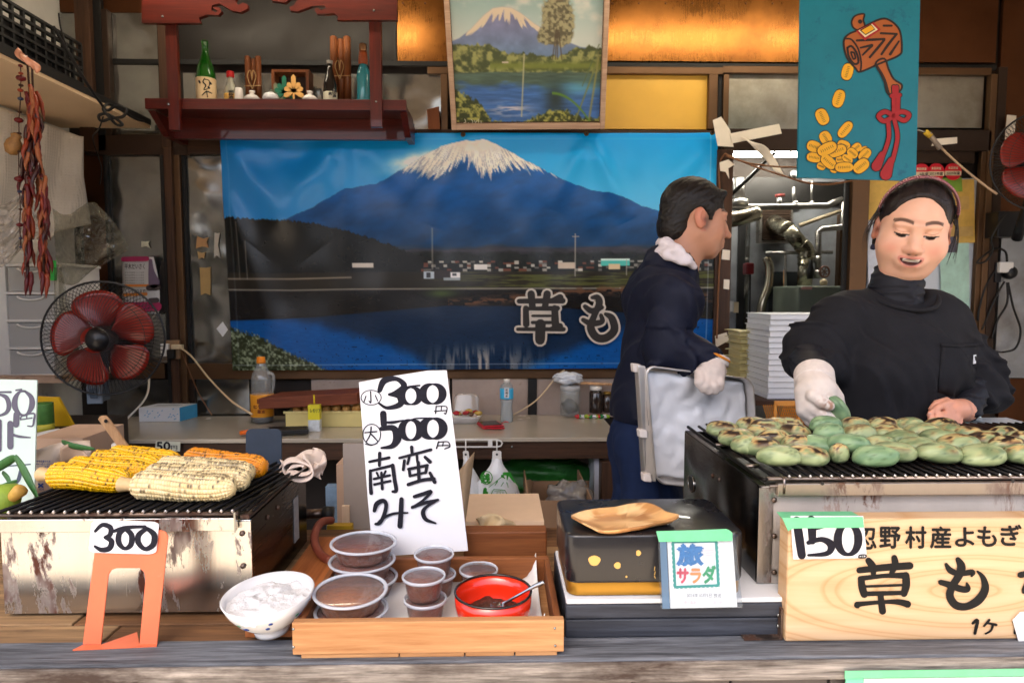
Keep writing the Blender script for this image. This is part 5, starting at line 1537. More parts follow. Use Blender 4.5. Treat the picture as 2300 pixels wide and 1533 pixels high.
def place(t, loc, label, group, rz=0, tilt=(0, 0)):
 t.location = loc
 t.rotation_euler = (tilt[0], tilt[1], rz)
 tag(t, label, None, group)
 return t
big = make_cup(.0585, .0305, .0022, MISOL)
big2 = make_cup(.0585, .0305, .0022, MISO)
sm = make_cup(.0352, .0375, .0003, MISO, 'small_sauce_cup')
Gb, Gs = 'large lidded sauce cups on the wooden tray', 'small lidded sauce cups on the wooden tray'
zf0 = zt0 + .0026
def cxy(px, py, z):
 q = PZ(px, py, z)
 return q.x, q.y
x, y = cxy(787, 1322, zf0 + .061)
y = max(y, ty0 + .0155 + .0590)
place(big, (x, y, zf0 + .0310), 'large clear cup of light brown miso on top of the front stack', Gb, .2, (.05, .0))
c = copy_tree(big2); place(c, (x + .001, y, zf0), 'large clear cup at the bottom of the front stack nearest the tray rail', Gb, .9)
x, y = cxy(815, 1217, zf0 + .092)
for k, nm in enumerate(('bottom', 'middle', 'top')):
 c = big2 if k == 2 else copy_tree(big2)
 place(c, (x + (.002, -.002, .0)[k], y + .002 * k, zf0 + .0308 * k), 'large clear cup of dark miso at the %s of the rear stack of three' % nm, Gb, k * 1.1, (.02 * (k == 2), 0))
x, y = cxy(952, 1290, zf0 + .075)
place(sm, (x, y, zf0 + .0378), 'small clear cup of brown sauce on top of the front pair beside the red bowl', Gs)
c = copy_tree(sm); place(c, (x + .002, y, zf0), 'small clear cup at the bottom of the front pair beside the red bowl', Gs)
x, y = cxy(975, 1240, zf0 + .075)
c = copy_tree(sm); place(c, (x, y, zf0 + .0378), 'small clear cup on top of the rear pair below the tall price card', Gs, 0, (.04, 0))
c = copy_tree(sm); place(c, (x + .003, y + .002, zf0), 'small clear cup at the bottom of the rear pair below the tall price card', Gs)
x, y = cxy(1075, 1275, zf0 + .038)
c = copy_tree(sm); place(c, (x, y, zf0), 'single small clear cup standing behind the red bowl', Gs)
x, y = cxy(1108, 1318, zf0 + .057)
x, y = x * 1.03, ty0 + .016 + .0625
rb = thing('red_bowl', 'red lacquer bowl with black rim holding dark miso and a spoon', 'bowl', (x, y, zf0))
R_ = .0615
MB().lathe([(.046, 0), (.050, .001), (.057, .012), (R_ - .001, .034), (R_, .055), (R_ - .0022, .055), (R_ - .004, .034), (.054, .012), (.046, .005), (0, .004)], (x, y, zf0), 64).build('bowl', mat('red_lacquer', (214, 44, 18), .18, var=.1, coat=.6, dirt=(232, 84, 30), dirt_amt=.6), rb, True)
MB().tube([(x + math.cos(a) * (R_ - .0012), y + math.sin(a) * (R_ - .0012), zf0 + .0555) for a in np.linspace(0, 2 * PI, 49)[:-1]], .0021, 8, closed=True).build('rim', mat('black_lacquer', (16, 14, 14), .2, coat=.4), rb, True)
A = []
for v in np.linspace(0, 1, 16):
 A.append([(x + math.cos(a) * .0555 * v, y + math.sin(a) * .0555 * v, zf0 + .014 + .018 * math.exp(-((math.cos(a) * v + .1) ** 2 + (math.sin(a) * v - .1) ** 2) * 2.2) + .008 * float(fbm(np.array(math.cos(a) * v * 7 + 9), np.array(math.sin(a) * v * 7 + 9), 4, 3) - .5) * 2) for a in np.linspace(0, 2 * PI, 49)])
MB().grid(A).build('miso', mat('dark_miso', (70, 34, 24), .55, var=.4, scale=120, bump=1, bscale=220, bdist=.003), rb, True)
sp = thing('spoon', 'small metal spoon standing in the red bowl', 'spoon', P(1130, 1355, 1.03))
q = crom([P(1128, 1356, 1.030), P(1160, 1338, 1.018), P(1196, 1318, 1.012), P(1222, 1306, 1.006)], 6)
MB().tube(q, list(np.interp(np.linspace(0, 1, len(q)), [0, .1, .5, .8, 1], [.004, .0022, .002, .0036, .003])), 8).build('handle', steel('spoon_steel', (196, 200, 206), .22), sp, True)
q2 = Vector(q[0])
MB().lathe([(0, -.005), (.009, -.003), (.012, .001), (.0108, .0015), (.006, -.0005), (0, -.001)], q2 + Vector((-.008, 0, -.002)), 18).build('spoon_bowl', steel('spoon_steel'), sp, True)
wb = thing('white_bowl', 'white bowl with blue dots full of coarse salt, tilted beside the tray', 'bowl', (0, 0, 0))
prof = [(.026, .0), (.027, .006), (.0255, .009), (.034, .014), (.050, .028), (.062, .045), (.069, .062), (.0675, .0632), (.060, .047), (.048, .031), (0, .024)]
MB().lathe(prof, (0, 0, 0), 64).build('bowl', PORC, wb, True)
A = []
for v in np.linspace(0, 1, 22):
 A.append([(math.cos(a) * .0635 * v, math.sin(a) * .0635 * v, .048 + .008 * (1 - v * v) + .016 * float(fbm(np.array(math.cos(a) * v * 5 + 5), np.array(math.sin(a) * v * 5 + 5), 5, 7) - .5)) for a in np.linspace(0, 2 * PI, 57)])
MB().grid(A).build('salt', mat('salt', (206, 208, 212), .6, var=.08, scale=200, bump=.8, bscale=300), wb, True)
BD = mat('blue_dot', (30, 60, 130), .2, coat=.4); GDT = mat('green_dot', (40, 130, 90), .2, coat=.4)
for k, (a, z, m_) in enumerate(((-118, .040, GDT), (-112, .032, BD), (-107, .034, BD), (-70, .043, BD), (-75, .033, BD), (-30, .04, GDT), (-20, .034, BD), (-160, .04, BD), (160, .036, GDT))):
 a = math.radians(a)
 r = np.interp(z, [.028, .045, .062], [.050, .062, .069]) + .0003
 n = Vector((math.cos(a), math.sin(a), -.8)).normalized()
 MB().lathe([(.0034, 0), (.0030, .0006), (0, .0007)], (r * math.cos(a), r * math.sin(a), z), 12, n.to_track_quat('Z', 'Y').to_matrix()).build('painted_dot', m_, wb, True)
q = PZ(590, 1348, ZS + .064)
wb.rotation_euler = (math.radians(4), math.radians(-3), 0)
wb.location = (q.x + .012, q.y + .004, ZS + .0145)
# ================================================================ tall price card
tc, PLT = None, None
TLc, TRc, BRc, BLc = (806, 858), (1003, 831), (1051, 1236), (838, 1250)
pA, pB, pD = P(806, 858, 1.275), P(1003, 831, 1.275), P(838, 1250, 1.222)
PLT = Plane(pA, pB, pD)
tc = thing('tall_price_card', 'tall white hand-lettered price card leaning behind the tray of sauces', 'price card', P(945, 1240, 1.23))
edge = [TLc, (870, 846), (922, 838), (960, 832), (998, 831), TRc, (1014, 920), (1038, 1120), BRc, (940, 1243), BLc, (826, 1120), (814, 960)]
MB().prism([PLT.at(*p) for p in edge], -PLT.n * .005).build('card', mat('card_white', (220, 222, 228), .6, var=.03, scale=4, bump=.05), tc)
z = zz(480, 780, 3.026)
st = zs(z, [
 [(1128, 290, 11), (1160, 225, 15), (1245, 214, 10), (1295, 262, 14), (1235, 305, 9), (1190, 318, 5)], [(1190, 322, 4), (1262, 328, 16), (1268, 385, 14), (1180, 410, 8), (1125, 380, 5)],
 [(1270, 300, 3), (1320, 268, 4), (1400, 258, 4)],
 ring(1340, 328, 60, 58, 15, 3.5), ring(1488, 315, 68, 66, 18, 3.5),
 ring(1070, 340, 68, 50, 2, 2), [(1066, 300, 3), (1068, 372, 3), (1056, 364, 2.5)], [(1035, 330, 2.5), (1022, 368, 2.5)], [(1098, 325, 2.5), (1114, 362, 2.5)],
 [(1512, 398, 3), (1508, 448, 3)], [(1514, 400, 2.5), (1582, 402, 2.5), (1578, 448, 3), (1566, 446, 2.5)], [(1548, 402, 2.5), (1546, 430, 2.5)], [(1500, 432, 2.5), (1580, 428, 2.5)],
 [(1152, 450, 15), (1156, 525, 14)], [(1160, 508, 4), (1220, 508, 7), (1290, 494, 3)], [(1140, 552, 10), (1220, 548, 14), (1248, 610, 20), (1215, 668, 12), (1140, 682, 5)],
 ring(1340, 560, 62, 68, 17, 4), ring(1490, 550, 70, 68, 20, 4), [(1290, 520, 4), (1360, 484, 3), (1450, 480, 4)],
 ring(1074, 590, 60, 70, 2.2, 2.2), [(1028, 578, 3), (1108, 570, 3)], [(1070, 540, 3.5), (1064, 590, 3), (1036, 640, 2.5)], [(1070, 588, 3), (1096, 615, 3), (1114, 636, 2.5)], [(1030, 655, 2), (1070, 664, 2), (1110, 650, 2)],
 [(1528, 640, 3), (1514, 685, 3)], [(1530, 642, 2.5), (1590, 640, 2.5), (1604, 672, 3), (1570, 688, 2.5)], [(1560, 642, 2.5), (1556, 668, 2.5)], [(1522, 666, 2.5), (1596, 664, 2.5)],
 [(1128, 718, 8), (1126, 800, 7)], [(1058, 776, 6), (1192, 748, 7)], [(1064, 836, 7), (1066, 940, 8), (1070, 988, 9)], [(1062, 838, 6), (1218, 800, 7)], [(1216, 800, 9), (1230, 900, 9), (1240, 970, 9), (1216, 978, 6)],
 [(1108, 850, 5), (1118, 872, 5)], [(1168, 840, 5), (1156, 866, 5)], [(1090, 892, 6), (1196, 868, 6)], [(1092, 930, 6), (1200, 906, 6)], [(1140, 850, 6), (1146, 960, 7)],
 [(1345, 676, 8), (1348, 715, 7)], [(1262, 750, 6), (1476, 694, 7)], [(1330, 740, 6), (1318, 790, 6)], [(1380, 728, 6), (1384, 776, 6)], [(1296, 768, 7), (1288, 830, 7)], [(1436, 744, 7), (1470, 776, 9)],
 [(1324, 826, 7), (1452, 800, 7)], [(1328, 828, 7), (1334, 872, 7)], [(1450, 804, 7), (1440, 850, 7)], [(1332, 872, 6), (1442, 848, 6)], [(1390, 780, 8), (1396, 905, 8)], [(1322, 930, 8), (1420, 900, 8), (1496, 892, 9)], [(1470, 852, 7), (1502, 914, 9)],
 [(1092, 1108, 8), (1108, 1062, 11), (1150, 1040, 10), (1172, 1066, 9), (1160, 1130, 9), (1130, 1190, 8), (1100, 1198, 6)], [(1112, 1196, 5), (1150, 1160, 6), (1220, 1128, 6), (1318, 1122, 4)], [(1276, 1030, 10), (1272, 1120, 11), (1266, 1212, 12)],
 [(1364, 1012, 8), (1424, 994, 9), (1478, 978, 8), (1420, 1040, 6), (1348, 1086, 6)], [(1350, 1084, 7), (1430, 1056, 8), (1524, 1034, 6)], [(1522, 1034, 6), (1448, 1080, 7), (1422, 1120, 10), (1444, 1168, 9), (1508, 1192, 4)],
])
strokes(PLT, st, INK, 'lettering', tc, .0006)
bm = MB().box((P(1042, 1215, 1.27).x, 1.262, ZS + .001), (P(1228, 1215, 1.27).x, 1.30, P(1130, 1190, 1.27).z)).build('timber_block', TRD, None, bevel=.003)
solo(bm, 'dark brown timber block lying behind the tray to the right of the tall card', 'timber')
CARD = mat('cardboard', (186, 156, 132), .8, var=.08)
CARDL = mat('light_cardboard', (214, 186, 156), .8, var=.06)
o = MB().pbox(1046, 1170, 1222, 1215, 1.42, .2).build('cardboard_tray', CARDL, None); solo(o, 'low light cardboard box under the printed plastic bags', 'box')
o = MB().pbox(772, 996, 850, 1215, 1.60, .01).build('cardboard_sheet', mat('grey_board', (158, 146, 136), .8, var=.06), None); solo(o, 'grey-brown board standing behind the left edge of the tall card', 'board')
o = MB().pbox(757, 1042, 800, 1215, 1.68, .12).build('cardboard_box', CARD, None); solo(o, 'narrow cardboard box beside the grey board', 'box')
o = MB().pbox(768, 1136, 784, 1190, 1.57, .01).build('cardboard_strip', CARDL, None); solo(o, 'small pale cardboard strip below the grey board', 'cardboard')
o = MB().pbox(732, 1092, 760, 1190, 1.75, .03).build('blue_packet', mat('blue_packet', (120, 146, 172), .25, var=.4, scale=20), None); solo(o, 'shiny blue and white packet between the grill and the cardboard', 'packet')
o = MB().pbox(734, 1180, 790, 1215, 1.52, .02).build('yellow_board', mat('yellow_board', (176, 142, 30), .6), None); solo(o, 'yellow board low behind the sauce cups', 'board')
hs = thing('gas_hose', 'red-brown rubber gas hose and steel pipe behind the corn grill', 'hose', P(720, 1180, 1.36))
MB().tube(crom([P(*p) for p in ((745, 1168, 1.46), (722, 1172, 1.42), (708, 1196, 1.36), (708, 1222, 1.33), (722, 1246, 1.30), (742, 1258, 1.27))], 6), .0085, 10).build('hose', mat('hose_red', (122, 58, 40), .6, var=.2, scale=30), hs, True)
MB().tube([P(682, 1154, 1.48), P(732, 1152, 1.48)], .011, 10).build('pipe', RUSTBAR, hs, True)
MB().tube([P(726, 1153, 1.48), P(748, 1154, 1.48)], .017, 10).build('connector', SOOT, hs, True)
rl = thing('wire_hanger', 'white wire hanger rail screwed to the edge of the back counter', 'hanger', P(1070, 1000, 2.86))
q = [P(x, y, 2.868) for x, y in ((990, 987), (1116, 987), (1125, 990), (1128, 995), (1125, 1001), (1116, 1003), (990, 1003))]
MB().tube(q, .0035, 8).build('rail', WHITEPL, rl, True)
MB().pbox(1096, 988, 1106, 1002, 2.862, .004).build('plate', WHITEPL, rl)
for px in (1046, 1116):
 MB().tube([P(px, 987, 2.866), P(px, 1016, 2.866)], .003, 6).build('hook', WHITEPL, rl, True)
BAGW = mat('bag_white', (228, 232, 238), .3, var=.04, bump=.35, bscale=16, bdist=.012)
def bag(lab, cx, hw, y0, y1, Y, out):
 t = thing('plastic_bag', lab, 'plastic bag', P(cx, y1, Y), 'white plastic bags hanging from the wire hanger')
 A = []
 for v in np.linspace(0, 1, 26):
  w_ = hw * np.interp(v, [0, .10, .18, .45, .8, 1], [.16, .17, .22, .72, 1, 1.02])
  A.append([P(cx + out * v * 8 + (u - .5) * 2 * w_, y0 + (y1 - y0) * v, Y - .05 * math.sin(PI * u) * math.sin(PI * min(1, v * .8)) + .010 * float(fbm(np.array(u * 5.), np.array(v * 4.), 3, int(cx)))) for u in np.linspace(0, 1, 24)])
 MB().sheet(A, .001).build('film', BAGW, t, True)
 MB().prism([P(x, y, Y - .006) for x, y in rrect(cx - hw * .15, y0 - 2, cx + hw * .15, y0 + 18, 3)], (0, .003, 0)).build('tab', WHITEPL, t)
 MB().lathe([(.005, 0), (.005, .0008)], P(cx, y0 + 6, Y - .0063), 10, Matrix.Rotation(PI / 2, 3, 'X')).build('tab_hole', BLACKP, t)
 return t
bag('white plastic bag mostly hidden behind the tan paper and the tall card', 1046, 40, 1014, 1168, 2.84, 2)
b2 = bag('white plastic bag printed in green with a thatched mill below a mountain', 1116, 62, 1014, 1172, 2.82, 0)
PLBG = Plane(P(1060, 1050, 2.755), P(1180, 1050, 2.755), P(1060, 1170, 2.755))
GP = mat('green_print', (44, 140, 40), .4, var=.1)
z = zz(980, 820, 3.65)
stt = zs(z, [ring(410, 920, 48, 52, 2, 2), [(430, 1000, 1.2), (540, 910, 1.6), (568, 890, 1.5)], [(610, 890, 1.5), (650, 960, 1.8), (690, 1010, 1.2)],
 [(556, 888, 7), (600, 888, 7)], [(540, 905, 6), (560, 925, 2)], [(585, 900, 6), (580, 940, 1.5)], [(605, 905, 6), (640, 960, 2)], [(500, 950, 3), (480, 985, 1)], [(550, 960, 2), (530, 990, 1)], [(578, 960, 2), (590, 1000, 1)],
 [(470, 1016, 1.6), (562, 1022, 1.6)], [(470, 1016, 1.5), (430, 1090, 1.5)], [(562, 1022, 1.5), (604, 1100, 1.5)], [(430, 1092, 1.8), (606, 1104, 1.8)], [(475, 1030, 1), (555, 1036, 1)],
 [(500, 1040, 1), (485, 1085, 1)], [(525, 1040, 1), (520, 1090, 1)], [(545, 1042, 1), (560, 1094, 1)], [(510, 1104, 1.4), (512, 1150, 1.4)], [(600, 1106, 1.4), (600, 1152, 1.4)], [(505, 1152, 1.6), (605, 1154, 1.6)], [(530, 1120, 5), (545, 1120, 5)], [(570, 1125, 6), (590, 1125, 6)],
 ring(468, 1130, 30, 36, 1.8, 1.8), [(440, 1130, 1.2), (496, 1130, 1.2)], [(468, 1098, 1.2), (468, 1164, 1.2)], [(448, 1106, 1), (488, 1154, 1)], [(488, 1106, 1), (448, 1154, 1)], [(410, 1150, 1.6), (440, 1164, 2), (530, 1166, 1.6)], [(590, 1158, 1.2), (660, 1160, 1.4)],
 [(400, 1015, 8), (398, 1060, 10), (402, 1098, 9)], [(418, 1040, 4), (412, 1090, 4)], [(610, 1085, 8), (640, 1080, 11), (660, 1090, 9)], [(600, 1075, 3), (606, 1060, 1)], [(625, 1070, 4), (628, 1050, 1)], [(645, 1066, 4), (648, 1046, 1)], [(662, 1072, 3), (664, 1056, 1)], [(615, 1105, 9), (662, 1108, 9)]])
strokes(PLBG, stt, GP, 'picture_print', b2, 0)
tb = MB()
quadtext(tb, PLBG, '銭', rect(*z(365, 885), *z(440, 965)), .04, .0003)
quadtext(tb, PLBG, '名', rect(*z(392, 1182), *z(422, 1215)), .03, .0003)
quadtext(tb, PLBG, '草', rect(*z(452, 1190), *z(492, 1225)), .05, .0003)
quadtext(tb, PLBG, '餅', rect(*z(508, 1188), *z(556, 1225)), .05, .0003)
tb.build('lettering', GP, b2)
o = MB().sheet(pgrid(lambda u, v: (1028 + (1066 - 1028) * u * (1 - v * .6), 1060 - 45 * u * (1 - v) + v * 150, 2.60 - .06 * math.sin(u * 3) * (1 - v)), 10, 14), .002).build('tan_paper', mat('tan_paper', (190, 164, 134), .75, var=.08), None, True)
solo(o, 'twisted tan paper standing between the tall card and the printed bag', 'paper')
def blob(name, lab, cat, c, r, m_, seed, amp=.35, fr=2.2, n=26, par=None, flat=1):
 A = []
 for i, ph in enumerate(np.linspace(-PI / 2, PI / 2, n)):
  row = []
  for a in np.linspace(0, 2 * PI, n * 2 + 1):
   d = np.array((math.cos(ph) * math.cos(a), math.cos(ph) * math.sin(a), math.sin(ph)))
   k = 1 + amp * (float(fbm(np.array(d[0] * fr + d[2] * 1.7 + 9 + seed), np.array(d[1] * fr + d[2] * fr + 9), 4, seed)) - .5) * 2
   row.append((c[0] + r[0] * d[0] * k, c[1] + r[1] * d[1] * k, c[2] + r[2] * d[2] * k))
  A.append(row)
 o = MB().grid(A).build(name, m_, par, True)
 if lab: solo(o, lab, cat)
 return o
CLOTH = mat('beige_cloth', (216, 194, 154), .85, var=.1, bump=.4, bscale=260, sss=.0)
o = MB().sheet(pgrid(lambda u, v: (1068 + u * 86 + 8 * math.sin(v * 5), 1152 + 8 * abs(u - .4) * 4 + v * 44, 1.40 - .02 * math.sin(u * PI) - .012 * math.sin(u * 11 + v * 3)), 22, 10), .004).build('folded_cloth', CLOTH, None, True)
solo(o, 'folded beige cloth draped over the light cardboard box', 'cloth')
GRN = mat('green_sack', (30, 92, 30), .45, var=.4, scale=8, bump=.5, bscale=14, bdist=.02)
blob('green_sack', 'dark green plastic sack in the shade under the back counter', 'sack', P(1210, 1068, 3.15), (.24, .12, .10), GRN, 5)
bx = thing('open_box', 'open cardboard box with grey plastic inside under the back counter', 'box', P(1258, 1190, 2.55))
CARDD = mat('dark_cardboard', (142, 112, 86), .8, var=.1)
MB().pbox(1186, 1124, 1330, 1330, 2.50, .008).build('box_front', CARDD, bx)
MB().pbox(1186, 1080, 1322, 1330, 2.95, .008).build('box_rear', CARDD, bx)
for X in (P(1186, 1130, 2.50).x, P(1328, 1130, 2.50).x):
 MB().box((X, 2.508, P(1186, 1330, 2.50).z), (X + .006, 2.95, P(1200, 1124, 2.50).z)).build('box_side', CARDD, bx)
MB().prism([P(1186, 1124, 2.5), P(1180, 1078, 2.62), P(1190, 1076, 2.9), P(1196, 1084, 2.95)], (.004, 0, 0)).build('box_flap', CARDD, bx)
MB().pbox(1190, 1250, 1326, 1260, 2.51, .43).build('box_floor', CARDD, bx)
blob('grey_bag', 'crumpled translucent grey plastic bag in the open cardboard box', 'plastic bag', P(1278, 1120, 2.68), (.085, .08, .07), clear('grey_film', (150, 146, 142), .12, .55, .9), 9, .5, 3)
for a, b, y0, lab in ((1334, 1353, 1012, 'white box edge standing left of the dark counter leg'), (1391, 1406, 1030, 'white box edge standing right of the dark counter leg')):
 o = MB().pbox(a, y0, b, 1300, 2.97, .2).build('white_box', mat('box_white', (204, 208, 218), .5), None); solo(o, lab, 'box')
tw = thing('towel', 'crumpled off-white towel bundled on the rear corner of the corn grill', 'towel', P(678, 1072, 1.37))
TOW = mat('towel_cloth', (220, 204, 192), .95, var=.08, scale=20, bump=.5, bscale=400, spec=.1)
rng = np.random.RandomState(5)
c0 = P(682, 1040, 1.375)
A = []
for v in np.linspace(0, 1, 22):       # rolled bundle: a spiral of cloth lying along the depth
 row = []
 for t in np.linspace(0, 1, 64):
  a = t * 2 * PI * 2.1 + .6
  r = .010 + .024 * t + .004 * math.sin(a * 2.3 + v * 3)
  row.append((c0.x + r * 1.15 * math.cos(a) + .006 * math.sin(v * 7 + t * 3), 1.36 + (v - .5) * .085 + .008 * math.sin(a), c0.z + r * .72 * math.sin(a) + .004 * math.sin(v * 9)))
 A.append(row)
MB().sheet(A, .0025).build('rolled_part', TOW, tw, True)
def drape(u, v):
 return (628 + u * 100 + 6 * math.sin(v * 4), 1030 + 26 * v + 10 * math.sin(u * 5) + 20 * max(0, u - .55) * v * 2, 1.355 - .012 * math.sin(u * 13 + v * 5) + .03 * (1 - v))
MB().sheet(pgrid(drape, 40, 14), .003).build('loose_fold', TOW, tw, True)
def drape2(u, v):
 return (676 + u * 44 + 3 * math.sin(v * 6), 1044 + 32 * v - 8 * math.sin(u * PI), 1.345 - .010 * math.sin(u * 9 + v * 4))
MB().sheet(pgrid(drape2, 22, 12), .003).build('hanging_corner', TOW, tw, True)
# ================================================================ things on the back counter
def lathe_px(name, prof, px, base_y, Y, m_, par, n=28, R=None):
 """profile given in photo pixels (radius, height above base)"""
 s = F_PX / Y
 c = P(px, base_y, Y)
 return MB().lathe([(r / s, h / s) for r, h in prof], c, n, R).build(name, m_, par, True)
GLS = clear('clear_bottle', (226, 232, 232), .05, .20, .8)
t = thing('soy_bottle', 'large clear bottle with orange cap and label, dark sauce at the bottom', 'bottle', P(590, 947, 3.25))
lathe_px('sauce', [(22, 1), (23, 3), (23, 22), (0, 22)], 590, 947, 3.25, mat('soy', (26, 12, 8), .1, coat=.5), t)
lathe_px('bottle', [(20, 0), (24, 3), (24.5, 30), (24, 66), (22, 82), (23, 92), (20, 108), (12, 124), (9, 134), (9, 139)], 590, 947, 3.25, GLS, t)
lathe_px('label', [(24.7, 14), (24.9, 16), (24.9, 62), (24.7, 64)], 590, 947, 3.25, mat('soy_label', (236, 160, 44), .4, var=.06), t)
lathe_px('cap', [(9.5, 133), (10, 136), (8.5, 147), (0, 148)], 590, 947, 3.25, mat('orange_cap', (240, 140, 20), .35), t)
MB().tube(crom([P(*p) for p in ((602, 836, 3.25), (613, 842, 3.25), (614, 868, 3.25), (607, 886, 3.25))], 6), .008, 8).build('handle', GLS, t, True)
PLY = Plane(P(560, 880, 3.195), P(620, 880, 3.195), P(560, 940, 3.195))
tb = MB(); quadtext(tb, PLY, '日', rect(578, 896, 592, 906), .05, 0); quadtext(tb, PLY, 'ヒゲタ', rect(570, 909, 598, 917), .05, 0); quadtext(tb, PLY, '醤油', rect(578, 920, 594, 928), .02, 0)
tb.build('label_print', mat('brown_print', (120, 40, 20), .5), t)
o = MB().obox((P(714, 893, 3.2000)), Vector((.228, 0, .012)), Vector((.02, .10, 0)), Vector((-.001, 0, .026))).build('wooden_plank', wood('plank_red_brown', (84, 40, 26), (140, 76, 50), 0, 1.1, .6, .3), None, bevel=.004)
solo(o, 'thick red-brown wooden plank lying across the yellow container', 'plank')
yc = thing('yellow_container', 'long pale yellow plastic container filled with round corn ends', 'container', P(724, 957, 3.1))
x0, x1 = P(641, 930, 3.1300).x, P(830, 930, 3.1300).x
zt_, zb_ = P(700, 924, 3.1300).z, ZB + .001
YCM = mat('pale_yellow_plastic', (222, 206, 138), .35, var=.05)
for a, b in (((x0, 3.1300, zb_), (x1, 3.1350, zt_)), ((x0, 3.2900, zb_), (x1, 3.2950, zt_)), ((x0, 3.1355, zb_), (x0 + .005, 3.2895, zt_)), ((x1 - .005, 3.1355, zb_), (x1, 3.2895, zt_)), ((x0 + .006, 3.1360, zb_), (x1 - .006, 3.2890, zb_ + .004))):
 MB().box(a, b).build('wall', YCM, yc, bevel=.002)
MB().box((x0 - .008, 3.1230, zt_ - .008), (x1 + .008, 3.1295, zt_ + .003)).build('rim', YCM, yc, bevel=.002)
for k in range(7):
 q = P(668 + k * 22, 917 + random.uniform(-2, 2), 3.1700)
 o = MB().lathe([(0, -.03), (.018, -.028), (.023, -.01), (.021, .012), (.012, .024), (.005, .027), (0, .024)], q, 14, Matrix.Rotation(PI / 2, 3, 'X')).build('corn_end', mat('toasted_corn_end', (186, 136, 70), .5, var=.4, scale=60), None, True)
 solo(o, 'toasted round corn ends packed in the yellow container', 'corn', 'corn ends in the yellow container')
jc = thing('juice_carton', 'small yellow and white juice carton with a yellow straw', 'carton', P(707, 968, 3.03))
c = P(708, 968, 3.05); w2, h_ = .026, P(708, 908, 3.05).z - c.z
MB().box((c.x - w2, 3.03, ZB + .001), (c.x + w2, 3.065, c.z + h_ * .45)).build('carton_lower', mat('carton_white', (214, 222, 226), .4, var=.25, scale=50), jc, bevel=.001)
MB().box((c.x - w2, 3.03, c.z + h_ * .452), (c.x + w2, 3.065, c.z + h_)).build('carton_upper', mat('carton_yellow', (226, 214, 50), .4, var=.08), jc, bevel=.001)
MB().tube([P(706, 906, 3.045), P(705, 886, 3.045)], .0035, 8).build('straw', mat('straw_yellow', (236, 214, 20), .4), jc, True)
PLJ = Plane(P(690, 900, 3.029), P(726, 900, 3.029), P(690, 968, 3.029))
tb = MB(); quadtext(tb, PLJ, 'レモリア', rect(697, 918, 720, 926), .04, .0003); tb.build('print', mat('dark_green_print', (50, 80, 40), .5), jc)
tbx = thing('tissue_box', 'white tissue box with blue leaf print on the back counter', 'tissue box', P(372, 944, 3.1))
p0, p1, p2 = P(312, 930, 3.28), P(403, 930, 3.28), P(443, 920, 3.40)
d1 = (Vector((p1.x - p0.x, .0, 0))); d2 = Vector((p2.x - p1.x, .12, 0))
q0 = Vector((p0.x, 3.28, ZB + .001)); zz_ = P(360, 915, 3.28).z - ZB
c = q0 + d1 / 2 + d2 / 2 + Vector((0, 0, zz_ / 2))
TBW = mat('tissue_white', (220, 226, 236), .5, var=.03)
MB().obox(c, d1 / 2, d2 / 2, Vector((0, 0, zz_ / 2))).build('box', TBW, tbx, bevel=.001)
nrm = Vector((d2.y, -d2.x, 0)).normalized()
e = q0 + d1 + d2 / 2 + Vector((0, 0, zz_ / 2))
MB().obox(e + nrm * .0008, d2 / 2 * .98, nrm * .0006, Vector((0, 0, zz_ / 2 * .96))).build('blue_end', mat('tissue_blue', (70, 160, 210), .5), tbx)
sp_ = MB()
for k in range(22):
 a = Vector((q0.x + random.uniform(.01, d1.x - .01), 3.2792, ZB + random.uniform(.008, zz_ - .008)))
 sp_.poly([a, a + Vector((.006, 0, .002)), a + Vector((.008, 0, .007)), a + Vector((.002, 0, .005))])
tag(sp_.build('leaf_print', mat('tissue_blue', (70, 160, 210), .5), tbx), kind='stuff')
MB().obox(c + Vector((0, 0, zz_ / 2 + .0006)), d1 / 2 * .6, d2 / 2 * .25, Vector((0, 0, .0005))).build('slot', mat('slot_grey', (170, 176, 186), .6), tbx)
o = MB().obox(P(648, 968, 2.97) + Vector((0, 0, .004)), Vector((.085, .01, 0)), Vector((-.015, .045, 0)), Vector((0, .0, .010))).build('black_wallet', mat('black_leather', (24, 23, 24), .5, bump=.3), None, bevel=.003)
solo(o, 'flat black wallet on the back counter in front of the juice carton', 'wallet')
o = MB().tube([P(540, 972, 2.93), P(558, 969, 2.93)], .010, 8).build('orange_tool', mat('orange_plastic', (236, 110, 30), .4), None, True)
solo(o, 'small orange plastic handle behind the slate plate', 'handle')
fp = thing('food_pack', 'white takeaway tray of wrapped sweets with its clear lid open', 'food tray', P(1045, 947, 3.25))
c = P(1046, 946, 3.25)
MB().lathe([(.060, 0), (.076, .030), (.079, .032), (.074, .030), (.060, .004), (0, .003)], c, 32, sq=.7).build('tray', mat('foam_white', (232, 232, 236), .5), fp, True)
A = [[c + Vector(((u - .5) * .125, .07 + .02 * v - .012 * math.sin(PI * u), .032 + .095 * v - .02 * abs(2 * u - 1) ** 4 * v)) for u in np.linspace(0, 1, 14)] for v in np.linspace(0, 1, 10)]
MB().sheet(A, .001).build('lid', clear('lid_film', (230, 224, 216), .08, .3, .9), fp, True)
rs_ = [('red', (170, 30, 40)), ('gold', (180, 150, 70)), ('brown', (90, 60, 44)), ('clear', (206, 190, 180))]
for k in range(10):
 nm, cl_ = rs_[k % 4]
 q = c + Vector((-.045 + .012 * k, random.uniform(-.03, .04), .032 + random.uniform(0, .016)))
 o = blob('wrapped_sweet', None, None, q, (.018, .014, .010), mat('wrapper_' + nm, cl_, .18, var=.3, scale=60), k, .4, 3, 9)
 solo(o, '%s wrapped sweet heaped in the white takeaway tray' % nm, 'sweet', 'sweets in the takeaway tray')
ph = thing('phone_case', 'red wallet phone case lying open-edged on the back counter', 'phone case', P(1100, 960, 2.97))
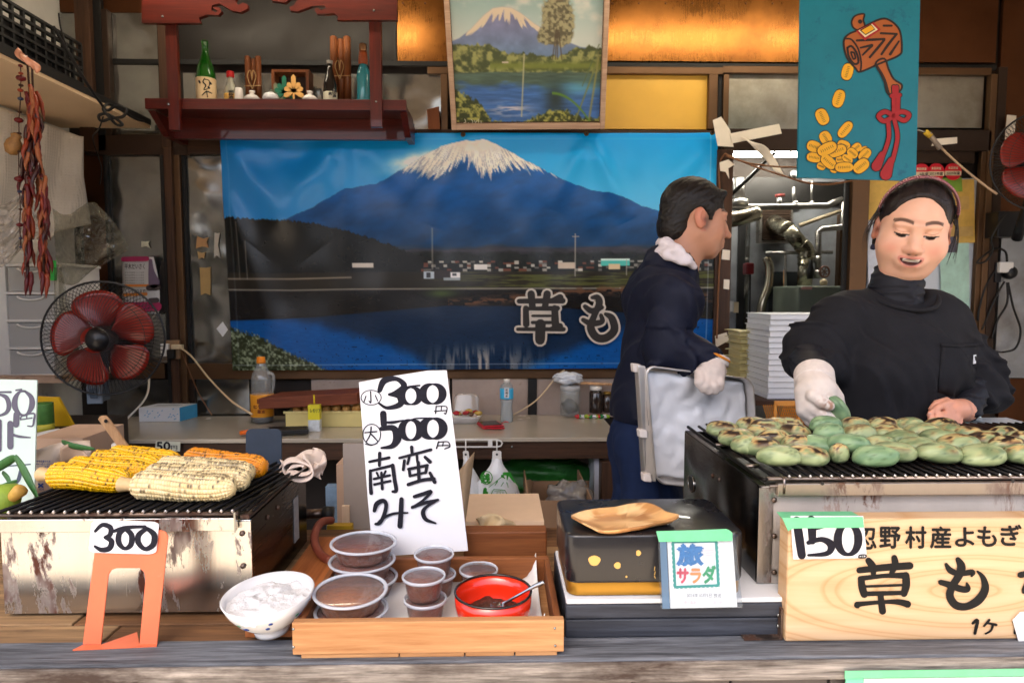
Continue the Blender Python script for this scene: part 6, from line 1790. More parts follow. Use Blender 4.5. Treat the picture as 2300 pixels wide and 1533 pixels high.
c = P(1102, 957, 3.10); c.z = ZB + .004
MB().obox(c + Vector((0, 0, .004)), Vector((.050, .0, 0)), Vector((-.016, .055, 0)), Vector((0, 0, .004))).build('case_lower', mat('case_red', (180, 20, 36), .4), ph, bevel=.002)
MB().obox(c + Vector((0, 0, .014)), Vector((.048, .0, .002)), Vector((-.016, .053, 0)), Vector((0, 0, .003))).build('case_upper', mat('case_red', (180, 20, 36), .4), ph, bevel=.002)
MB().obox(c + Vector((-.003, 0, .0185)), Vector((.042, .0, .002)), Vector((-.014, .046, 0)), Vector((0, 0, .0012))).build('phone', mat('phone_black', (20, 20, 24), .15), ph, bevel=.001)
MB().sheet([[c + Vector((.050 + .034 * u, .01 + v * .02, .010 + .010 * math.sin(u * 2.5))) for u in np.linspace(0, 1, 8)] for v in (0, .5, 1)], .002).build('strap', mat('case_red', (180, 20, 36), .4), ph, True)
t = thing('water_bottle', 'clear water bottle with a blue label on the back counter', 'bottle', P(1138, 948, 3.25))
lathe_px('water', [(13.5, 1), (14.5, 3), (13.6, 22), (12.4, 34), (13.4, 46), (14.4, 52), (0, 52)], 1138, 947, 3.25, mat('water', (186, 196, 204), .08, var=0, alpha=.45), t)
lathe_px('bottle', [(13, 0), (15, 3), (14, 22), (13, 34), (14, 46), (15, 54), (15, 78), (13, 84), (7, 90), (6, 92)], 1138, 947, 3.25, GLS, t)
lathe_px('label', [(15.2, 54), (15.3, 55), (15.3, 76), (15.2, 77)], 1138, 947, 3.25, mat('label_blue', (60, 176, 226), .35, var=.05), t)
lathe_px('cap', [(6.5, 90), (6.5, 98), (0, 98)], 1138, 947, 3.25, WHITEPL, t)
PLW = Plane(P(1120, 870, 3.214), P(1156, 870, 3.214), P(1120, 900, 3.214))
MB().poly([PLW.at(*p) for p in rect(1133, 871, 1143, 893)]).build('label_panel', PAPER, t)
tb = MB()
for k, g in enumerate('天然水'):
 quadtext(tb, PLW, g, rect(1135, 873 + k * 6.5, 1141, 878.5 + k * 6.5), .03, .0004)
tb.build('label_print', INK, t)
t = thing('glass_jar', 'clear plastic jar half full of black seaweed with a screw lid', 'jar', P(1280, 932, 3.385))
blob('seaweed', None, None, P(1280, 912, 3.385), (.040, .034, .038), mat('seaweed', (18, 18, 18), .6, bump=.8, bscale=80), 3, .3, 3, 14, t)
lathe_px('jar', [(20, 0), (22, 2), (22, 56), (20, 60)], 1280, 932, 3.385, GLS, t)
lathe_px('lid', [(22.5, 56), (22.5, 66), (21, 68), (0, 68)], 1280, 932, 3.385, clear('jar_lid', (226, 228, 230), .2, .5), t)
t = thing('glass_jar', 'square dark jar of spice with a white lid beside the seaweed jar', 'jar', P(1338, 926, 3.40))
lathe_px('jar', [(14, 0), (15, 2), (15, 46), (11, 52)], 1338, 926, 3.40, mat('dark_jar', (48, 38, 34), .12, coat=.4), t)
lathe_px('lid', [(13.5, 52), (13.5, 60), (0, 61)], 1338, 926, 3.40, WHITEPL, t)
t = thing('glass_jar', 'small dark jar with a brass lid next to the man', 'jar', P(1364, 924, 3.40))
lathe_px('jar', [(10, 0), (11, 2), (11, 38), (9, 40)], 1364, 924, 3.40, mat('dark_jar', (48, 38, 34), .12, coat=.4), t)
lathe_px('lid', [(10, 40), (10, 46), (0, 47)], 1364, 924, 3.40, mat('brass_lid', (150, 120, 60), .3, metal=.8), t)
blob('plastic_bundle', 'crumpled white plastic bag bundle lying on top of the seaweed jar', 'plastic bag', P(1276, 849, 3.385), (.072, .05, .034), mat('white_film', (216, 222, 230), .25, var=.15, scale=30, bump=.6, bscale=40, bdist=.01), 21, .45, 3)
o = MB().tube([P(1304, 860, 3.385), P(1374, 863, 3.385)], .007, 8).build('wooden_stick', PADW, None, True); solo(o, 'pale wooden stick resting on the jars beside the man', 'stick')
random.seed(9)
for k in range(12):
 nm, cl_ = [('red', (190, 30, 40)), ('green', (30, 120, 60)), ('silver', (200, 200, 206)), ('lime', (150, 180, 60))][k % 4]
 q = P(1298 + k * 6 + random.uniform(-3, 3), 930 + random.uniform(-8, 6), 3.32)
 q.z = ZB + .010
 o = blob('wrapped_candy', None, None, q, (.015, .011, .010), mat('candy_' + nm, cl_, .15, var=.4, scale=70), k + 30, .5, 3, 9)
 solo(o, 'small %s wrapped candy lying on the back counter by the jars' % nm, 'candy', 'candies on the back counter')
cd = thing('cord', 'pale cord hanging diagonally from the jar bundle to the water bottle', 'cord', P(1200, 890, 3.3))
MB().tube(crom([P(*p) for p in ((1268, 830, 3.40), (1250, 846, 3.39), (1205, 898, 3.37), (1152, 932, 3.34))], 8), .004, 6).build('cord', mat('cream_cord', (206, 184, 150), .6), cd, True)
ou = thing('power_outlet', 'grimy wall outlet with plugs at the left door frame', 'outlet', P(384, 808, 3.38))
MB().pbox(372, 764, 402, 806, 3.375, .02).build('outlet_box', mat('outlet_brown', (140, 110, 80), .5, var=.2), ou, bevel=.003)
MB().pbox(360, 772, 378, 800, 3.36, .03).build('adapter', WHITEPL, ou, bevel=.003)
MB().pbox(374, 785, 390, 806, 3.35, .025).build('black_plug', BLACKR, ou, bevel=.003)
MB().pbox(384, 774, 408, 784, 3.35, .025).build('cream_plug', mat('cream_plastic', (216, 196, 160), .5), ou, bevel=.002)
for nm, pts, r, c_, lab in (('cream', ((404, 780, 3.34), (430, 800, 3.3), (470, 850, 3.25), (520, 900, 3.15), (566, 930, 3.05)), .0045, (214, 198, 168), 'thick cream power cord sagging from the outlet to the counter'),
       ('brown', ((406, 786, 3.35), (420, 820, 3.35), (445, 880, 3.3), (476, 932, 3.25)), .0022, (130, 84, 50), 'thin brown wire hanging below the outlet'),
       ('white', ((335, 850, 3.1), (332, 880, 3.0), (318, 906, 2.95), (280, 945, 2.92), (268, 956, 2.92)), .0045, (214, 208, 200), 'white fan cord lying on the left end of the back counter')):
 o = MB().tube(crom([P(*p) for p in pts], 8), r, 6).build('cable', mat(nm + '_cord', c_, .5), None, True); solo(o, lab, 'cord')
# ================================================================ things on the red shelf
YSH = 3.20
zsh = zf - .002
def on_shelf(px):
 q = P(px, 222, YSH); q.z = zsh
 return q
s_ = F_PX / YSH
def lat(nm, px, prof, m_, par, n=24, dy=0):
 q = on_shelf(px); q.y += dy
 return MB().lathe([(r / s_, h / s_) for r, h in prof], q, n).build(nm, m_, par, True)
t = thing('sake_bottle', 'tall green glass bottle with a cream label at the left of the red shelf', 'bottle', on_shelf(464))
lat('bottle', 464, [(19, 0), (20.5, 3), (20.5, 60), (18, 78), (11, 98), (7, 112), (6.5, 132), (7.5, 133), (7.5, 138), (0, 139)], mat('green_glass', (30, 110, 26), .06, var=.1, trans=.35, coat=.5), t)
lat('label', 464, [(20.7, 4), (20.9, 5), (20.9, 56), (20.7, 57)], mat('cream_label', (226, 200, 156), .5, var=.06), t)
PLK = Plane(on_shelf(440) - Vector((0, .0462, 0)), on_shelf(490) - Vector((0, .0462, 0)), on_shelf(440) - Vector((0, .0462, .1)))
strokes(PLK, [[(460, 176, 2), (456, 184, 3), (462, 192, 3), (458, 200, 2)], [(458, 178, 2), (470, 182, 2), (468, 198, 2), (458, 202, 2)], [(454, 214, 2), (464, 206, 3), (476, 210, 2)], [(464, 204, 2), (466, 218, 2)], [(472, 186, 4), (474, 189, 4)], [(468, 196, 4), (470, 198, 4)], [(447, 182, 4), (449, 186, 4)]], INK, 'label_brush', t, 0)
t = thing('small_bottle', 'small clear bottle with a red cap and gold label on the red shelf', 'bottle', on_shelf(519))
lat('bottle', 519, [(13, 0), (14, 3), (14, 34), (9, 48), (6, 58), (6, 62)], mat('clear_glass_pale', (180, 180, 160), .08, alpha=.5, coat=.4), t)
lat('label', 519, [(14.2, 2), (14.3, 3), (14.3, 24), (14.2, 25)], mat('gold_label', (206, 160, 80), .4, var=.3, scale=80), t)
lat('cap', 519, [(7.5, 61), (8, 62), (8, 72), (7, 74), (0, 74)], mat('red_cap', (190, 26, 30), .35), t)
tb = MB()
PLK2 = Plane(on_shelf(440) - Vector((0, .0322, 0)), on_shelf(490) - Vector((0, .0322, 0)), on_shelf(440) - Vector((0, .0322, .1)))
for k, g in enumerate('御神酒'):
 quadtext(tb, PLK2, g, rect(513, 203 + 6.4 * k, 524, 208.8 + 6.4 * k), .03, 0)
tb.build('label_print', INK, t)
BAM = wood('bamboo_brown', (92, 48, 24), (156, 92, 50), 2, 1.2, .45, .15, coat=.2)
def bamboo(lab, px, w_, h_, dy, ncane):
 t = thing('bamboo_ornament', lab, 'bamboo', on_shelf(px))
 for k in range(ncane):
  xx = px + (k - (ncane - 1) / 2) * w_ / ncane
  hh = h_ - (4 if k % 2 else 0)
  q = on_shelf(xx); q.y += dy + (.012 if k % 2 else 0)
  r = w_ / ncane / 2 / s_ * 1.05
  MB().lathe([(r, 0), (r, hh * .45 / s_), (r * 1.07, hh * .455 / s_), (r, hh * .46 / s_), (r, hh / s_), (r * .7, (hh + 2) / s_), (r * .65, (hh - 8) / s_)], q, 14).build('cane', BAM, t, True)
 q = on_shelf(px); q.y += dy - w_ / ncane / s_ * .7
 zt1 = q.z + h_ * .5 / s_
 for sg in (-1, 1):
  MB().tube(crom([(q.x, q.y, zt1 - .03), (q.x + sg * .012, q.y - .004, zt1), (q.x + sg * .02, q.y - .005, zt1 + .03), (q.x + sg * .006, q.y - .003, zt1 + .055), (q.x, q.y, zt1 + .01)], 5), .0022, 5).build('straw_cord', mat('straw_cord', (196, 160, 110), .7), t, True)
 MB().tube([(q.x - w_ / 2 / s_, q.y + .004, zt1 - .015), (q.x + w_ / 2 / s_, q.y + .004, zt1 - .013)], .0025, 5).build('straw_cord', mat('straw_cord', (196, 160, 110), .7), t, True)
bamboo('short brown bamboo ornament tied with straw beside the red-capped bottle', 560, 36, 114, .06, 3)
bamboo('tall brown bamboo ornament tied with straw at the right of the red shelf', 760, 46, 158, .06, 3)
VAS = mat('vase_white', (206, 200, 196), .2, var=.05, coat=.4)
t = thing('sake_cup', 'slim white cylindrical vase in front of the short bamboo', 'vase', on_shelf(546))
lat('vase', 546, [(10, 0), (10, 2), (8, 30), (7, 32), (6, 32), (7, 6), (0, 5)], VAS, t, dy=-.05)
for px, lab in ((575, 'squat white vase with a narrow neck left of the green ornament'), (703, 'squat white vase with a narrow neck left of the dark bottle')):
 t = thing('white_vase', lab, 'vase', on_shelf(px))
 lat('vase', px, [(10, 0), (16, 6), (16.5, 11), (10, 17), (5, 19), (5, 22), (6.5, 23), (6.5, 26), (0, 26)], VAS, t, dy=-.05)
t = thing('white_vase', 'round glossy white vase in the middle of the red shelf', 'vase', on_shelf(618))
lat('vase', 618, [(9, 0), (15, 5), (17, 11), (14, 18), (6, 22), (4, 23), (0, 23)], PORC, t, dy=-.06)
def star(lab, px, cy, rad, cols, dy):
 t = thing('paper_ornament', lab, 'ornament', on_shelf(px))
 m_ = mat('ornament_%d_%d_%d' % cols, cols, .6, var=.12)
 q = on_shelf(px); q.z += (222 - cy) / s_; q.y += dy
 for k, (a, l) in enumerate(((90, 1.5), (55, .95), (125, .95), (20, .9), (160, .9), (-25, 1.0), (205, 1.0))):
  a = math.radians(a)
  d = Vector((math.cos(a), 0, math.sin(a))); n = Vector((-d.z, 0, d.x))
  L = rad * l / s_
  MB().prism([q + n * .005, q + d * L * .5 + n * .010, q + d * L * .85 + n * .010, q + d * L, q + d * L * .85 - n * .010, q + d * L * .5 - n * .010, q - n * .005], (0, .004 + .001 * k, 0)).build('petal', m_, t)
 MB().box((q.x - .004, q.y, zsh), (q.x + .004, q.y + .004, q.z)).build('stem', m_, t)
star('pale grey-green folded ornament behind the round white vase', 612, 196, 22, (150, 160, 130), .05)
star('dark green folded ornament in front of the small wooden box', 642, 195, 25, (20, 110, 84), -.02)
star('yellow-tan folded ornament in front of the small wooden box', 667, 196, 24, (214, 164, 92), -.05)
t = thing('small_shrine_box', 'small open brown wooden box at the middle back of the red shelf', 'box', on_shelf(652))
for r in ((610, 156, 694, 162), (610, 162, 617, 222), (687, 162, 694, 222)):
 MB().pbox(*r, YSH + .06, .08).build('panel', BAM, t)
MB().pbox(617, 162, 687, 222, YSH + .13, .008).build('rear_panel', DARKWOOD, t)
t = thing('dark_bottle', 'small black bottle with a cream label in front of the tall bamboo', 'bottle', on_shelf(748))
lat('bottle', 748, [(14, 0), (14.5, 3), (14.5, 40), (10, 56), (6, 72), (6, 84)], mat('black_glass', (18, 14, 14), .08, coat=.5), t, dy=-.05)
lat('label', 748, [(14.7, 2), (14.8, 3), (14.8, 22), (14.7, 23)], mat('pale_label', (200, 196, 176), .5, var=.1), t, dy=-.05)
lat('cap', 748, [(6.5, 83), (6.8, 90), (0, 91)], mat('grey_cap', (150, 146, 140), .35), t, dy=-.05)
tb = MB()
PLK3 = Plane(on_shelf(740) - Vector((0, .083, 0)), on_shelf(790) - Vector((0, .083, 0)), on_shelf(740) - Vector((0, .083, .1)))
quadtext(tb, PLK3, '田', rect(747, 204, 755, 211), .05, 0); quadtext(tb, PLK3, '酒', rect(747, 212, 755, 219), .05, 0); quadtext(tb, PLK3, '純', rect(738, 206, 745, 214), .05, 0)
tb.build('label_print', INK, t)
t = thing('blue_bottle', 'tall pale blue glass bottle with a bronze neck at the right of the red shelf', 'bottle', on_shelf(817))
lat('bottle', 817, [(14, 0), (15, 4), (14, 50), (15, 62), (14, 76), (9, 88), (8, 96)], mat('blue_glass', (60, 160, 176), .08, var=.1, trans=.4, coat=.5), t)
lat('neck_foil', 817, [(9, 90), (10, 96), (9, 112), (8, 118)], mat('neck_foil', (150, 70, 34), .35, var=.3, scale=60), t)
lat('cap', 817, [(7.5, 118), (8, 120), (8, 132), (7, 134), (0, 134)], mat('bronze_cap', (150, 110, 76), .35, metal=.6), t)
o = MB().prism([P(x, y, 3.40) for x, y in ((959, 246), (986, 239), (988, 290), (962, 290))], (0, .01, 0)).build('wooden_plaque', wood('plaque_wood', (120, 66, 36), (150, 90, 50), 2), None)
solo(o, 'small brown wooden plaque leaning by the left foot of the framed painting', 'plaque')
# ================================================================ right side: black tin, display case, mochi grill, wooden sign
ZT = EYE - .374
tin = thing('black_tin', 'large black tin box with a gold base and gold spots, left of the mochi grill', 'tin', (.246, 1.10, zr + .001))
TX0, TX1, TY0, TY1 = .106, .387, 1.008, 1.19
TINB = mat('tin_black', (27, 26, 29), .32, var=.12, scale=6, coat=.25, rvar=.08)
TING = mat('tin_gold', (168, 124, 44), .35, metal=.7, var=.12)
def rbox(lo, hi, r, name, m_, par, bev=.004):
 pts = rrect(lo[0], lo[1], hi[0], hi[1], r, 5)
 return MB().prism([(x, y, hi[2]) for x, y in pts], (0, 0, lo[2] - hi[2])).build(name, m_, par, True, bevel=bev)
rbox((TX0 + .003, TY0 + .003, zr + .001), (TX1 - .003, TY1 - .003, zr + .026), .018, 'gold_base', TING, tin, .002)
rbox((TX0, TY0, zr + .0215), (TX1, TY1, ZT), .020, 'lid', TINB, tin, .005)
PLTN = Plane((TX0, TY0, ZT), (TX1, TY0, ZT), (TX0, TY0, zr))
SPOT = mat('gold_spot', (206, 166, 92), .45, var=.1)
for cx, cy, rx, ry in ((1335, 1258, 13.5, 11.5), (1387, 1269, 7.5, 7.5), (1434, 1241, 5.5, 6.5), (1407, 1294, 2.4, 2.4)):
 pts = [PLTN.at(cx + rx * math.cos(a) * (1 + .1 * math.sin(3 * a + cx)), cy + ry * math.sin(a), .0006) for a in np.linspace(0, 2 * PI, 19)[:-1]]
 MB().poly(pts).build('gold_spot', SPOT, tin)
strokes(PLTN, [[(1471, 1272, 1.6), (1470, 1280, 1.6)], [(1472, 1283, 1.6), (1470, 1290, 1.8)], [(1470, 1293, 2), (1472, 1298, 1.4)]], SPOT, 'gold_writing', tin, .0006)
wdsh = thing('wooden_dish', 'wavy leaf-shaped dish of patchwork pale wood on top of the black tin', 'dish', PZ(1405, 1180, ZT + .001))
o1 = [(1283, 1159), (1310, 1148), (1345, 1142), (1382, 1139), (1420, 1131), (1455, 1130), (1478, 1138), (1498, 1150), (1525, 1157), (1514, 1168), (1480, 1174), (1450, 1181), (1418, 1186), (1380, 1192), (1345, 1192), (1318, 1180), (1298, 1170)]
oc = crom([PZ(x, y, ZT + .012) for x, y in o1], 5, True)
cc = np.mean(oc, axis=0)
A, cols = [], []
RK = [(0, .003), (.3, .003), (.55, .0035), (.72, .004), (.86, .007), (.96, .0115), (1, .0125), (1.0, .0105), (.9, .005), (.74, .001), (.5, .0005), (0, .0005)]
wt = [npl((206, 160, 104)), npl((222, 182, 128)), npl((184, 132, 78)), npl((168, 118, 70))]
for k, zz2 in RK:
 row = []
 for p in oc + [oc[0]]:
  q = cc + (p - cc) * k
  row.append((q[0], q[1], ZT + .0012 + zz2))
  cell = int(math.floor((q[0] + .02 * q[1]) / .045) + 2 * math.floor((q[1]) / .032))
  g = .9 + .2 * float(vn(np.array(q[0] * 60.), np.array(q[1] * 600.), 3))
  cols.append(wt[cell % 4] * g)
 A.append(row)
mb = MB().grid(A)
mesh_obj('dish', mb.v, mb.f, vcol('patchwork_wood', .35, .4, coat=.25), wdsh, True, cols=np.array(cols))
cs = thing('display_case', 'clear plastic case with a stamp-like printed card leaning on the black tin', 'display case', P(1575, 1367, .985))
PC = Plane(P(1478, 1190, 1.000), P(1650, 1193, 1.000), P(1485, 1368, .975))
PCb = PC
MB().prism([PC.at(*p, .0042) for p in ((1480, 1200), (1651, 1196), (1669, 1364), (1486, 1367))], -PC.n * .0078).build('case', clear('case_plastic', (222, 232, 240), .06, .05, .6), cs, bevel=.001)
MB().prism([PC.at(*p, .001) for p in ((1498, 1206), (1645, 1203), (1656, 1362), (1506, 1365))], -PC.n * .0015).build('card', PAPER, cs)
MB().prism([PC.at(*p, .0045) for p in ((1482, 1202), (1496, 1202), (1505, 1366), (1488, 1366))], -PC.n * .0005).build('hinge_strip', clear('hinge_plastic', (120, 150, 180), .1, .5), cs)
TAPE = mat('green_tape', (104, 190, 140), .4, var=.12, scale=30, bump=.15)
tq = [PC.at(*p, .006) for p in ((1474, 1192), (1560, 1190), (1632, 1187), (1640, 1191), (1645, 1196), (1645, 1214), (1480, 1216))]
MB().prism(tq, -PC.n * .0012).build('green_tape', TAPE, cs)
TEAL = mat('teal_print', (30, 140, 130), .5)
bd = [[(x, y, 7) for x, y in ((1511, 1216), (1609, 1214))], [(1609, 1214, 7), (1614, 1314, 7)], [(1614, 1314, 7), (1516, 1318, 7)], [(1516, 1318, 7), (1511, 1216, 7)]]
strokes(PC, bd, TEAL, 'stamp_border', cs, .0014)
dm = MB()
for a, b in (((1511, 1216), (1609, 1214)), ((1609, 1214), (1614, 1314)), ((1614, 1314), (1516, 1318)), ((1516, 1318), (1511, 1216))):
 for k in range(11):
  t_ = k / 10
  cx, cy = a[0] + (b[0] - a[0]) * t_, a[1] + (b[1] - a[1]) * t_
  dx, dy = b[1] - a[1], a[0] - b[0]
  L_ = math.hypot(dx, dy); cx += dx / L_ * -4.6 * -1; cy += dy / L_ * 4.6
  dm.poly([PC.at(cx + 2.6 * math.cos(q), cy + 2.6 * math.sin(q), .0022) for q in np.linspace(0, 2 * PI, 9)[:-1]])
tag(dm.build('stamp_perforation', PAPER, cs), kind='stuff')
for g, q4, c_ in (('旅', rect(1522, 1222, 1578, 1268), (40, 110, 170)), ('サ', rect(1521, 1276, 1546, 1308), (196, 70, 90)), ('ラ', rect(1551, 1277, 1574, 1308), (226, 140, 80)), ('ダ', rect(1579, 1270, 1607, 1308), (50, 150, 100))):
 mb = MB(); quadtext(mb, PC, g, q4, .055, .0018); mb.build('lettering', mat('print_%d_%d_%d' % c_, c_, .5, var=.3, scale=200), cs)
strokes(PC, [ring(1593, 1240, 14, 15, .9, .9), ring(1593, 1240, 11, 12, .7, .7), [(1585, 1236, 2), (1601, 1235, 2)], [(1586, 1241, 2), (1602, 1240, 2)], [(1587, 1246, 2), (1600, 1245, 2)],
    [(1612, 1220, 1), (1622, 1216, 1), (1630, 1222, 1), (1640, 1218, 1)], [(1613, 1228, 1), (1623, 1224, 1), (1631, 1230, 1), (1641, 1226, 1)]], mat('postmark', (214, 196, 200), .5), 'postmark', cs, .0016)
mb = MB(); quadtext(mb, PC, '2024年10月5日 放送', rect(1542, 1331, 1620, 1341), .0, .0014); mb.build('lettering', mat('grey_ink', (110, 112, 120), .5), cs)
mb = MB(); quadtext(mb, PC, '御沢農園 トレーム 公園の蔵', rect(1536, 1348, 1622, 1356), 0, .0014); mb.build('lettering', mat('pink_ink', (214, 180, 186), .5), cs)
strokes(PC, [[(1509, 1328, .8), (1651, 1326, .8)], [(1651, 1326, .8), (1653, 1359, .8)], [(1653, 1359, .8), (1511, 1361, .8)], [(1511, 1361, .8), (1509, 1328, .8)]], mat('grey_line', (190, 192, 196), .5), 'frame_line', cs, .0013)
ZM = EYE - .300
gr2 = thing('mochi_grill', 'long rusty steel charcoal grill at the right with a grate of green mochi', 'grill', (1.0, 1.26, zr))
GX0 = .4225
M2 = steel('grill_side_mirror', (104, 104, 104), .16, (1, 1, 30), wavy=1.2, stain=(50, 48, 46))
MB().box((GX0, 1.056, zr + .001), (GX0 + .005, 1.48, ZM - .012)).build('side_panel', M2, gr2)
MB().box((GX0 + .0055, 1.05, zr + .001), (1.62, 1.056, ZM - .012)).build('front_panel', steel('grill_front_dull', (206, 198, 190), .45, (60, 1, 1), rust=(140, 80, 40), rust_amt=.52, metal=.35), gr2)
MB().box((GX0 - .0005, 1.0475, zr + .003), (GX0 + .023, 1.0495, ZM - .014)).build('corner_plate', steel('corner_steel', (176, 172, 168), .35, rust=(120, 70, 44), rust_amt=.5, rscale=(3, 3, 1)), gr2)
for py in (1122, 1203, 1284):
 MB().lathe([(.0048, 0), (.0042, .002), (.002, .0032), (0, .0034)], P(1739, py, 1.0473), 10, Matrix.Rotation(PI / 2, 3, 'X')).build('rivet', RUSTBAR, gr2, True)
MB().box((GX0 + .0055, 1.475, zr + .001), (1.62, 1.48, ZM - .012)).build('rear_panel', GSIDE, gr2)
MB().box((GX0 + .006, 1.06, ZM - .10), (1.61, 1.47, ZM - .05)).build('ember_bed', SOOT, gr2)
GX1 = .447
MB().box((GX1, 1.036, ZM - .024), (1.62, 1.046, ZM - .004)).build('front_lip', steel('lip_steel', (170, 160, 150), .35, (60, 1, 1), rust=(130, 84, 54), rust_amt=.52), gr2, bevel=.001)
MB().box((GX0 + .0005, 1.05, ZM - .0115), (GX0 + .012, 1.478, ZM - .0095)).build('top_flange', GSIDE, gr2)
for px, py in ((1992 - 145, 1085), (2275, 1079)):
 MB().lathe([(.003, 0), (.003, .0006)], P(px, py, 1.0358), 10, Matrix.Rotation(PI / 2, 3, 'X')).build('hole', BLACKP, gr2)
ROD = steel('warm_rod', (150, 138, 130), .3, rust=(90, 56, 36), rust_amt=.55)
MB().tube([(GX1 - .012, 1.052, ZM), (1.62, 1.046, ZM)], .0035, 8).build('grate_rail', ROD, gr2, True)
MB().tube([(GX1 - .012, 1.040, ZM - .008), (1.62, 1.038, ZM - .008)], .0026, 8).build('grate_rail', ROD, gr2, True)
MB().tube(crom([(GX1 - .012, 1.052, ZM), (GX1 - .020, 1.06, ZM), (GX1 - .020, 1.2, ZM), (GX1 - .020, 1.47, ZM)], 5), .0034, 8).build('grate_rail', BAR, gr2, True)
MB().tube([(GX1 + .004, 1.055, ZM + .001), (GX1 + .004, 1.47, ZM + .001)], .003, 8).build('grate_rail', BAR, gr2, True)
for y_ in (1.12, 1.28):
 MB().tube([(GX1 - .020, y_, ZM + .003), (GX1 + .003, y_, ZM + .003)], .0034, 8).build('cross_clip', ROD, gr2, True)
MB().tube([(GX1 + .01, 1.036, ZM - .02), (GX1 + .01, 1.036, ZM + .004), (GX1 + .01, 1.050, ZM + .006)], .0022, 6).build('grate_hook', ROD, gr2, True)
me2 = MB().tube([(0, 0, 0), (.0, .425, 0)], .0028, 6).build('grate_bar', BAR, None, True, loc=(0, 0, 0))
bm2 = me2.data; bpy.data.objects.remove(me2)
tips = MB()
x = GX1 + .022
while x < 1.60:
 o = bpy.data.objects.new('grate_bar', bm2); COL.objects.link(o); o.parent = gr2
 o.location = Vector((x, 1.046, ZM + .0055)) - WLOC[gr2]
 tips.lathe([(0, -.003), (.003, 0), (0, .003)], (x, 1.0455, ZM + .0055), 7)
 x += .0172
tag(tips.build('bar_tip', TIP, gr2, True), kind='stuff')
q = P(1568, 1085, 1.42); q.x = GX0 - .001
MB().tube([q + Vector((0, math.cos(a) * .022, math.sin(a) * .017)) for a in np.linspace(0, 2 * PI, 21)[:-1]], .002, 6, closed=True).build('vent_ring', STEELP, gr2, True)
MB().lathe([(.016, 0), (.016, .001)], q, 16, Matrix.Rotation(-PI / 2, 3, 'Y')).build('vent_hole', BLACKP, gr2)
for px, Y in ((1638, 1.28), (1652, 1.24)):
 q = P(px, 1068 + (px - 1638) * .6, Y); q.x = GX0
 MB().lathe([(.005, 0), (.004, .002), (0, .003)], q, 10, Matrix.Rotation(-PI / 2, 3, 'Y')).build('rivet', RUSTBAR, gr2, True)
MOCHI = vcol('mochi_skin', .42, .4, bump=.35, bscale=110, coat=.04)
def mochi(px, py, L, D, H, yaw, char, seed, tone=0.0, lean=(0, 0), zc=None, pos=None):
 n, mth = 34, 22
 V, cols = [], []
 ths = np.linspace(0, 2 * PI, n, endpoint=False)
 phs = np.linspace(-PI / 2, PI / 2, mth)
 TH, PH = np.meshgrid(ths, phs)
 cp = np.cos(PH)
 dx, dy, dz = np.cos(TH) * cp, np.sin(TH) * cp, np.sin(PH)
 sg = np.sign(dz) * np.abs(dz) ** .85
 lump = 1 + .26 * (fbm(dx * 1.3 + seed * 3.1 + 20, dy * 1.3 + dz + 20, 3, seed) - .5) + .05 * char * (fbm(dx * 5 + seed, dy * 5 + dz * 4 + 30, 3, seed + 4) - .5) * 2
 X = np.sign(dx) * np.abs(dx) ** .9 * L * lump
 Yy = np.sign(dy) * np.abs(dy) ** .9 * D * lump
 Z = np.where(sg < 0, sg * .75, sg) * H * (1 + .12 * (fbm(dx * 2 + seed, dy * 2 + 7, 3, seed + 2) - .5))
 sp = fbm(dx * 9 + seed * 2, dy * 9 + dz * 9 + 40, 3, seed + 6)
 ca, cb = npl((108, 126, 88)), npl((160, 174, 128))
 if tone > .5: ca, cb = npl((100, 132, 96)), npl((140, 168, 124))
 big = fbm(dx * 1.8 + seed, dy * 1.8 + dz * 1.5 + 3, 3, seed + 7)
 c = ca * (1 - sst(.3, .7, big))[..., None] + cb * sst(.3, .7, big)[..., None]
 sk = (vn(dx * 22 + seed, dy * 22 + dz * 22 + 60, seed + 8) > .85) * .6
 c = c * (1 - sk[..., None]) + npl((58, 78, 46)) * sk[..., None]
 topm = sst(.05, .75, dz)
 tf = fbm(dx * 2.6 + seed * 1.7 + 5, dy * 3.4 + 5, 4, seed + 9)
 to = topm * sst(.54 - .28 * char, .68 - .22 * char, tf) * min(1, char * 1.6)
 c = c * (1 - .85 * to[..., None]) + npl((206, 172, 112)) * .85 * to[..., None]
 bt = topm * sst(.69 - .26 * char, .76 - .22 * char, tf) * min(1, char * 1.5)
 c = c * (1 - bt[..., None]) + npl((122, 70, 38)) * bt[..., None]
 bk = topm * sst(.74 - .24 * char, .765 - .23 * char, tf + .10 * (sp - .5)) * min(1, char * 1.5)
 c = c * (1 - bk[..., None]) + npl((34, 22, 18)) * bk[..., None]
 V = np.stack([X, Yy, Z], -1).reshape(-1, 3)
 idx = np.arange(n * mth).reshape(mth, n)
 nx = np.roll(idx, -1, 1)
 F = np.stack([idx[:-1], nx[:-1], nx[1:], idx[1:]], -1).reshape(-1, 4)
 o = mesh_obj('mochi_cake', V, [tuple(f) for f in F.tolist()], MOCHI, None, True, cols=c.reshape(-1, 3), loc=(0, 0, 0))
 q = pos if pos is not None else PZ(px, py, (zc if zc else ZM + .0085 + H * .70))
 o.location = q
 o.rotation_euler = (lean[0], lean[1], yaw)
 return o
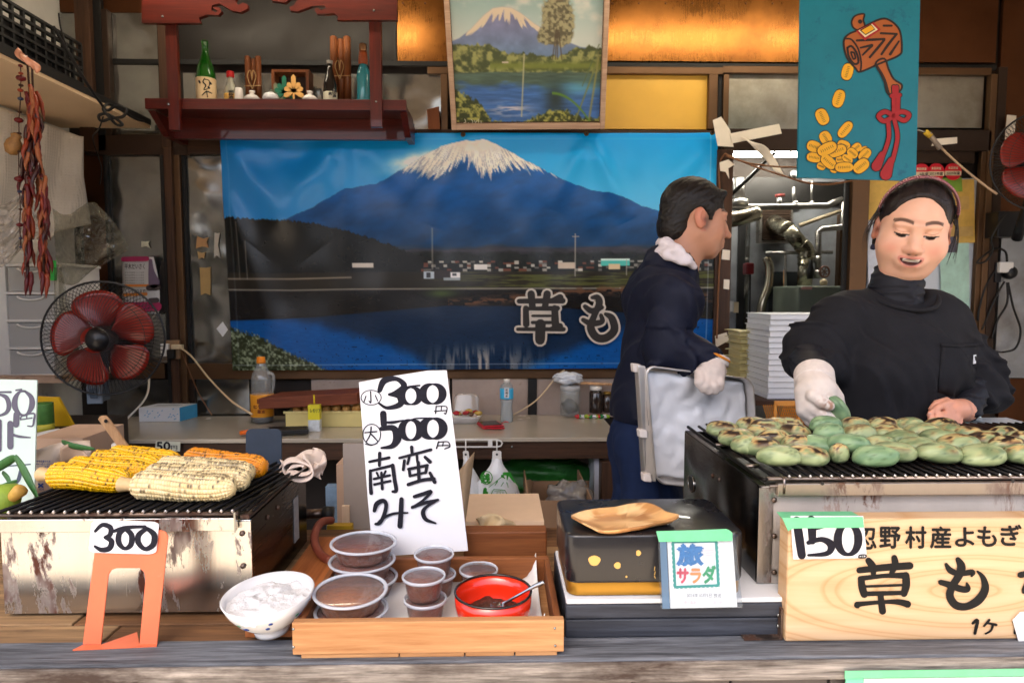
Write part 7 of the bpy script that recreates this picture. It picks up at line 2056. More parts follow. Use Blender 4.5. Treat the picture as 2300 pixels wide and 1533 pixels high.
ML = [  # px, py, length px, kind (0 pale smooth, .5 toasted, 1 charred), yaw deg, lift
 (1625, 966, 66, 1, -35, 0), (1653, 984, 76, 1, -40, 0), (1676, 1001, 60, .35, -35, 0), (1708, 1004, 78, .7, -38, 0), (1749, 1026, 88, .12, -14, 0), (1812, 1024, 86, .75, -24, 0),
 (1840, 1003, 78, 0, -40, 0), (1906, 1000, 78, 0, -38, .010), (1965, 1027, 92, 0, -6, 0), (2008, 1017, 88, .25, -8, 0), (2110, 1020, 94, .4, 6, 0), (2207, 1024, 96, .1, 3, 0), (2066, 1005, 86, .15, 4, 0),
 (2153, 998, 88, .55, 2, 0), (1978, 1000, 72, .3, 4, 0), (2023, 989, 76, .15, 6, 0), (2114, 985, 82, .3, 4, 0), (1994, 974, 72, .5, 3, 0), (1928, 975, 74, .3, 14, .006), (1862, 974, 66, 0, 14, .012),
 (1854, 956, 66, 0, 12, .016), (1920, 957, 60, 1, 4, 0), (1982, 956, 66, 1, 2, 0), (2042, 958, 64, .3, 3, 0), (2072, 972, 72, .35, 0, 0), (2115, 959, 70, .9, 5, 0), (2135, 974, 66, .35, 2, 0),
 (2178, 979, 66, .9, -14, 0), (2218, 991, 74, 1, -12, 0), (2262, 1002, 70, .9, -10, 0), (2296, 1022, 74, .6, -8, 0), (1785, 973, 64, .8, -40, 0), (1718, 962, 72, .9, -16, 0), (1707, 977, 60, .9, -30, 0),
 (1738, 987, 66, .8, -20, 0), (1790, 999, 66, .8, -16, 0), (1690, 957, 66, .8, -12, 0), (1746, 958, 56, .6, -10, 0), (1772, 958, 56, .9, -10, 0), (1884, 1020, 40, .8, 0, 0), (2255, 978, 60, .9, -10, 0), (2290, 990, 60, .9, 0, 0)]
rows = {'front': [], 'second': [], 'third': [], 'rear': []}
for i, it in enumerate(ML):
 nm = 'front' if it[1] > 1014 else 'second' if it[1] > 988 else 'third' if it[1] > 964 else 'rear'
 rows[nm].append((it, i))
ORD = ['first', 'second', 'third', 'fourth', 'fifth', 'sixth', 'seventh', 'eighth', 'ninth', 'tenth', 'eleventh', 'twelfth', 'thirteenth', 'fourteenth', 'fifteenth']
for nm, L_ in rows.items():
 for k, (it, i) in enumerate(sorted(L_)):
  px, py, lp, chv, yw, lift = it
  q = PZ(px, py, ZM + .025)
  s_ = F_PX / q.y
  hl = lp / s_ / 2 * 1.12
  smooth = chv < .05
  o = mochi(px, py, hl, hl * .70, .0195 if not smooth else .0205, math.radians(yw), chv, i + 1, 1.0 if smooth else 0.0,
     (random.uniform(-.12, .12) - (.35 if smooth and lift == .010 else 0), random.uniform(-.1, .1)), zc=ZM + .0085 + .0155 + lift)
  look = 'smooth pale green' if chv < .05 else 'plain light green' if chv < .2 else 'lightly toasted green' if chv < .6 else 'toasted green and brown' if chv < .85 else 'charred blistered green'
  tag(o, '%s mochi cake, %s from left in the %s row' % (look, ORD[k], nm), 'mochi', 'mochi cakes on the right grill')
YS_ = .985
sb = thing('wooden_sign', 'thick pale wooden sign board with black brushed lettering in front of the mochi grill', 'sign', P(2030, 1446, YS_))
PINE = wood('pine_board', (190, 156, 118), (216, 188, 154), 0, .45, .5, .12, spec=.35)
nt_ = PINE.node_tree
bs = nt_.nodes['Principled BSDF']
wv = nt_.nodes.new('ShaderNodeTexWave')
wv.wave_type = 'RINGS'; wv.rings_direction = 'Y'
wv.inputs['Scale'].default_value = 3.4; wv.inputs['Distortion'].default_value = 2.2; wv.inputs['Detail'].default_value = 3; wv.inputs['Detail Scale'].default_value = .7
tc_ = nt_.nodes.new('ShaderNodeTexCoord'); mp_ = nt_.nodes.new('ShaderNodeMapping')
mp_.inputs['Scale'].default_value = (1.1, 1, 4.2); mp_.inputs['Location'].default_value = (-.10, 0, -.35)
nt_.links.new(tc_.outputs['Object'], mp_.inputs[0]); nt_.links.new(mp_.outputs[0], wv.inputs['Vector'])
old = bs.inputs['Base Color'].links[0].from_socket
k_ = _ramp(nt_, wv.outputs[0], [(.0, (1, 1, 1)), (.62, (.97, .95, .92)), (.88, (.84, .72, .58)), (.95, (.95, .9, .84))])
nt_.links.new(_mix(nt_, 1.0, old, k_, 'MULTIPLY'), bs.inputs['Base Color'])
BX0 = P(1768, 1300, YS_).x
zt_s = P(2000, 1164, YS_).z
MB().box((BX0, YS_, ZS + .001), (1.2, YS_ + .034, zt_s)).build('board', PINE, sb, bevel=.003)
PLSB = Plane((BX0, YS_, zt_s), (1.2, YS_, zt_s), (BX0, YS_, ZS))
MB().box((BX0 - .062, .99, ZS + .001), (BX0 - .002, 1.012, ZS + .004)).build('angle_iron', RUSTBAR, sb)
MB().box((BX0 - .0045, .992, ZS + .0045), (BX0 - .0015, 1.012, ZS + .05)).build('angle_iron', RUSTBAR, sb)
for dz in (.018, .036):
 MB().lathe([(.004, 0), (.003, .002), (0, .0025)], (BX0 - .0046, 1.002, ZS + dz), 8, Matrix.Rotation(-PI / 2, 3, 'Y')).build('screw', STEELP, sb, True)
BK = mat('brush_black', (12, 13, 16), .5, var=.2, scale=80, spec=.25)
mb = MB()
for g, q4 in (('忍', rect(1926, 1186, 1968, 1232)), ('野', rect(1976, 1183, 2022, 1230)), ('村', rect(2034, 1182, 2080, 1230)), ('産', rect(2090, 1182, 2136, 1230)), ('よ', rect(2146, 1184, 2188, 1226)), ('も', rect(2196, 1182, 2238, 1226)), ('ぎ', rect(2248, 1178, 2294, 1224))):
 quadtext(mb, PLSB, g, q4, .028, .0006)
mb.build('lettering', BK, sb)
z = zz(1540, 900, 2.422)
strokes(PLSB, zs(z, [[(945, 920, 14), (1080, 905, 16), (1220, 895, 17)], [(995, 868, 15), (1018, 900, 17), (1022, 940, 12)], [(1135, 852, 14), (1140, 890, 16), (1120, 935, 11)],
 [(955, 968, 15), (960, 1010, 17), (972, 1050, 17)], [(950, 965, 12), (1080, 950, 10), (1195, 948, 15)], [(1198, 948, 17), (1200, 1000, 18), (1188, 1046, 16)], [(975, 1008, 6), (1180, 1000, 6)], [(970, 1048, 11), (1185, 1042, 10)],
 [(935, 1108, 16), (960, 1102, 11), (1080, 1092, 9), (1160, 1092, 13), (1208, 1104, 16)], [(1060, 1050, 13), (1066, 1100, 15), (1072, 1142, 16)],
 [(1482, 862, 12), (1500, 900, 20), (1486, 950, 18), (1452, 1005, 17), (1438, 1060, 18), (1470, 1108, 18), (1530, 1116, 17), (1595, 1080, 20), (1630, 1020, 18), (1618, 960, 12), (1588, 926, 5)],
 [(1418, 888, 8), (1440, 920, 14), (1490, 938, 12), (1560, 930, 13), (1556, 950, 6)], [(1388, 985, 12), (1440, 1000, 15), (1500, 1022, 15), (1535, 1020, 14), (1530, 990, 5)],
 [(1822, 945, 14), (1890, 932, 13), (1975, 918, 15)], [(1905, 868, 14), (1885, 950, 16), (1848, 1035, 17), (1910, 1000, 9), (1975, 1005, 14), (2005, 1055, 18), (1970, 1110, 16), (1890, 1135, 8)],
 [(1562, 1208, 6), (1588, 1192, 8), (1574, 1262, 7)], [(1652, 1190, 6), (1624, 1222, 5)], [(1640, 1206, 5), (1690, 1216, 6)], [(1672, 1214, 6), (1662, 1246, 5), (1632, 1264, 4)],
 [(1785, 1200, 7), (1800, 1215, 7), (1792, 1260, 7)]]), BK, 'lettering', sb, .0007)
pc_ = thing('price_card', 'white price card reading 150 hung on the wooden sign with green tape', 'price card', P(1860, 1256, YS_))
MB().prism([PLSB.at(*p, .0045) for p in ((1776, 1158), (1939, 1158), (1947, 1252), (1782, 1255))], -PLSB.n * .001).build('card', PAPER, pc_)
strokes(PLSB, zs(z, [[(604, 648, 18), (618, 740, 20), (632, 838, 19)], [(668, 640, 6), (684, 650, 20), (690, 760, 17)], [(690, 700, 5), (740, 685, 8), (795, 674, 3)], [(668, 770, 10), (740, 752, 12), (792, 782, 18), (770, 828, 12), (668, 838, 6)],
 ring(884, 752, 56, 82, 19, 8)] + [[(945, 838, 3), (978, 836, 3), (978, 850, 3), (944, 851, 3), (945, 838, 3)], [(956, 838, 2), (956, 850, 2)], [(966, 838, 2), (966, 846, 2)]]), INK, 'figures', pc_, .0052)
tpa = [PLSB.at(1757, 1162, .006), PLSB.at(1938, 1160, .006), PLSB.at(1941, 1184, .006), PLSB.at(1782, 1186, .006), PLSB.at(1770, 1192, .006)]
MB().prism(tpa, -PLSB.n * .0006).build('green_tape', TAPE, pc_)
z1_ = zt_s + .0012
MB().prism([(PLSB.at(1755, 1162).x, YS_ - .0052, z1_), (PLSB.at(1938, 1160).x, YS_ - .0052, z1_), (PLSB.at(1938, 1160).x - .002, YS_ + .030, z1_), (PLSB.at(1757, 1162).x + .004, YS_ + .030, z1_)], (0, 0, .0006)).build('green_tape', TAPE, pc_)
o = MB().prism([PLSB.at(*p, .004) for p in ((2292, 1374), (2330, 1370), (2330, 1440), (2288, 1440), (2275, 1392))], -PLSB.n * .001).build('paper_note', PAPER, None); solo(o, 'torn white paper note stuck at the lower right of the wooden sign', 'note')
mn = thing('mint_notice', 'mint green notice taped below the sill at the lower right corner', 'notice', P(2100, 1560, .93))
MB().pbox(1938, 1520, 2400, 1640, .9375, .002).build('sheet', mat('mint_paper', (186, 226, 206), .5), mn)
MB().pbox(1898, 1503, 2400, 1519, .934, .0012).build('green_tape', TAPE, mn)
MB().pbox(1898, 1519.2, 1937, 1640, .9378, .002).build('green_border', mat('mint_border', (110, 206, 160), .5), mn)
for k in range(4):
 o = MB().pbox(2262 - k * 2 + 6, 988 - k * 9, 2360, 996 - k * 9, 1.56, .14).build('food_box', clear('food_box_plastic', (232, 236, 240), .15, .5, .8), None, bevel=.003)
 solo(o, 'clear plastic food box, %s of the stack at the right end of the grill' % ('bottom', 'second', 'third', 'top')[k], 'food box', 'clear food boxes right of the grill')
o = MB().box((P(2245, 1000, 1.54).x, 1.545, .9), (1.6, 1.72, P(2262, 997, 1.56).z)).build('box_table', mat('grey_table', (150, 156, 170), .5), None); solo(o, 'grey side table under the clear food boxes', 'table')
tch = thing('teal_chair', 'teal chair back with a pale edge behind the woman', 'chair', P(2180, 1000, 1.95))
oo = [(2120, 905), (2165, 912), (2192, 930), (2206, 955), (2213, 1030), (2100, 1030)]
MB().prism([P(x, y, 1.92) for x, y in oo], (0, .02, 0)).build('backrest', mat('teal_plastic', (96, 150, 150), .45), tch)
MB().tube(crom([P(x, y, 1.915) for x, y in oo[:5]], 5), .006, 8).build('edge', mat('pale_edge', (206, 226, 232), .4), tch, True)
MB().tube([P(2150, 1030, 1.93), P(2152, 1500, 1.93)], .012, 8).build('leg', STEELP, tch, True)
# ================================================================ doorway, back room fittings, stacks, cords, wall papers
PIPE = steel('galvanised_pipe', (176, 172, 166), .3, metal=.9)
pp = thing('steam_pipes', 'steel water pipes with valves along the back room wall', 'pipes', P(1760, 640, 4.5))
YP = 4.45
def pipe(pts, r, nm='pipe', m_=None, Y=YP, par=None):
 return MB().tube([P(a[0], a[1], a[2] if len(a) > 2 else Y) for a in pts], r, 10).build(nm, m_ or PIPE, par or pp, True)
pipe([(1560, 466), (1720, 464), (1858, 462), (1868, 456), (1892, 448)], .022)
pipe([(1893, 446), (1894, 500), (1890, 510), (1845, 514), (1838, 520), (1837, 620)], .020)
pipe([(1892, 484), (1930, 482)], .018)
pipe([(1796, 506), (1920, 462)], .014, m_=mat('cream_pipe', (176, 160, 132), .5))
pipe([(1720, 568), (1870, 566)], .012)
pipe([(1764, 568), (1764, 600), (1765, 700)], .008)
pipe([(1782, 420), (1783, 462)], .010); pipe([(1823, 405), (1823, 462)], .007)
pipe([(1660, 400), (1661, 448)], .034); pipe([(1660, 448), (1660, 462)], .06, 'flange')
pipe([(1750, 445), (1750, 462)], .018, 'valve'); pipe([(1742, 440), (1762, 438)], .011, 'valve_wheel', mat('valve_red', (120, 40, 34), .4))
pipe([(1785, 452), (1787, 462)], .020, 'valve'); pipe([(1822, 452), (1823, 462)], .016, 'valve')
pipe([(1836, 575), (1836, 590)], .026, 'union'); pipe([(1836, 606), (1836, 625)], .03, 'valve')
c = P(1852, 610, 4.40)
MB().tube([c + Vector((math.cos(a) * .032, 0, math.sin(a) * .036)) for a in np.linspace(0, 2 * PI, 17)[:-1]], .007, 6, closed=True).build('valve_wheel', mat('wheel_brown', (120, 84, 70), .4), pp, True)
for a in (0.3, 1.35, 2.4):
 MB().tube([c + Vector((math.cos(a) * .032, 0, math.sin(a) * .036)), c - Vector((math.cos(a) * .032, 0, math.sin(a) * .036))], .004, 5).build('spoke', mat('wheel_brown', (120, 84, 70), .4), pp)
gp = thing('gas_gauge', 'round pressure gauge hanging beside the turquoise sign', 'gauge', P(1782, 400, 4.4))
MB().lathe([(.028, 0), (.031, .01), (.028, .014)], P(1781, 393, 4.4), 20, Matrix.Rotation(PI / 2, 3, 'X')).build('rim', BLACKR, gp, True)
MB().lathe([(.024, .0), (.024, .016)], P(1781, 393, 4.4), 20, Matrix.Rotation(PI / 2, 3, 'X')).build('dial', mat('dial_grey', (170, 166, 160), .3), gp, True)
vt = thing('louvred_vent', 'square louvred vent with a round flue in the back room', 'vent', P(1740, 545, 4.6))
MB().pbox(1710, 464, 1780, 542, 4.66, .05).build('vent_back', mat('vent_dark', (36, 28, 24), .6), vt)
for r in ((1706, 460, 1712, 546), (1776, 460, 1781, 546), (1712, 540, 1776, 546)):
 MB().pbox(*r, 4.60, .06).build('vent_frame', PIPE, vt)
for k in range(13):
 y = 466 + k * 5.7
 a, b = P(1712, y, 4.61), P(1776, y, 4.61)
 MB().obox((a + b) / 2, Vector(((b.x - a.x) / 2, 0, 0)), Vector((0, .018, .010)), Vector((0, 0, .0015))).build('louvre', mat('louvre_brown', (92, 72, 58), .45, metal=.5), vt)
fl_ = thing('flue_duct', 'bent silver flue duct dropping from the vent to the boiler', 'duct', P(1808, 640, 4.4))
DUCT = steel('duct_steel', (158, 152, 132), .25, metal=.95)
MB().tube(crom([P(*p) for p in ((1738, 500, 4.60), (1752, 508, 4.50), (1770, 516, 4.42))], 4), .055, 18).build('duct_collar', DUCT, fl_, True)
MB().tube([P(1768, 514, 4.42), P(1806, 556, 4.42)], .050, 18).build('duct_arm', DUCT, fl_, True)
MB().tube(crom([P(*p) for p in ((1798, 548, 4.42), (1810, 562, 4.42), (1810, 580, 4.42))], 5), .053, 18).build('elbow', DUCT, fl_, True)
MB().tube([P(1809, 575, 4.42), P(1807, 650, 4.42)], .047, 18).build('duct_pipe', DUCT, fl_, True)
for p in ((1809, 578), (1808, 592)):
 MB().tube([P(p[0], p[1] - 1, 4.42), P(p[0], p[1] + 1, 4.42)], .051, 18).build('duct_seam', DUCT, fl_, True)
bo = thing('boiler', 'grey-green boiler cabinet behind the man and woman', 'boiler', P(1840, 800, 4.2))
MB().pbox(1792, 642, 1900, 800, 4.15, .4).build('cabinet', mat('boiler_green', (116, 124, 112), .5, var=.1), bo, bevel=.01)
MB().lathe([(.02, 0), (.024, .02), (.014, .036), (0, .04)], P(1850, 640, 4.2), 14).build('knob', mat('knob_cream', (206, 186, 150), .5), bo, True)
MB().pbox(1800, 644, 1824, 650, 4.145, .003).build('warning_label', mat('label_pink', (196, 150, 140), .5), bo)
MB().lathe([(.02, 0), (.022, .05), (.01, .10), (.012, .12)], P(1820, 626, 4.2), 12).build('black_valve', BLACKR, bo, True)
o = MB().pbox(1677, 590, 1695, 616, 4.58, .08).build('gas_alarm', mat('alarm_red', (134, 30, 36), .35), None, bevel=.01); solo(o, 'dark red alarm box on the back room wall', 'alarm box')
o = MB().tube([P(1685, 616, 4.6), P(1683, 760, 4.62)], .006, 6).build('alarm_cord', BLACKR, None, True); solo(o, 'thin black cord hanging from the dark red alarm box', 'cord')
o = MB().tube(crom([P(*p) for p in ((1722, 580, 4.6), (1728, 600, 4.58), (1726, 640, 4.56), (1712, 680, 4.55), (1708, 720, 4.55), (1714, 760, 4.55))], 6), .03, 12).build('foil_hose', steel('foil', (190, 180, 160), .2), None, True); solo(o, 'crinkled silver foil hose running down the back room wall', 'hose')
o = MB().tube([P(1763, 606, 4.5), P(1764, 760, 4.5)], .012, 8).build('wood_pole', PADW, None, True); solo(o, 'thin pale wooden pole standing in the back room', 'pole')
o = MB().tube(crom([P(*p) for p in ((1560, 500, 4.3), (1650, 492, 4.3), (1700, 478, 4.35))], 6), .05, 12).build('foil_duct', steel('foil', (190, 180, 160), .2), None, True); solo(o, 'silver foil duct under the horizontal pipe by the man', 'duct')
o = MB().tube([P(1640, 440, 4.2), P(1740, 344, 4.2)], .012, 8).build('brace_rod', DSTEEL, None, True); solo(o, 'dark diagonal brace rod below the lit tube', 'rod')
ol = thing('wall_socket', 'small double wall socket low on the back room post', 'socket', P(1646, 690, 4.6))
MB().pbox(1638, 676, 1648, 700, 4.60, .02).build('switch_plate', WHITEPL, ol); MB().pbox(1649, 678, 1659, 702, 4.60, .02).build('socket_plate', mat('cream_plastic', (216, 196, 160), .5), ol)
tb2 = thing('stack_table', 'dark low table in the doorway carrying the tray stacks', 'table', P(1740, 1000, 2.9))
zst = P(1740, 896, 2.78).z
MB().box((P(1640, 900, 2.78).x, 2.74, zst - .02), (P(1960, 900, 2.78).x, 3.30, zst)).build('table_top', DARKWOOD, tb2)
for px in (1665, 1930):
 MB().box((P(px, 900, 2.8).x, 2.8, .05), (P(px, 900, 2.8).x + .04, 2.84, zst - .0205)).build('leg', DARKWOOD_V, tb2)
FOAM = mat('foam_tray', (226, 230, 236), .55, var=.05, scale=4)
X0_, X1_ = P(1727, 800, 2.78).x, P(1727, 800, 2.78).x + .42
hgt = (P(1727, 705, 2.78).z - zst) / 15
tproto = None
NM = ['bottom', 'second', 'third', 'fourth', 'fifth', 'sixth', 'seventh', 'eighth', 'ninth', 'tenth', 'eleventh', 'twelfth', 'thirteenth', 'fourteenth', 'top']
for k in range(15):
 if tproto is None:
  mb = MB().box((0, 0, 0), (X1_ - X0_, .26, hgt * .78))
  mb.box((-.004, -.006, hgt * .785), (X1_ - X0_ + .004, .266, hgt - .0015))
  tproto = mb.build('foam_tray', FOAM, None, bevel=.002, loc=(0, 0, 0)); o = tproto
 else:
  o = tproto.copy(); COL.objects.link(o)
 o.location = (X0_ + random.uniform(-.003, .003), 2.78, zst + .001 + k * hgt)
 tag(o, 'white foam tray, %s from the bottom of the tall stack behind the woman' % NM[k] if k not in (0, 14) else 'white foam tray at the %s of the tall stack behind the woman' % NM[k], 'tray', 'white foam trays in the tall stack')
YEL = mat('cream_tray', (206, 194, 138), .5, var=.08)
h2 = (P(1675, 742, 3.0).z - zst) / 9
yp = None
for k in range(9):
 if yp is None:
  mb = MB()
  A = [[(u * .16, v * .2, h2 * (.75 + .10 * math.sin(u * 9)) * (1 if 0 < v < 1 else .9)) for u in np.linspace(0, 1, 10)] for v in np.linspace(0, 1, 5)]
  mb.sheet(A, .003); mb.box((.012, .02, 0), (.148, .18, h2 * .62))
  yp = mb.build('cream_tray', YEL, None, loc=(0, 0, 0)); o = yp
 else:
  o = yp.copy(); COL.objects.link(o)
 o.location = (P(1661, 800, 3.0).x + random.uniform(-.004, .004), 3.0, zst + .002 + k * h2)
 tag(o, 'cream plastic tray, number %s in the short stack beside the doorpost' % NM[k] if 0 < k < 8 else 'cream plastic tray at the %s of the short stack beside the doorpost' % ('bottom' if k == 0 else 'top'), 'tray', 'cream trays in the short stack')
cr_ = thing('orange_crate', 'orange plastic lattice crate below the white foam trays', 'crate', P(1790, 1000, 2.62))
CRM = mat('crate_orange', (222, 150, 64), .45, var=.08)
g = MB()
xa, xb, ya = P(1739, 930, 2.62).x, P(1850, 930, 2.62).x, 2.62
z0_, z1_c = P(1760, 1010, 2.62).z, P(1760, 900, 2.62).z
MB().box((xa, ya, z1_c - .014), (xb, ya + .008, z1_c)).build('crate_rim', CRM, cr_, bevel=.002)
for fx in (0, .48, .96):
 MB().box((xa + (xb - xa) * fx, ya, z0_), (xa + (xb - xa) * fx + .010, ya + .008, z1_c - .0145)).build('crate_post', CRM, cr_)
for fz in (.0, .35, .9):
 MB().box((xa + .012, ya + .0005, z0_ + (z1_c - z0_) * fz), (xb, ya + .0075, z0_ + (z1_c - z0_) * fz + .008)).build('crate_bar', CRM, cr_)
for k in range(26):
 x_ = xa + (xb - xa) * k / 25
 for sg in (-1, 1):
  g.tube([(x_, ya + .004 + .001 * sg, z0_ + .04), (x_ + sg * (xb - xa) * .22, ya + .004 + .001 * sg, z1_c - .016)], .0016, 4, cap=False)
tag(g.build('crate_lattice', CRM, cr_), kind='stuff')
MB().box((xa + .004, ya + .02, z0_), (xb, ya + .29, z0_ + .06)).build('contents', mat('crate_contents', (140, 120, 90), .7, var=.4, scale=30), cr_)
o = MB().box((P(1690, 930, 2.7).x, 2.70, z0_ - .2), (P(1690, 930, 2.7).x + .8, 3.2, z0_ - .001)).build('crate_bench', mat('yellowed_bench', (150, 112, 40), .6, var=.2), None); solo(o, 'yellow-brown bench under the orange crate', 'bench')
TP = mat('cream_tape', (232, 222, 206), .6, var=.06, bump=.2, bscale=50)
def tapes(pts, Y, lab, th=.0015):
 o = MB().prism([P(x, y, Y) for x, y in pts], (0, th, 0)).build('tape_strip', TP, None); solo(o, lab, 'tape')
tapes([(1601, 270), (1620, 262), (1640, 292), (1648, 330), (1612, 328)], 3.33, 'wide upright strip of cream tape at the top of the doorpost')
tapes([(1640, 300), (1750, 278), (1756, 300), (1645, 322)], 3.325, 'long slanting strip of cream tape stretching right from the doorpost')
tapes([(1616, 365), (1636, 358), (1650, 370), (1636, 378), (1638, 402), (1630, 386), (1618, 384)], 3.33, 'crumpled knot of white tape below the long slanting strip')
tapes([(1623, 560), (1640, 562), (1639, 584), (1621, 582)], 3.372, 'square of cream tape on the doorpost beside the man\'s chin')
tapes([(1626, 627), (1639, 628), (1638, 650), (1625, 648)], 3.372, 'small square of cream tape on the doorpost above the man\'s arm')
tapes([(1606, 754), (1632, 746), (1638, 764), (1608, 780)], 3.372, 'slanting cream tape low on the doorpost above the glove')
tapes([(1628, 822), (1646, 822), (1646, 850), (1626, 850)], 3.372, 'lowest cream tape on the doorpost just above the baking tray')
o = MB().sheet(pgrid(lambda u, v: (1676 + v * 74 + (u - .5) * 22, 312 + v * 78 - 14 * math.sin(v * 3.0) + (u - .5) * 10 * math.cos(v * 6), 3.32 - .02 * math.sin(v * 6)), 5, 16), .0012).build('tape_strip', TP, None, True); solo(o, 'twisted loose tape dangling in front of the lit tube', 'tape')
for lab, pts in (('brown cord dipping from the doorpost along the bottom of the turquoise sign', ((1628, 345, 3.33), (1690, 372, 3.3), (1760, 395, 3.2), (1810, 410, 3.1), (1860, 414, 3.0), (1915, 406, 2.9))),
     ('brown cord running straighter from the doorpost to behind the turquoise sign', ((1630, 350, 3.33), (1680, 366, 3.3), (1740, 374, 3.2), (1800, 376, 3.1))),
     ('orange-brown cord running down the doorpost beside the banner', ((1628, 345, 3.34), (1615, 380, 3.365), (1620, 500, 3.37), (1614, 640, 3.37), (1610, 760, 3.37)))):
 o = MB().tube(crom([P(*p) for p in pts], 8), .0042, 6).build('cord', mat('brown_cord', (186, 124, 76), .5), None, True); solo(o, lab, 'cord')
wc = thing('work_cord', 'beige lamp cord with a metal clip hanging across the right wall', 'cord', P(2100, 310, 3.2))
MB().tube(crom([P(*p) for p in ((2092, 305, 3.2), (2112, 330, 3.2), (2160, 375, 3.15), (2210, 415, 3.1), (2240, 436, 3.08))], 8), .0052, 8).build('cord', mat('beige_cord', (190, 162, 132), .5), wc, True)
MB().tube([P(2086, 300, 3.2), P(2112, 334, 3.2)], .012, 8).build('sleeve', mat('grey_sleeve', (150, 136, 124), .5), wc, True)
MB().tube([P(2078, 296, 3.2), P(2090, 306, 3.2)], .013, 8).build('yellow_band', mat('yellow_band', (214, 176, 50), .5), wc, True)
MB().tube(crom([P(*p) for p in ((2080, 298, 3.2), (2064, 292, 3.2), (2052, 292, 3.2), (2047, 286, 3.2), (2054, 282, 3.2))], 5), .004, 6).build('clip', STEELP, wc, True)
tapes([(2098, 312), (2150, 308), (2150, 322), (2092, 328)], 3.25, 'pale ribbon of plastic knotted on the beige lamp cord')
tapes([(2262, 258), (2283, 260), (2276, 325), (2256, 326)], 3.40, 'strip of cream tape on the wall above the right fan')
fan2 = make_fan('black wall fan with orange-red blades half cut off at the right edge', rot=.1, pole=False)
fan2.location = P(2341, 362, 3.05)
WLOC[fan2] = fan2.location.copy()
fan2.rotation_euler = (0, 0, math.radians(-8))
fm = thing('fan_bracket', 'black wall bracket box below the right fan', 'bracket', P(2270, 532, 3.3))
MB().pbox(2242, 474, 2296, 532, 3.33, .10).build('bracket_box', FANBLK, fm, bevel=.004)
MB().tube([P(2330, 400, 3.16), P(2296, 500, 3.22), P(2284, 536, 3.28)], .024, 10).build('arm', FANBLK, fm, True)
pg = thing('plug_timer', 'black and white plug socket with hanging cables on the steel wall', 'plug', P(2261, 634, 3.38))
MB().lathe([(.034, 0), (.036, .02), (.030, .036), (.02, .042), (0, .044)], P(2262, 612, 3.44), 20, Matrix.Rotation(PI / 2, 3, 'X')).build('plug_body', FANBLK, pg, True)
MB().pbox(2246, 588, 2278, 612, 3.40, .03).build('white_face', WHITEPL, pg, bevel=.006)
MB().pbox(2236, 590, 2250, 634, 3.42, .03).build('adapter', FANBLK, pg, bevel=.004)
for pts in (((2262, 588, 3.42), (2258, 565, 3.42), (2235, 558, 3.4), (2205, 578, 3.38), (2195, 590, 3.38), (2215, 586, 3.38), (2230, 560, 3.36), (2228, 530, 3.34), (2260, 480, 3.3)),
   ((2256, 632, 3.42), (2240, 660, 3.42), (2222, 700, 3.42), (2205, 740, 3.42)), ((2262, 634, 3.42), (2262, 680, 3.42), (2240, 720, 3.42), (2228, 760, 3.42)),
   ((2264, 634, 3.42), (2276, 690, 3.42), (2292, 740, 3.42), (2282, 780, 3.42), (2255, 790, 3.42), (2232, 788, 3.42)),
   ((2240, 600, 3.43), (2215, 640, 3.42), (2200, 690, 3.42), (2196, 720, 3.42))):
 MB().tube(crom([P(*p) for p in pts], 8), .0052, 6).build('cable', BLACKR, pg, True)
for nm, r, c_, Y, lab in (('map_sheet', (1946, 402, 2096, 560), (206, 168, 84), 3.448, 'yellowed printed sheet behind the woman\'s head'),
       ('map_sheet', (2098, 402, 2188, 545), (172, 150, 84), 3.449, 'olive and yellow printed sheet right of the woman\'s head'),
       ('green_paper', (2080, 398, 2160, 430), (122, 160, 60), 3.444, 'bright green paper strip below the red stickers'),
       ('torn_paper', (2128, 440, 2176, 470), (200, 164, 96), 3.443, 'torn yellow paper to the right of the woman\'s headband'),
       ('torn_paper', (2120, 508, 2184, 530), (190, 156, 92), 3.443, 'low torn yellow paper beside the woman\'s ear'),
       ('photo_print', (2118, 530, 2148, 566), (84, 84, 100), 3.442, 'small dark photo print beside the woman\'s jaw'),
       ('mint_sheet', (2112, 545, 2176, 720), (170, 206, 192), 3.446, 'mint calendar sheet behind the woman\'s shoulder'),
       ('white_sheet', (1948, 492, 1990, 640), (206, 212, 226), 3.442, 'white sheet hanging left of the woman\'s face')):
 x0_, y0_, x1_, y1_ = r
 o = MB().prism([P(x0_, y0_ + 3, Y), P(x1_, y0_, Y), P(x1_ + 2, y1_, Y), P(x0_ + 2, y1_ + 2, Y)], (0, .001, 0)).build(nm, mat('%s_%d' % (nm, c_[2]), c_, .6, var=.22, scale=14), None); solo(o, lab, 'paper')
PLR = Plane(P(2050, 380, 3.436), P(2180, 380, 3.436), P(2050, 430, 3.436))
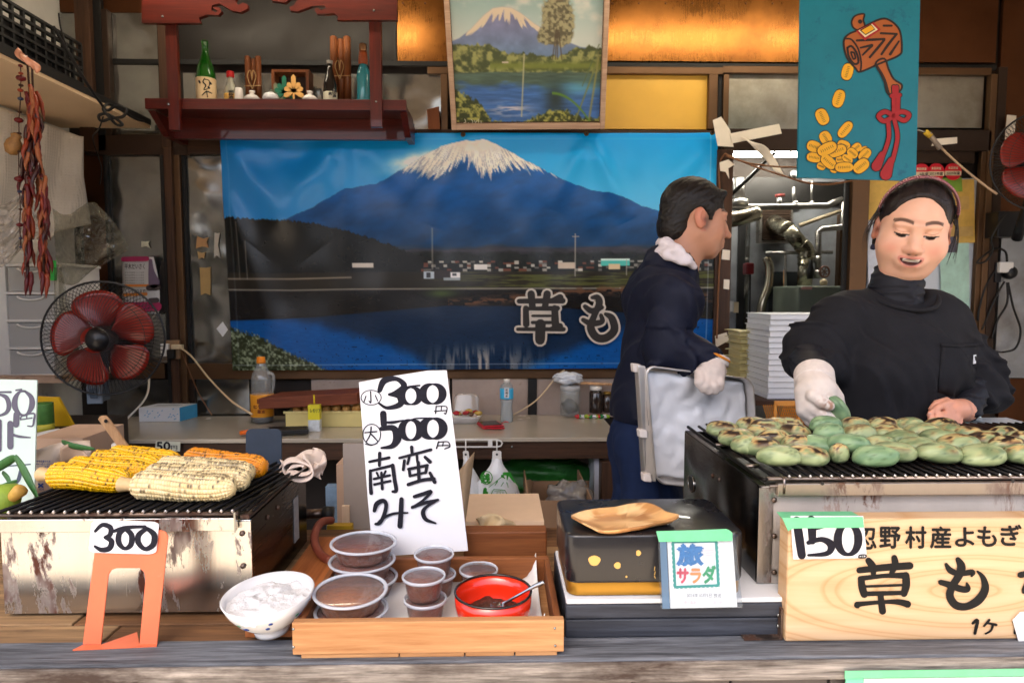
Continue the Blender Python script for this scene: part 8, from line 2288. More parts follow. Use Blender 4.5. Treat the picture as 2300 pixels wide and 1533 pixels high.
for px, py, yr, lab in ((2070, 387, '2年度', 'left red round inspection sticker touching the turquoise sign'), (2103, 386, '2021年度', 'middle red round inspection sticker in the upper row'), (2141, 385, '2020年度', 'right-hand red round inspection sticker in the upper row'), (2104, 420, '', 'lower red round inspection sticker just above the woman\'s hair')):
 t = thing('red_sticker', lab, 'sticker', P(px, py + 19, 3.436), 'red inspection stickers')
 MB().poly([PLR.at(px + 19 * math.cos(a), py + 20 * math.sin(a), 0) for a in np.linspace(0, 2 * PI, 25)[:-1]]).build('disc', mat('sticker_red', (206, 34, 50), .4), t)
 if yr:
  MB().poly([PLR.at(*p, .0008) for p in rect(px - 18, py - 1, px + 18, py + 9)]).build('band', mat('sticker_cream', (226, 206, 176), .5), t)
  mb = MB(); quadtext(mb, PLR, yr, rect(px - (5 if len(yr) < 5 else 15), py + .5, px + 15, py + 7.5), .02, .0014); mb.build('lettering', INK, t)
  mb = MB(); quadtext(mb, PLR, '食品検査', rect(px - 11, py - 11, px + 11, py - 5), .02, .0008); mb.build('lettering', mat('sticker_cream', (226, 206, 176), .5), t)
# ================================================================ people: smooth distance-field bodies turned into meshes
from mathutils.bvhtree import BVHTree
def axis(lo, hi, flo, fhi, hf, hc):
 a = [np.arange(lo, flo, hc), np.arange(flo, fhi, hf), np.arange(fhi, hi + hc, hc)]
 return np.unique(np.round(np.concatenate(a), 6))
class SDF:
 def __init__(s, xs, ys, zs):
  s.ax = [np.asarray(a) for a in (xs, ys, zs)]
  s.d = np.full([len(a) for a in s.ax], 1.0, np.float32)
  s.R, s.t = np.eye(3), np.zeros(3)
 def frame(s, R=None, t=(0, 0, 0)):
  s.R = np.eye(3) if R is None else np.array(R)
  s.t = np.array(t, float)
  return s
 def _loc(s, c, r):
  """slices round a local sphere, local coordinates there"""
  w = s.R @ np.asarray(c, float) + s.t
  sl = tuple(slice(max(0, np.searchsorted(a, w[i] - r) - 1), np.searchsorted(a, w[i] + r) + 1) for i, a in enumerate(s.ax))
  g = np.stack(np.meshgrid(*[a[q] for a, q in zip(s.ax, sl)], indexing='ij'), -1)
  return sl, (g - s.t) @ s.R
 def _put(s, sl, v, k, op):
  a = s.d[sl]
  if op == '-':
   v = -v
   h = np.clip(k - np.abs(a - v), 0, None) / max(k, 1e-6)
   s.d[sl] = np.maximum(a, v) + h * h * k / 4
  else:
   h = np.clip(k - np.abs(a - v), 0, None) / max(k, 1e-6)
   s.d[sl] = np.minimum(a, v) - h * h * k / 4
 def ell(s, c, r, k=.02, op='+', rot=None):
  c, r = np.asarray(c, float), np.asarray(r, float)
  sl, p = s._loc(c, r.max() + k + .03)
  p = p - c
  if rot is not None:
   p = p @ np.array(rot)
  k0 = np.linalg.norm(p / r, axis=-1)
  k1 = np.linalg.norm(p / r ** 2, axis=-1) + 1e-9
  s._put(sl, k0 * (k0 - 1) / k1, k, op)
  return s
 def cap(s, a, b, ra, rb, k=.02, op='+'):
  a, b = np.asarray(a, float), np.asarray(b, float)
  sl, p = s._loc((a + b) / 2, np.linalg.norm(b - a) / 2 + max(ra, rb) + k + .03)
  ab = b - a
  t = np.clip(((p - a) @ ab) / (ab @ ab + 1e-12), 0, 1)
  s._put(sl, np.linalg.norm(p - a - t[..., None] * ab, axis=-1) - (ra + (rb - ra) * t), k, op)
  return s
 def chain(s, pts, rs, k=.02, kk=.008):
  for i in range(len(pts) - 1):
   s.cap(pts[i], pts[i + 1], rs[i], rs[i + 1], k if i == 0 else kk)
  return s
 def mesh(s):
  d, (xs, ys, zs) = s.d, s.ax
  n = d < 0
  m = np.zeros([q - 1 for q in d.shape], np.int8)
  for a in (0, 1):
   for b in (0, 1):
    for c in (0, 1):
     m += n[a:a + m.shape[0], b:b + m.shape[1], c:c + m.shape[2]]
  I = np.argwhere((m > 0) & (m < 8))
  acc, cnt = np.zeros((len(I), 3)), np.zeros(len(I))
  for ax_ in range(3):
   o1, o2 = [q for q in range(3) if q != ax_]
   for u in (0, 1):
    for v in (0, 1):
     A = I.copy(); A[:, o1] += u; A[:, o2] += v
     B = A.copy(); B[:, ax_] += 1
     da, db = d[tuple(A.T)], d[tuple(B.T)]
     k = (da < 0) != (db < 0)
     t = np.where(k, da / np.where(k, da - db, 1), 0)
     pa = np.stack([s.ax[q][A[:, q]] for q in range(3)], -1)
     pb = np.stack([s.ax[q][B[:, q]] for q in range(3)], -1)
     acc += np.where(k[:, None], pa + (pb - pa) * t[:, None], 0)
     cnt += k
  V = acc / cnt[:, None]
  ids = np.full(m.shape, -1, np.int32)
  ids[tuple(I.T)] = np.arange(len(I))
  F = []
  for ax_ in range(3):
   o1, o2 = [q for q in range(3) if q != ax_]
   sa = [slice(1, -1)] * 3; sb = [slice(1, -1)] * 3
   sa[ax_] = slice(0, -1); sb[ax_] = slice(1, None)
   A_, B_ = n[tuple(sa)], n[tuple(sb)]
   for E, fl in ((np.argwhere(A_ & ~B_), False), (np.argwhere(~A_ & B_), True)):
    if not len(E): continue
    E = E.copy(); E[:, o1] += 1; E[:, o2] += 1
    q = []
    for u, v in ((0, 0), (1, 0), (1, 1), (0, 1)):
     C = E.copy(); C[:, o1] -= u; C[:, o2] -= v
     q.append(ids[tuple(C.T)])
    q = np.stack(q, -1)
    if fl != (ax_ == 1): q = q[:, ::-1]
    F.append(q)
  return V, np.concatenate(F)
def rot(yaw, pitch, roll):
 return np.array(Matrix.Rotation(math.radians(yaw), 3, 'Z') @ Matrix.Rotation(math.radians(pitch), 3, 'X') @ Matrix.Rotation(math.radians(roll), 3, 'Y'))
def head(S, fem):
 dz = .007 if fem else 0
 """head in its own frame, face towards -y, ears at z=0"""
 w = 1.10 if fem else .98
 S.ell((0, .018, .036), (.074, .094, .084), .02)
 S.ell((0, -.022, -.018), (.064 * w, .070, .086), .03)
 S.ell((0, -.040, -.072 + dz), (.048 * w, .044, .038), .03)
 S.ell((0, -.066, -.098 + dz), (.021, .018, .015), .026)
 for q in (-1, 1):
  S.ell((q * .040 * w, -.056, -.030), (.027 * w, .024, .030), .03)
  S.cap((q * .052, .0, -.045), (q * .034, -.05, -.088), .018, .014, .03)
  S.ell((q * .031, -.092, .010), (.017, .011, .010), .016, '-')
  S.ell((q * .031, -.075, .008), (.0165, .0125, .0115), .005)
  S.cap((q * .012, -.088, .028), (q * .046, -.076, .028), .006, .005, .016)
  S.ell((q * (.0135 if fem else .0125), -.095, -.036 + dz), (.0088, .0095, .0075), .008)
  S.ell((q * .0075, -.101, -.044 + dz), (.0035, .005, .003), .003, '-')
  S.cap((q * .021, -.092, -.043 + dz), (q * .036, -.076, -.064 + dz), .0016, .001, .007, '-')
  e = rot(q * 24, -12, 0)
  S.ell((q * .079, .018, -.004), (.008, .019, .033), .008, rot=e)
  S.ell((q * .087, .010, -.002), (.007, .010, .021), .004, '-', rot=e)
 S.chain([(0, -.082, .022), (0, -.091, -.006), (0, -.101, -.029 + dz)] if fem else [(0, -.086, .022), (0, -.100, -.008), (0, -.113, -.030)], [.008, .0095, .0120] if fem else [.0075, .0085, .0105], .016)
 S.ell((0, -.103 if fem else -.116, -.034 + dz), (.0110, .009, .0085), .010)
 zm = -.064 + dz
 S.ell((0, -.086, zm), (.030, .016, .022), .016)
 S.cap((-.017, -.094, zm + .0075), (.017, -.094, zm + .0075), .0045, .0045, .006)
 S.cap((-.013, -.095, zm - .0085), (.013, -.095, zm - .0085), .0055, .0055, .006)
 S.ell((0, -.105, zm), (.021, .014, .0050 if fem else .003), .004, '-')
 S.cap((0, .022, -.05), (0, .034, -.17), .052 if fem else .056, .056 if fem else .062, .03)
def face_cols(p, base, fem):
 x, y, z = p[..., 0], p[..., 1], p[..., 2]
 ax_ = np.abs(x)
 c = np.ones(p.shape) * npl(base)
 fr = y < -.045
 def mixc(mk, col):
  mk = np.clip(mk, 0, 1)[..., None]
  c[:] = c * (1 - mk) + npl(col) * mk
 n = fbm(x * 60 + 50, z * 60 + 50 + y * 40, 3, 3)
 c *= (.94 + .12 * n)[..., None]
 mixc(fr * np.exp(-(((ax_ - .046) / .020) ** 2 + ((z + .030) / .016) ** 2)) * .40, (222, 128, 108) if fem else (176, 92, 66))
 mixc(fr * np.exp(-(((x) / .014) ** 2 + ((z + .030) / .012) ** 2)) * .3, (214, 128, 104) if fem else (180, 96, 70))
 mixc((np.hypot(y - .012, z) < .045) * (ax_ > .073) * .35, (206, 104, 80)); mixc(np.exp(-(((y - .004) / .007) ** 2 + ((z + .008) / .009) ** 2)) * (ax_ > .068) * .75, (90, 44, 34))
 zm = (-.057 if fem else -.064) + .0055 * (ax_ / .024) ** 2
 lw = .028
 lip = (ax_ < lw) * fr * (1 - sst(.70, 1.0, np.abs(z - zm) / (.0165 * np.sqrt(np.clip(1 - (ax_ / lw) ** 2, 0.02, 1)))))
 mixc(lip * .62, (196, 98, 92) if fem else (160, 90, 76))
 op = np.clip(1 - (ax_ / .0235) ** 2, 0, 1) ** .5
 mixc(fr * (op > 0) * (1 - sst(.8, 1.15, np.abs(z - zm) / ((.0084 if fem else .0062) * op + 1e-4))), (70, 26, 24))
 mixc(fr * (ax_ < .0175) * (1 - sst(.75, 1.1, np.abs(z - zm - .0022) / .0040)), (236, 228, 216))
 bz = .034 + .004 * np.sin(np.clip((ax_ - .012) / .04, 0, 1) * PI) - .10 * np.clip(ax_ - .040, 0, 1)
 mixc(fr * (ax_ > .012) * (ax_ < .053) * (1 - sst(.6, 1.2, np.abs(z - bz) / (.0040 - .035 * np.clip(ax_ - .025, 0, 1)))) * .85, (54, 38, 32))
 ez = .0045 - .0035 * np.clip(1 - ((ax_ - .031) / .017) ** 2, 0, 1) + .10 * np.clip(ax_ - .031, 0, 1)
 el = (np.abs(ax_ - .031) < .017) * fr
 u = (ax_ - .031) / .0172
 oh_ = (.0046 if fem else .0026) * np.clip(1 - u * u, 0, 1)
 op2 = el * (1 - sst(.7, 1.15, np.abs(z - ez) / (oh_ + 2e-4)))
 mixc(op2 * .9, (206, 190, 184))
 mixc(op2 * (np.abs(u + .05 * np.sign(x)) < .62), (30, 20, 18))
 mixc(el * (1 - sst(.6, 1.2, np.abs(z - ez - oh_ * .8) / .0017)), (22, 15, 16))
 mixc(fr * (np.abs(ax_ - .031) < .015) * (1 - sst(.4, 1.2, np.abs(z - ez - .0095) / .0014)) * .45, (140, 86, 66))
 mixc(fr * np.exp(-(((ax_ - .0075) / .0035) ** 2 + ((z + .0455 - (.007 if fem else 0)) / .0025) ** 2)), (60, 26, 20))
 return c
SKIN = vcol('skin', .48, .45, bump=.05, bscale=700, sss=.18)
HAIRM = vcol('hair', .5, .35, bump=.9, bscale=420, stretch=(1, .12, .12))
GLOVE = vcol('cotton_glove', .9, .15, bump=.5, bscale=500)
def sdf_obj(S, name, m_, par, cols=None, colf=None):
 V, F = S.mesh()
 if colf is not None: cols = colf(V)
 return mesh_obj(name, V, F, m_, par, True, cols=cols)
def cloth_noise(S, amp, fx, fz, seed, msk=None):
 X, Y, Z = np.meshgrid(*S.ax, indexing='ij')
 near = np.abs(S.d) < .02
 x, y, z = X[near], Y[near], Z[near]
 q = fbm(x * fx + y * fx * .6 + 50 + z * 3, z * fz + 50 + y * 4 + x * 3, 3, seed)
 v = amp * np.clip(1 - np.abs(q - .5) * 11, -.6, 1)
 if msk is not None: v = v * msk(x, y, z)
 S.d[near] -= v.astype(np.float32)
def hair_cols(par_R, t, c0, c1, fq):
 def f(V):
  p = (V - t) @ par_R
  n = fbm(p[:, 0] * fq + 40 + 30 * p[:, 2], (p[:, 1]) * fq * .25 + 40, 4, 8)
  return npl(c0) * (1 - n[:, None]) + npl(c1) * n[:, None]
 return f
wm = thing('person', 'woman in a black shirt with a pink beaded headband bending over the green mochi', 'person', (1.0, 1.68, .055))
Rw, tw_ = rot(-27, 17, 9), np.array(P(2050, 516, 1.66))
xs, ys, zs = axis(.66, 1.32, .90, 1.14, .0021, .007), axis(1.36, 1.88, 1.50, 1.78, .0024, .007), axis(.05, 1.82, 1.515, 1.80, .0021, .009)
S = SDF(xs, ys, zs)
S.frame(Rw, tw_); head(S, True); S.frame()
shR, shL = (.865, 1.68, 1.425), (1.145, 1.70, 1.425)
S.cap((1.01, 1.70, 1.50), (1.005, 1.70, 1.36), .05, .10, .05)
S.ell((1.005, 1.69, 1.32), (.150, .095, .16), .04); S.ell((1.0, 1.69, 1.08), (.15, .10, .16), .05)
for X in (.92, 1.08):
 S.chain([(X, 1.70, 1.0), (X, 1.69, .55), (X, 1.72, .11)], [.085, .055, .04], .03); S.cap((X, 1.72, .085), (X, 1.60, .08), .032, .028, .02)
elR, wrR = np.array(P(1815, 798, 1.66)), np.array(P(1832, 848, 1.49))
elL, wrL = np.array(P(2188, 850, 1.68)), np.array(P(2166, 920, 1.57))
S.chain([(.88, 1.69, 1.42), shR, elR, wrR], [.06, .05, .042, .028], .04, .02)
S.chain([(1.12, 1.69, 1.42), shL, elL, wrL], [.06, .05, .042, .026], .04, .02)
S.chain([wrR, P(1842, 885, 1.45)], [.026, .024], .01)
Q = lambda *a: np.array(P(*a))
S.cap(wrL, Q(2142, 921, 1.53), .026, .025, .015); S.ell(Q(2154, 920, 1.54), (.022, .026, .022), .012)
for pts, r in ((((2136, 904, 1.525), (2108, 914, 1.50), (2088, 929, 1.495)), .0092), (((2142, 922, 1.515), (2112, 936, 1.492), (2089, 947, 1.488)), .0095),
    (((2148, 940, 1.51), (2122, 951, 1.488), (2103, 957, 1.486)), .0088), (((2158, 952, 1.512), (2140, 962, 1.492), (2126, 965, 1.490)), .0076), (((2126, 900, 1.545), (2104, 906, 1.53), (2092, 918, 1.525)), .0095)):
 S.chain([Q(*a) for a in pts], [r * 1.02, r * .93, r * .78], .004, .002)
def wcol(V):
 p = (V - tw_) @ Rw
 c = face_cols(p, (226, 176, 148), True)
 hd = V[:, 2] < 1.45
 c[hd] = npl((222, 158, 130)) * (.92 + .16 * fbm(V[hd, 0] * 90, V[hd, 2] * 90, 3, 5))[:, None]
 return c
body = sdf_obj(S, 'body', SKIN, wm, colf=wcol)
for a in ((2088, 928, 1.4895), (2089, 946, 1.4815), (2103, 956, 1.480)):
 MB().lathe([(0, -.002), (.0030, -.001), (.0034, 0), (.0022, .0008), (0, .001)], P(*a), 10, Matrix.Rotation(PI / 2 - .3, 3, 'X')).build('nail', mat('nail', (232, 176, 156), .25), body, True)
S = SDF(axis(.90, 1.16, .9, .901, .003, .003), axis(1.50, 1.86, 1.5, 1.501, .003, .003), axis(1.48, 1.82, 1.48, 1.481, .003, .003)).frame(Rw, tw_)
S.ell((0, .022, .040), (.0815, .101, .0905), .01)
S.cap((-.07, .03, .0), (-.066, .05, -.05), .018, .014, .02); S.cap((.07, .03, .0), (.066, .05, -.05), .018, .014, .02)
S.ell((0, .10, -.02), (.045, .04, .05), .03)
S.ell((0, -.125, .004), (.078, .115, .106), .012, '-')
for q in (-1, 1):
 S.ell((q * .062, -.060, -.03), (.026, .055, .055), .01, '-'); S.ell((q * .088, .012, -.006), (.016, .018, .030), .006, '-')
X, Y, Z = np.meshgrid(*S.ax, indexing='ij')
p = (np.stack([X, Y, Z], -1) - tw_) @ Rw
S.d -= (.0022 * (fbm(p[..., 0] * 160 + 90 + 20 * p[..., 1], p[..., 1] * 20 + p[..., 2] * 30 + 40, 3, 4) - .5) * 2).astype(np.float32)
sdf_obj(S, 'hair', HAIRM, wm, colf=hair_cols(Rw, tw_, (12, 10, 12), (44, 32, 28), 200))
toW = lambda v: Vector(Rw @ np.array(v) + tw_)
g = MB()
for a in np.linspace(-1.45, 1.45, 44):
 for k in (0, 1):
  c = toW((.0850 * math.sin(a), -.012 + .010 * k - .018 * math.cos(a), .040 + .0925 * math.cos(a) + .001 * k))
  g.lathe([(0, -.0036), (.0032, -.002), (.004, 0), (.0032, .002), (0, .0036)], c, 8)
tag(g.build('headband_beads', mat('pink_bead', (158, 96, 100), .15, var=.25, scale=90, coat=.6, metal=.3), wm, True), kind='stuff')
MB().sheet([[toW((.0842 * math.sin(a), y_ - .018 * math.cos(a), .040 + .0905 * math.cos(a))) for a in np.linspace(-1.6, 1.6, 30)] for y_ in (-.018, -.006, .008)], .002).build('headband', mat('band_pink', (70, 42, 44), .5), wm, True)
rs2 = random.Random(3)
for k in range(46):
 q = rs2.choice((-1, 1))
 if k < 16:     # baby hair along the hairline
  a = rs2.uniform(-1.1, 1.1)
  st = (.070 * math.sin(a), -.070 + .02 * abs(a), .088 + .02 * math.cos(a) - .028 * abs(a)); en = (st[0] * 1.1 + rs2.uniform(-.006, .006), st[1] - .008, st[2] - rs2.uniform(.004, .012)); r = .0005
 else:          # loose wisps beside the ears
  st = (q * .080, .0 + rs2.uniform(-.012, .02), .05 + rs2.uniform(-.02, .02)); en = (q * (.086 + rs2.uniform(0, .022)), -.005 + rs2.uniform(-.015, .02), -.03 - rs2.uniform(0, .045)); r = .0011
 md = tuple((st[i] + en[i]) / 2 + (q * .008 if i == 0 else rs2.uniform(-.004, .004)) for i in range(3))
 MB().tube(crom([toW(st), toW(md), toW(en)], 5), [r * (1 - .08 * j) for j in range(11)], 5).build('hair_wisp', mat('hair_dark', (16, 13, 14), .4), wm, True)
MB().lathe([(0, -.008), (.007, -.005), (.008, 0), (.006, .006), (0, .008)], toW((-.074, .035, -.062)), 10).build('hair_tie', mat('navy_tie', (34, 36, 66), .6), wm, True)
BLK = mat('black_cotton', (30, 30, 34), .82, var=.18, scale=30, bump=.35, bscale=500, spec=.25)
BLK2 = mat('black_jersey', (26, 27, 34), .6, var=.15, scale=30, bump=.2, bscale=500, spec=.3)
S = SDF(axis(.66, 1.33, .66, .661, .0055, .0055), axis(1.44, 1.9, 1.44, 1.441, .006, .006), axis(.92, 1.56, .92, .921, .0055, .0055))
S.ell((1.008, 1.69, 1.36), (.178, .118, .135), .04); S.ell((1.0, 1.675, 1.20), (.182, .128, .17), .05); S.ell((1.0, 1.68, 1.03), (.185, .135, .16), .05)
S.cap((.90, 1.69, 1.455), (1.12, 1.70, 1.46), .052, .052, .05)
S.cap((1.012, 1.69, 1.49), (1.008, 1.69, 1.44), .062, .085, .04)
S.ell((.945, 1.60, 1.305), (.07, .055, .06), .06); S.ell((1.065, 1.60, 1.305), (.07, .055, .06), .06)
S.chain([(.90, 1.69, 1.43), shR, elR * .8 + np.array(shR) * .2, elR + np.array((.004, -.05, -.028))], [.068, .064, .062, .054], .04, .03)
S.chain([(1.11, 1.69, 1.43), shL, elL, elL * .72 + wrL * .28 + np.array((.010, 0, -.004))], [.068, .064, .060, .056], .04, .03)
S.ell(elL + np.array((.006, -.02, -.03)), (.045, .05, .04), .03)
cloth_noise(S, .011, 9, 3.0, 12)
cloth_noise(S, .009, 6, 16, 19, lambda x, y, z: np.clip((np.abs(x - 1.0) - .15) * 12, 0, 1))
S.ell((1.02, 1.665, 1.562), (.084, .088, .100), .008, '-')
shirt = sdf_obj(S, 'shirt', BLK, wm)
S = SDF(axis(.66, 1.33, .66, .661, .004, .004), axis(1.4, 1.8, 1.4, 1.401, .004, .004), axis(1.17, 1.60, 1.17, 1.171, .004, .004))
S.cap(elR, wrR + np.array((.0, .012, 0)), .050, .037, .02); S.cap(elL, wrL + np.array((.006, .006, .004)), .048, .036, .02)
S.cap((1.016, 1.685, 1.528), (1.012, 1.685, 1.46), .061, .068, .03);
cloth_noise(S, .0035, 8, 60, 22)
sdf_obj(S, 'undershirt', BLK2, wm)
bv = BVHTree.FromObject(shirt, bpy.context.evaluated_depsgraph_get()) if False else BVHTree.FromPolygons([v.co + WLOC[wm] for v in shirt.data.vertices], [tuple(f.vertices) for f in shirt.data.polygons])
def onshirt(px, py, off=.003):
 d = (P(px, py, 1.6) - EYEV).normalized()
 h = bv.ray_cast(EYEV, d)
 return h[0] - d * off if h[0] is not None else None
COLR = [(1.02 + .088 * math.sin(a), 1.681 - .086 * math.cos(a), 1.458 + .046 * (1 - math.cos(a))) for a in np.linspace(-1.4, 1.4, 33)]
MB().tube([Vector(c) for c in COLR], .0062, 8).build('collar', BLK, shirt, True)
MB().sheet([[onshirt(2116 + 82 * u - 8 * v, 772 + 108 * v + (12 * (1 - abs(2 * u - 1)) if v > .95 else 0), .004) for u in np.linspace(0, 1, 9)] for v in np.linspace(0, 1, 10)], .0016).build('pocket', BLK, shirt, True)
MB().sheet([[onshirt(2114 + 85 * u, 770 + 9 * v, .0065) for u in np.linspace(0, 1, 9)] for v in (0, 1)], .0016).build('pocket_hem', BLK, shirt, True)
MB().prism([onshirt(*a, .008) for a in ((2187, 797), (2193, 796), (2192, 816), (2186, 817))], (0, .001, 0)).build('white_tab', PAPER, shirt)
def gcol(V):
 n = fbm(V[:, 0] * 70, V[:, 2] * 70, 4, 6)
 c = npl((226, 214, 204)) * (.9 + .2 * n)[:, None]
 st = np.exp(-(((V[:, 0] - stn[0]) / .022) ** 2 + ((V[:, 2] - stn[2]) / .018) ** 2)) * sst(.42, .62, fbm(V[:, 0] * 130, V[:, 2] * 130, 3, 9))
 return c * (1 - st[:, None] * .8) + npl((150, 92, 50)) * st[:, None] * .8
stn = P(1848, 905, 1.42)
def glove_obj(par, parts, cuff, lo, hi, colf=gcol):
 S = SDF(axis(lo[0], hi[0], lo[0], lo[0] + .001, .0023, .0023), axis(lo[1], hi[1], lo[1], lo[1] + .001, .0025, .0025), axis(lo[2], hi[2], lo[2], lo[2] + .001, .0023, .0023))
 for pts, rs in parts:
  S.chain([Q(*a) for a in pts], rs, .005, .004)
 o = sdf_obj(S, 'glove', GLOVE, par, colf=colf)
 a, b, r0, r1 = cuff
 a, b = Vector(P(*a)), Vector(P(*b))
 R = (b - a).to_track_quat('Z', 'Y').to_matrix()
 MB().lathe([(r0 + .0015 * (k % 2), (b - a).length * k / 9) for k in range(10)], a, 28, R).build('glove_cuff', mat('glove_knit', (228, 216, 206), .9, var=.1, scale=80, bump=.5, bscale=600), o, True)
 return o
glove_obj(wm, [(((1826, 858, 1.475), (1836, 882, 1.445), (1836, 905, 1.435)), [.036, .041, .034]), (((1812, 880, 1.45), (1812, 918, 1.44)), [.026, .022]), (((1852, 868, 1.455), (1868, 888, 1.44)), [.024, .021]),
 (((1828, 890, 1.415), (1846, 903, 1.402), (1862, 911, 1.398)), [.016, .0135, .0115]), (((1862, 874, 1.44), (1880, 892, 1.44), (1888, 910, 1.445)), [.018, .0135, .011]),
 (((1822, 912, 1.425), (1846, 930, 1.412), (1874, 940, 1.412)), [.018, .014, .0115]), (((1812, 920, 1.435), (1832, 940, 1.425), (1856, 946, 1.425)), [.018, .014, .0115]), (((1806, 925, 1.445), (1820, 945, 1.44), (1838, 952, 1.44)), [.015, .012, .010])],
 ((1828, 838, 1.505), (1830, 862, 1.475), .042, .040), (.60, 1.36, 1.16), (.78, 1.53, 1.37))
o = mochi(0, 0, .040, .030, .021, .3, .0, 77, 1.0, pos=P(1878, 922, 1.418), lean=(.2, math.radians(58)))
tag(o, 'smooth green mochi cake held in the gloved hand above the grill', 'mochi', 'mochi cakes on the right grill')
mn_ = thing('person', 'man in navy jacket with white towel round his neck carrying a metal tray', 'person', (.45, 2.0, .055))
Rm, tm = rot(97, 8, 0) / .93, np.array(P(1563, 494, 2.0))
xs, ys, zs = axis(.20, .78, .46, .74, .0024, .009), axis(1.70, 2.25, 1.89, 2.12, .0028, .009), axis(.05, 1.88, 1.585, 1.87, .0024, .010)
S = SDF(xs, ys, zs).frame(Rm, tm)
head(S, False); S.frame()
S.cap((.545, 2.02, 1.62), (.505, 2.03, 1.50), .055, .07, .03)
S.ell((.480, 2.03, 1.38), (.07, .14, .17), .03); S.ell((.455, 2.03, 1.12), (.07, .13, .17), .03)
for Y in (1.94, 2.12):
 S.chain([(.455, Y, 1.0), (.47, Y, .55), (.47, Y, .11)], [.07, .055, .04], .02); S.cap((.46, Y, .085), (.58, Y, .08), .034, .03, .02)
shN, elN, wrN = np.array((.50, 1.87, 1.48)), Q(1492, 786, 1.86), Q(1600, 806, 1.80)
S.chain([(.49, 1.95, 1.49), shN, elN, wrN], [.06, .055, .045, .03], .04, .02)
S.chain([(.49, 2.1, 1.49), (.50, 2.2, 1.47), (.55, 2.18, 1.25), (.64, 2.05, 1.2)], [.06, .055, .045, .035], .04, .02)
def mcol(V):
 p = (V - tm) @ Rm
 c = face_cols(p, (190, 138, 110), False)
 x, y, z = p[:, 0], p[:, 1], p[:, 2]
 sb = np.exp(-((y + .012 + .25 * (z + .0)) / .012) ** 2) * sst(-.052, -.02, z) * (1 - sst(.03, .05, z)) * (np.abs(x) > .05)
 return c * (1 - .6 * sb[:, None]) + npl((44, 32, 28)) * .6 * sb[:, None]
sdf_obj(S, 'body', SKIN, mn_, colf=mcol)
S = SDF(axis(.44, .74, .44, .441, .003, .003), axis(1.88, 2.14, 1.88, 1.881, .0035, .0035), axis(1.58, 1.88, 1.58, 1.581, .003, .003)).frame(Rm, tm)
S.ell((0, .022, .044), (.0815, .102, .090), .01); S.ell((0, .075, -.030), (.060, .048, .060), .03); S.cap((-.03, -.066, .090), (.03, -.066, .090), .011, .011, .02)
for q in (-1, 1): S.cap((q * .072, -.014, .04), (q * .070, -.020, .0), .012, .006, .012)
S.ell((0, -.128, -.010), (.10, .072, .084), .010, '-')
for q in (-1, 1):
 S.ell((q * .076, .022, -.022), (.030, .034, .048), .008, '-'); S.ell((q * .066, -.052, -.052), (.04, .035, .075), .01, '-')
S.ell((0, .09, -.13), (.1, .08, .045), .01, '-')
X, Y, Z = np.meshgrid(*S.ax, indexing='ij')
p = (np.stack([X, Y, Z], -1) - tm) @ Rm
S.d -= (.0032 * (fbm(p[..., 0] * 140 + 90 + 40 * p[..., 1], p[..., 1] * 110 + p[..., 2] * 150 + 40, 3, 4) - .5) * 2).astype(np.float32)
sdf_obj(S, 'hair', HAIRM, mn_, colf=hair_cols(Rm, tm, (7, 6, 6), (26, 19, 16), 220))
TWL = mat('white_towel', (232, 224, 228), .95, var=.05, scale=40, bump=.7, bscale=420, spec=.1)
S = SDF(axis(.42, .68, .42, .421, .0035, .0035), axis(1.84, 2.18, 1.84, 1.841, .0045, .0045), axis(1.44, 1.72, 1.44, 1.441, .0035, .0035))
pl_ = [Q(1558, 598, 1.925), Q(1542, 584, 1.90), Q(1520, 562, 1.905), Q(1496, 548, 1.95), Q(1488, 546, 2.02), Q(1496, 550, 2.09)]
S.chain(pl_, [.010, .014, .017, .019, .018, .016], .01, .01)
S.chain([Q(1486, 556, 2.02), Q(1482, 566, 1.97), Q(1500, 572, 1.92), Q(1530, 586, 1.90)], [.014, .014, .014, .012], .01, .01)
cloth_noise(S, .0012, 30, 60, 31)
sdf_obj(S, 'neck_towel', TWL, mn_)
NAVY = mat('navy_jacket', (22, 26, 44), .62, var=.15, scale=20, bump=.3, bscale=400, spec=.25)
S = SDF(axis(.18, .80, .18, .181, .006, .006), axis(1.68, 2.28, 1.68, 1.681, .008, .008), axis(1.05, 1.64, 1.05, 1.051, .006, .006))
S.ell((.500, 2.03, 1.44), (.080, .16, .13), .05); S.ell((.478, 2.03, 1.29), (.089, .155, .15), .05); S.ell((.452, 2.03, 1.15), (.093, .155, .13), .05)
S.cap((.515, 2.0, 1.575), (.50, 2.02, 1.50), .072, .09, .05); S.cap((.505, 1.96, 1.535), (.50, 1.88, 1.485), .062, .064, .05)
S.chain([(.49, 1.95, 1.48), shN, elN, elN * .4 + wrN * .6, wrN + np.array((-.012, 0, 0))], [.065, .060, .053, .045, .040], .04, .03)
S.chain([(.49, 2.1, 1.48), (.50, 2.2, 1.46), (.55, 2.18, 1.25), (.62, 2.08, 1.2)], [.085, .078, .064, .05], .05, .03)
cloth_noise(S, .012, 8, 5, 41); cloth_noise(S, .011, 11, 12, 44, lambda x, y, z: (y < 1.9) * (z < 1.4))
S.d[:, :, :np.searchsorted(S.ax[2], 1.115)] = 1
sdf_obj(S, 'jacket', NAVY, mn_)
S = SDF(axis(.28, .62, .28, .281, .008, .008), axis(1.80, 2.26, 1.8, 1.801, .008, .008), axis(.09, 1.20, .09, .091, .008, .008))
S.ell((.445, 2.03, 1.06), (.09, .155, .14), .04)
for Y in (1.94, 2.12): S.chain([(.45, Y, 1.02), (.475, Y, .55), (.47, Y, .13)], [.092, .075, .064], .03)
cloth_noise(S, .006, 14, 6, 51)
sdf_obj(S, 'trousers', mat('navy_trousers', (26, 40, 72), .8, var=.2, scale=25, bump=.3, bscale=400, spec=.2), mn_)
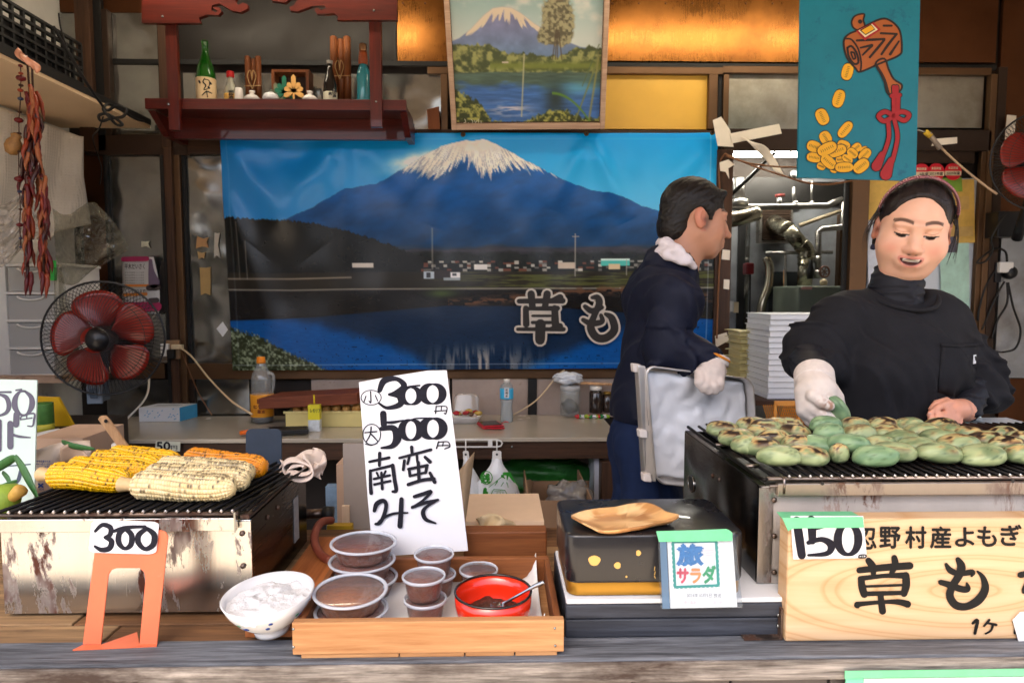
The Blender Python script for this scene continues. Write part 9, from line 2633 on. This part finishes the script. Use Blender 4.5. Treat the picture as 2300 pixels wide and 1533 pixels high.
def gcol2(V):
 return npl((222, 208, 198)) * (.88 + .24 * fbm(V[:, 0] * 80, V[:, 2] * 80, 4, 6))[:, None]
glove_obj(mn_, [(((1602, 812, 1.795), (1596, 838, 1.775)), [.034, .038]), (((1574, 836, 1.765), (1572, 858, 1.738), (1580, 872, 1.738)), [.017, .014, .012]), (((1588, 840, 1.762), (1586, 866, 1.735), (1592, 877, 1.737)), [.017, .014, .012]),
 (((1602, 840, 1.762), (1602, 866, 1.736), (1606, 876, 1.738)), [.017, .014, .012]), (((1614, 836, 1.765), (1616, 860, 1.742), (1617, 870, 1.744)), [.016, .013, .011]), (((1618, 826, 1.80), (1620, 846, 1.82), (1612, 862, 1.83)), [.016, .013, .011])],
 ((1608, 798, 1.80), (1603, 816, 1.796), .038, .036), (.46, 1.69, 1.18), (.72, 1.88, 1.38), gcol2)
MB().tube([Vector(P(1608, 797, 1.80)) + Matrix.Rotation(.5, 3, 'Y') @ Vector((math.cos(a) * .039, math.sin(a) * .039, 0)) for a in np.linspace(0, 2 * PI, 25)[:-1]], .004, 6, closed=True).build('cuff_trim', mat('orange_trim', (226, 140, 40), .8), mn_, True)
bt = thing('baking_tray', 'deep grey metal tray lined with clear plastic, carried upright by the man', 'tray', P(1560, 1082, 1.80))
ALU = steel('dull_aluminium', (226, 222, 218), .36, (1, 1, 1), metal=.8)
pa, pb, pd = P(1452, 822, 1.75), P(1690, 852, 1.80), P(1476, 1084, 1.75)
ux, uy = (pb - pa), (pd - pa)
W_, H_ = ux.length, uy.length
ux.normalize(); uy.normalize(); nn = uy.cross(ux)
if nn.dot(EYEV - pa) < 0: nn = -nn
nn = (nn - ux * .25).normalized() if False else nn
def tp(u, v, d): return pa + ux * (u * W_) + uy * (v * H_) - nn * d
RR = rrect(0, 0, 1, 1, .09, 6)
lv = [(1.02, .006), (1.02, .0), (1.0, -.0015), (.99, .002), (.97, .036), (.955, .040)]
A = [[tp(.5 + (u - .5) * k, .5 + (v - .5) * k, d) for u, v in RR + RR[:1]] for k, d in lv]
mb = MB().grid(A)
mb.poly([Vector(q) for q in A[-1][:-1]])
n0 = len(mb.v)
B_ = [[tp(.5 + (u - .5) * (k + .012), .5 + (v - .5) * (k + .012), d + .003) for u, v in RR + RR[:1]] for k, d in lv[2:]]
mb.grid(B_); mb.poly([Vector(q) for q in B_[-1][:-1]])
mb.build('tray', ALU, bt, True)
for v in (.0, .56, .94):
 MB().obox(tp(-.075 + .004, v + .03, .022), ux * .012, uy * .012, nn * .012).build('corner_guard', mat('guard_white', (226, 216, 208), .5), bt, bevel=.004)
MB().obox(tp(-.012, .40, .02), ux * .003, uy * .035, nn * .012).build('side_label', mat('side_label', (110, 108, 108), .5, var=.4, scale=90), bt)
MB().prism([tp(-.075, 0, .004), tp(.0, 0, .004), tp(.0, 1, .004), tp(-.075, 1, .030)], -nn * .03).build('side_flange', ALU, bt, bevel=.004)
A = []
for v in np.linspace(.04, .96, 34):
 A.append([tp(u, v, .040 - .030 * float(abs(2 * fbm(np.array(u * 4.5 + 3 + v * 2), np.array(v * 3.0 + 2 - u), 4, 15) - 1)) - .022 * max(0, abs(2 * u - 1) - .75)) for u in np.linspace(.03, .97, 34)])
MB().sheet(A, .001).build('plastic_liner', mat('liner_film', (236, 238, 242), .25, var=.03, alpha=.9, coat=.3), bt, True)
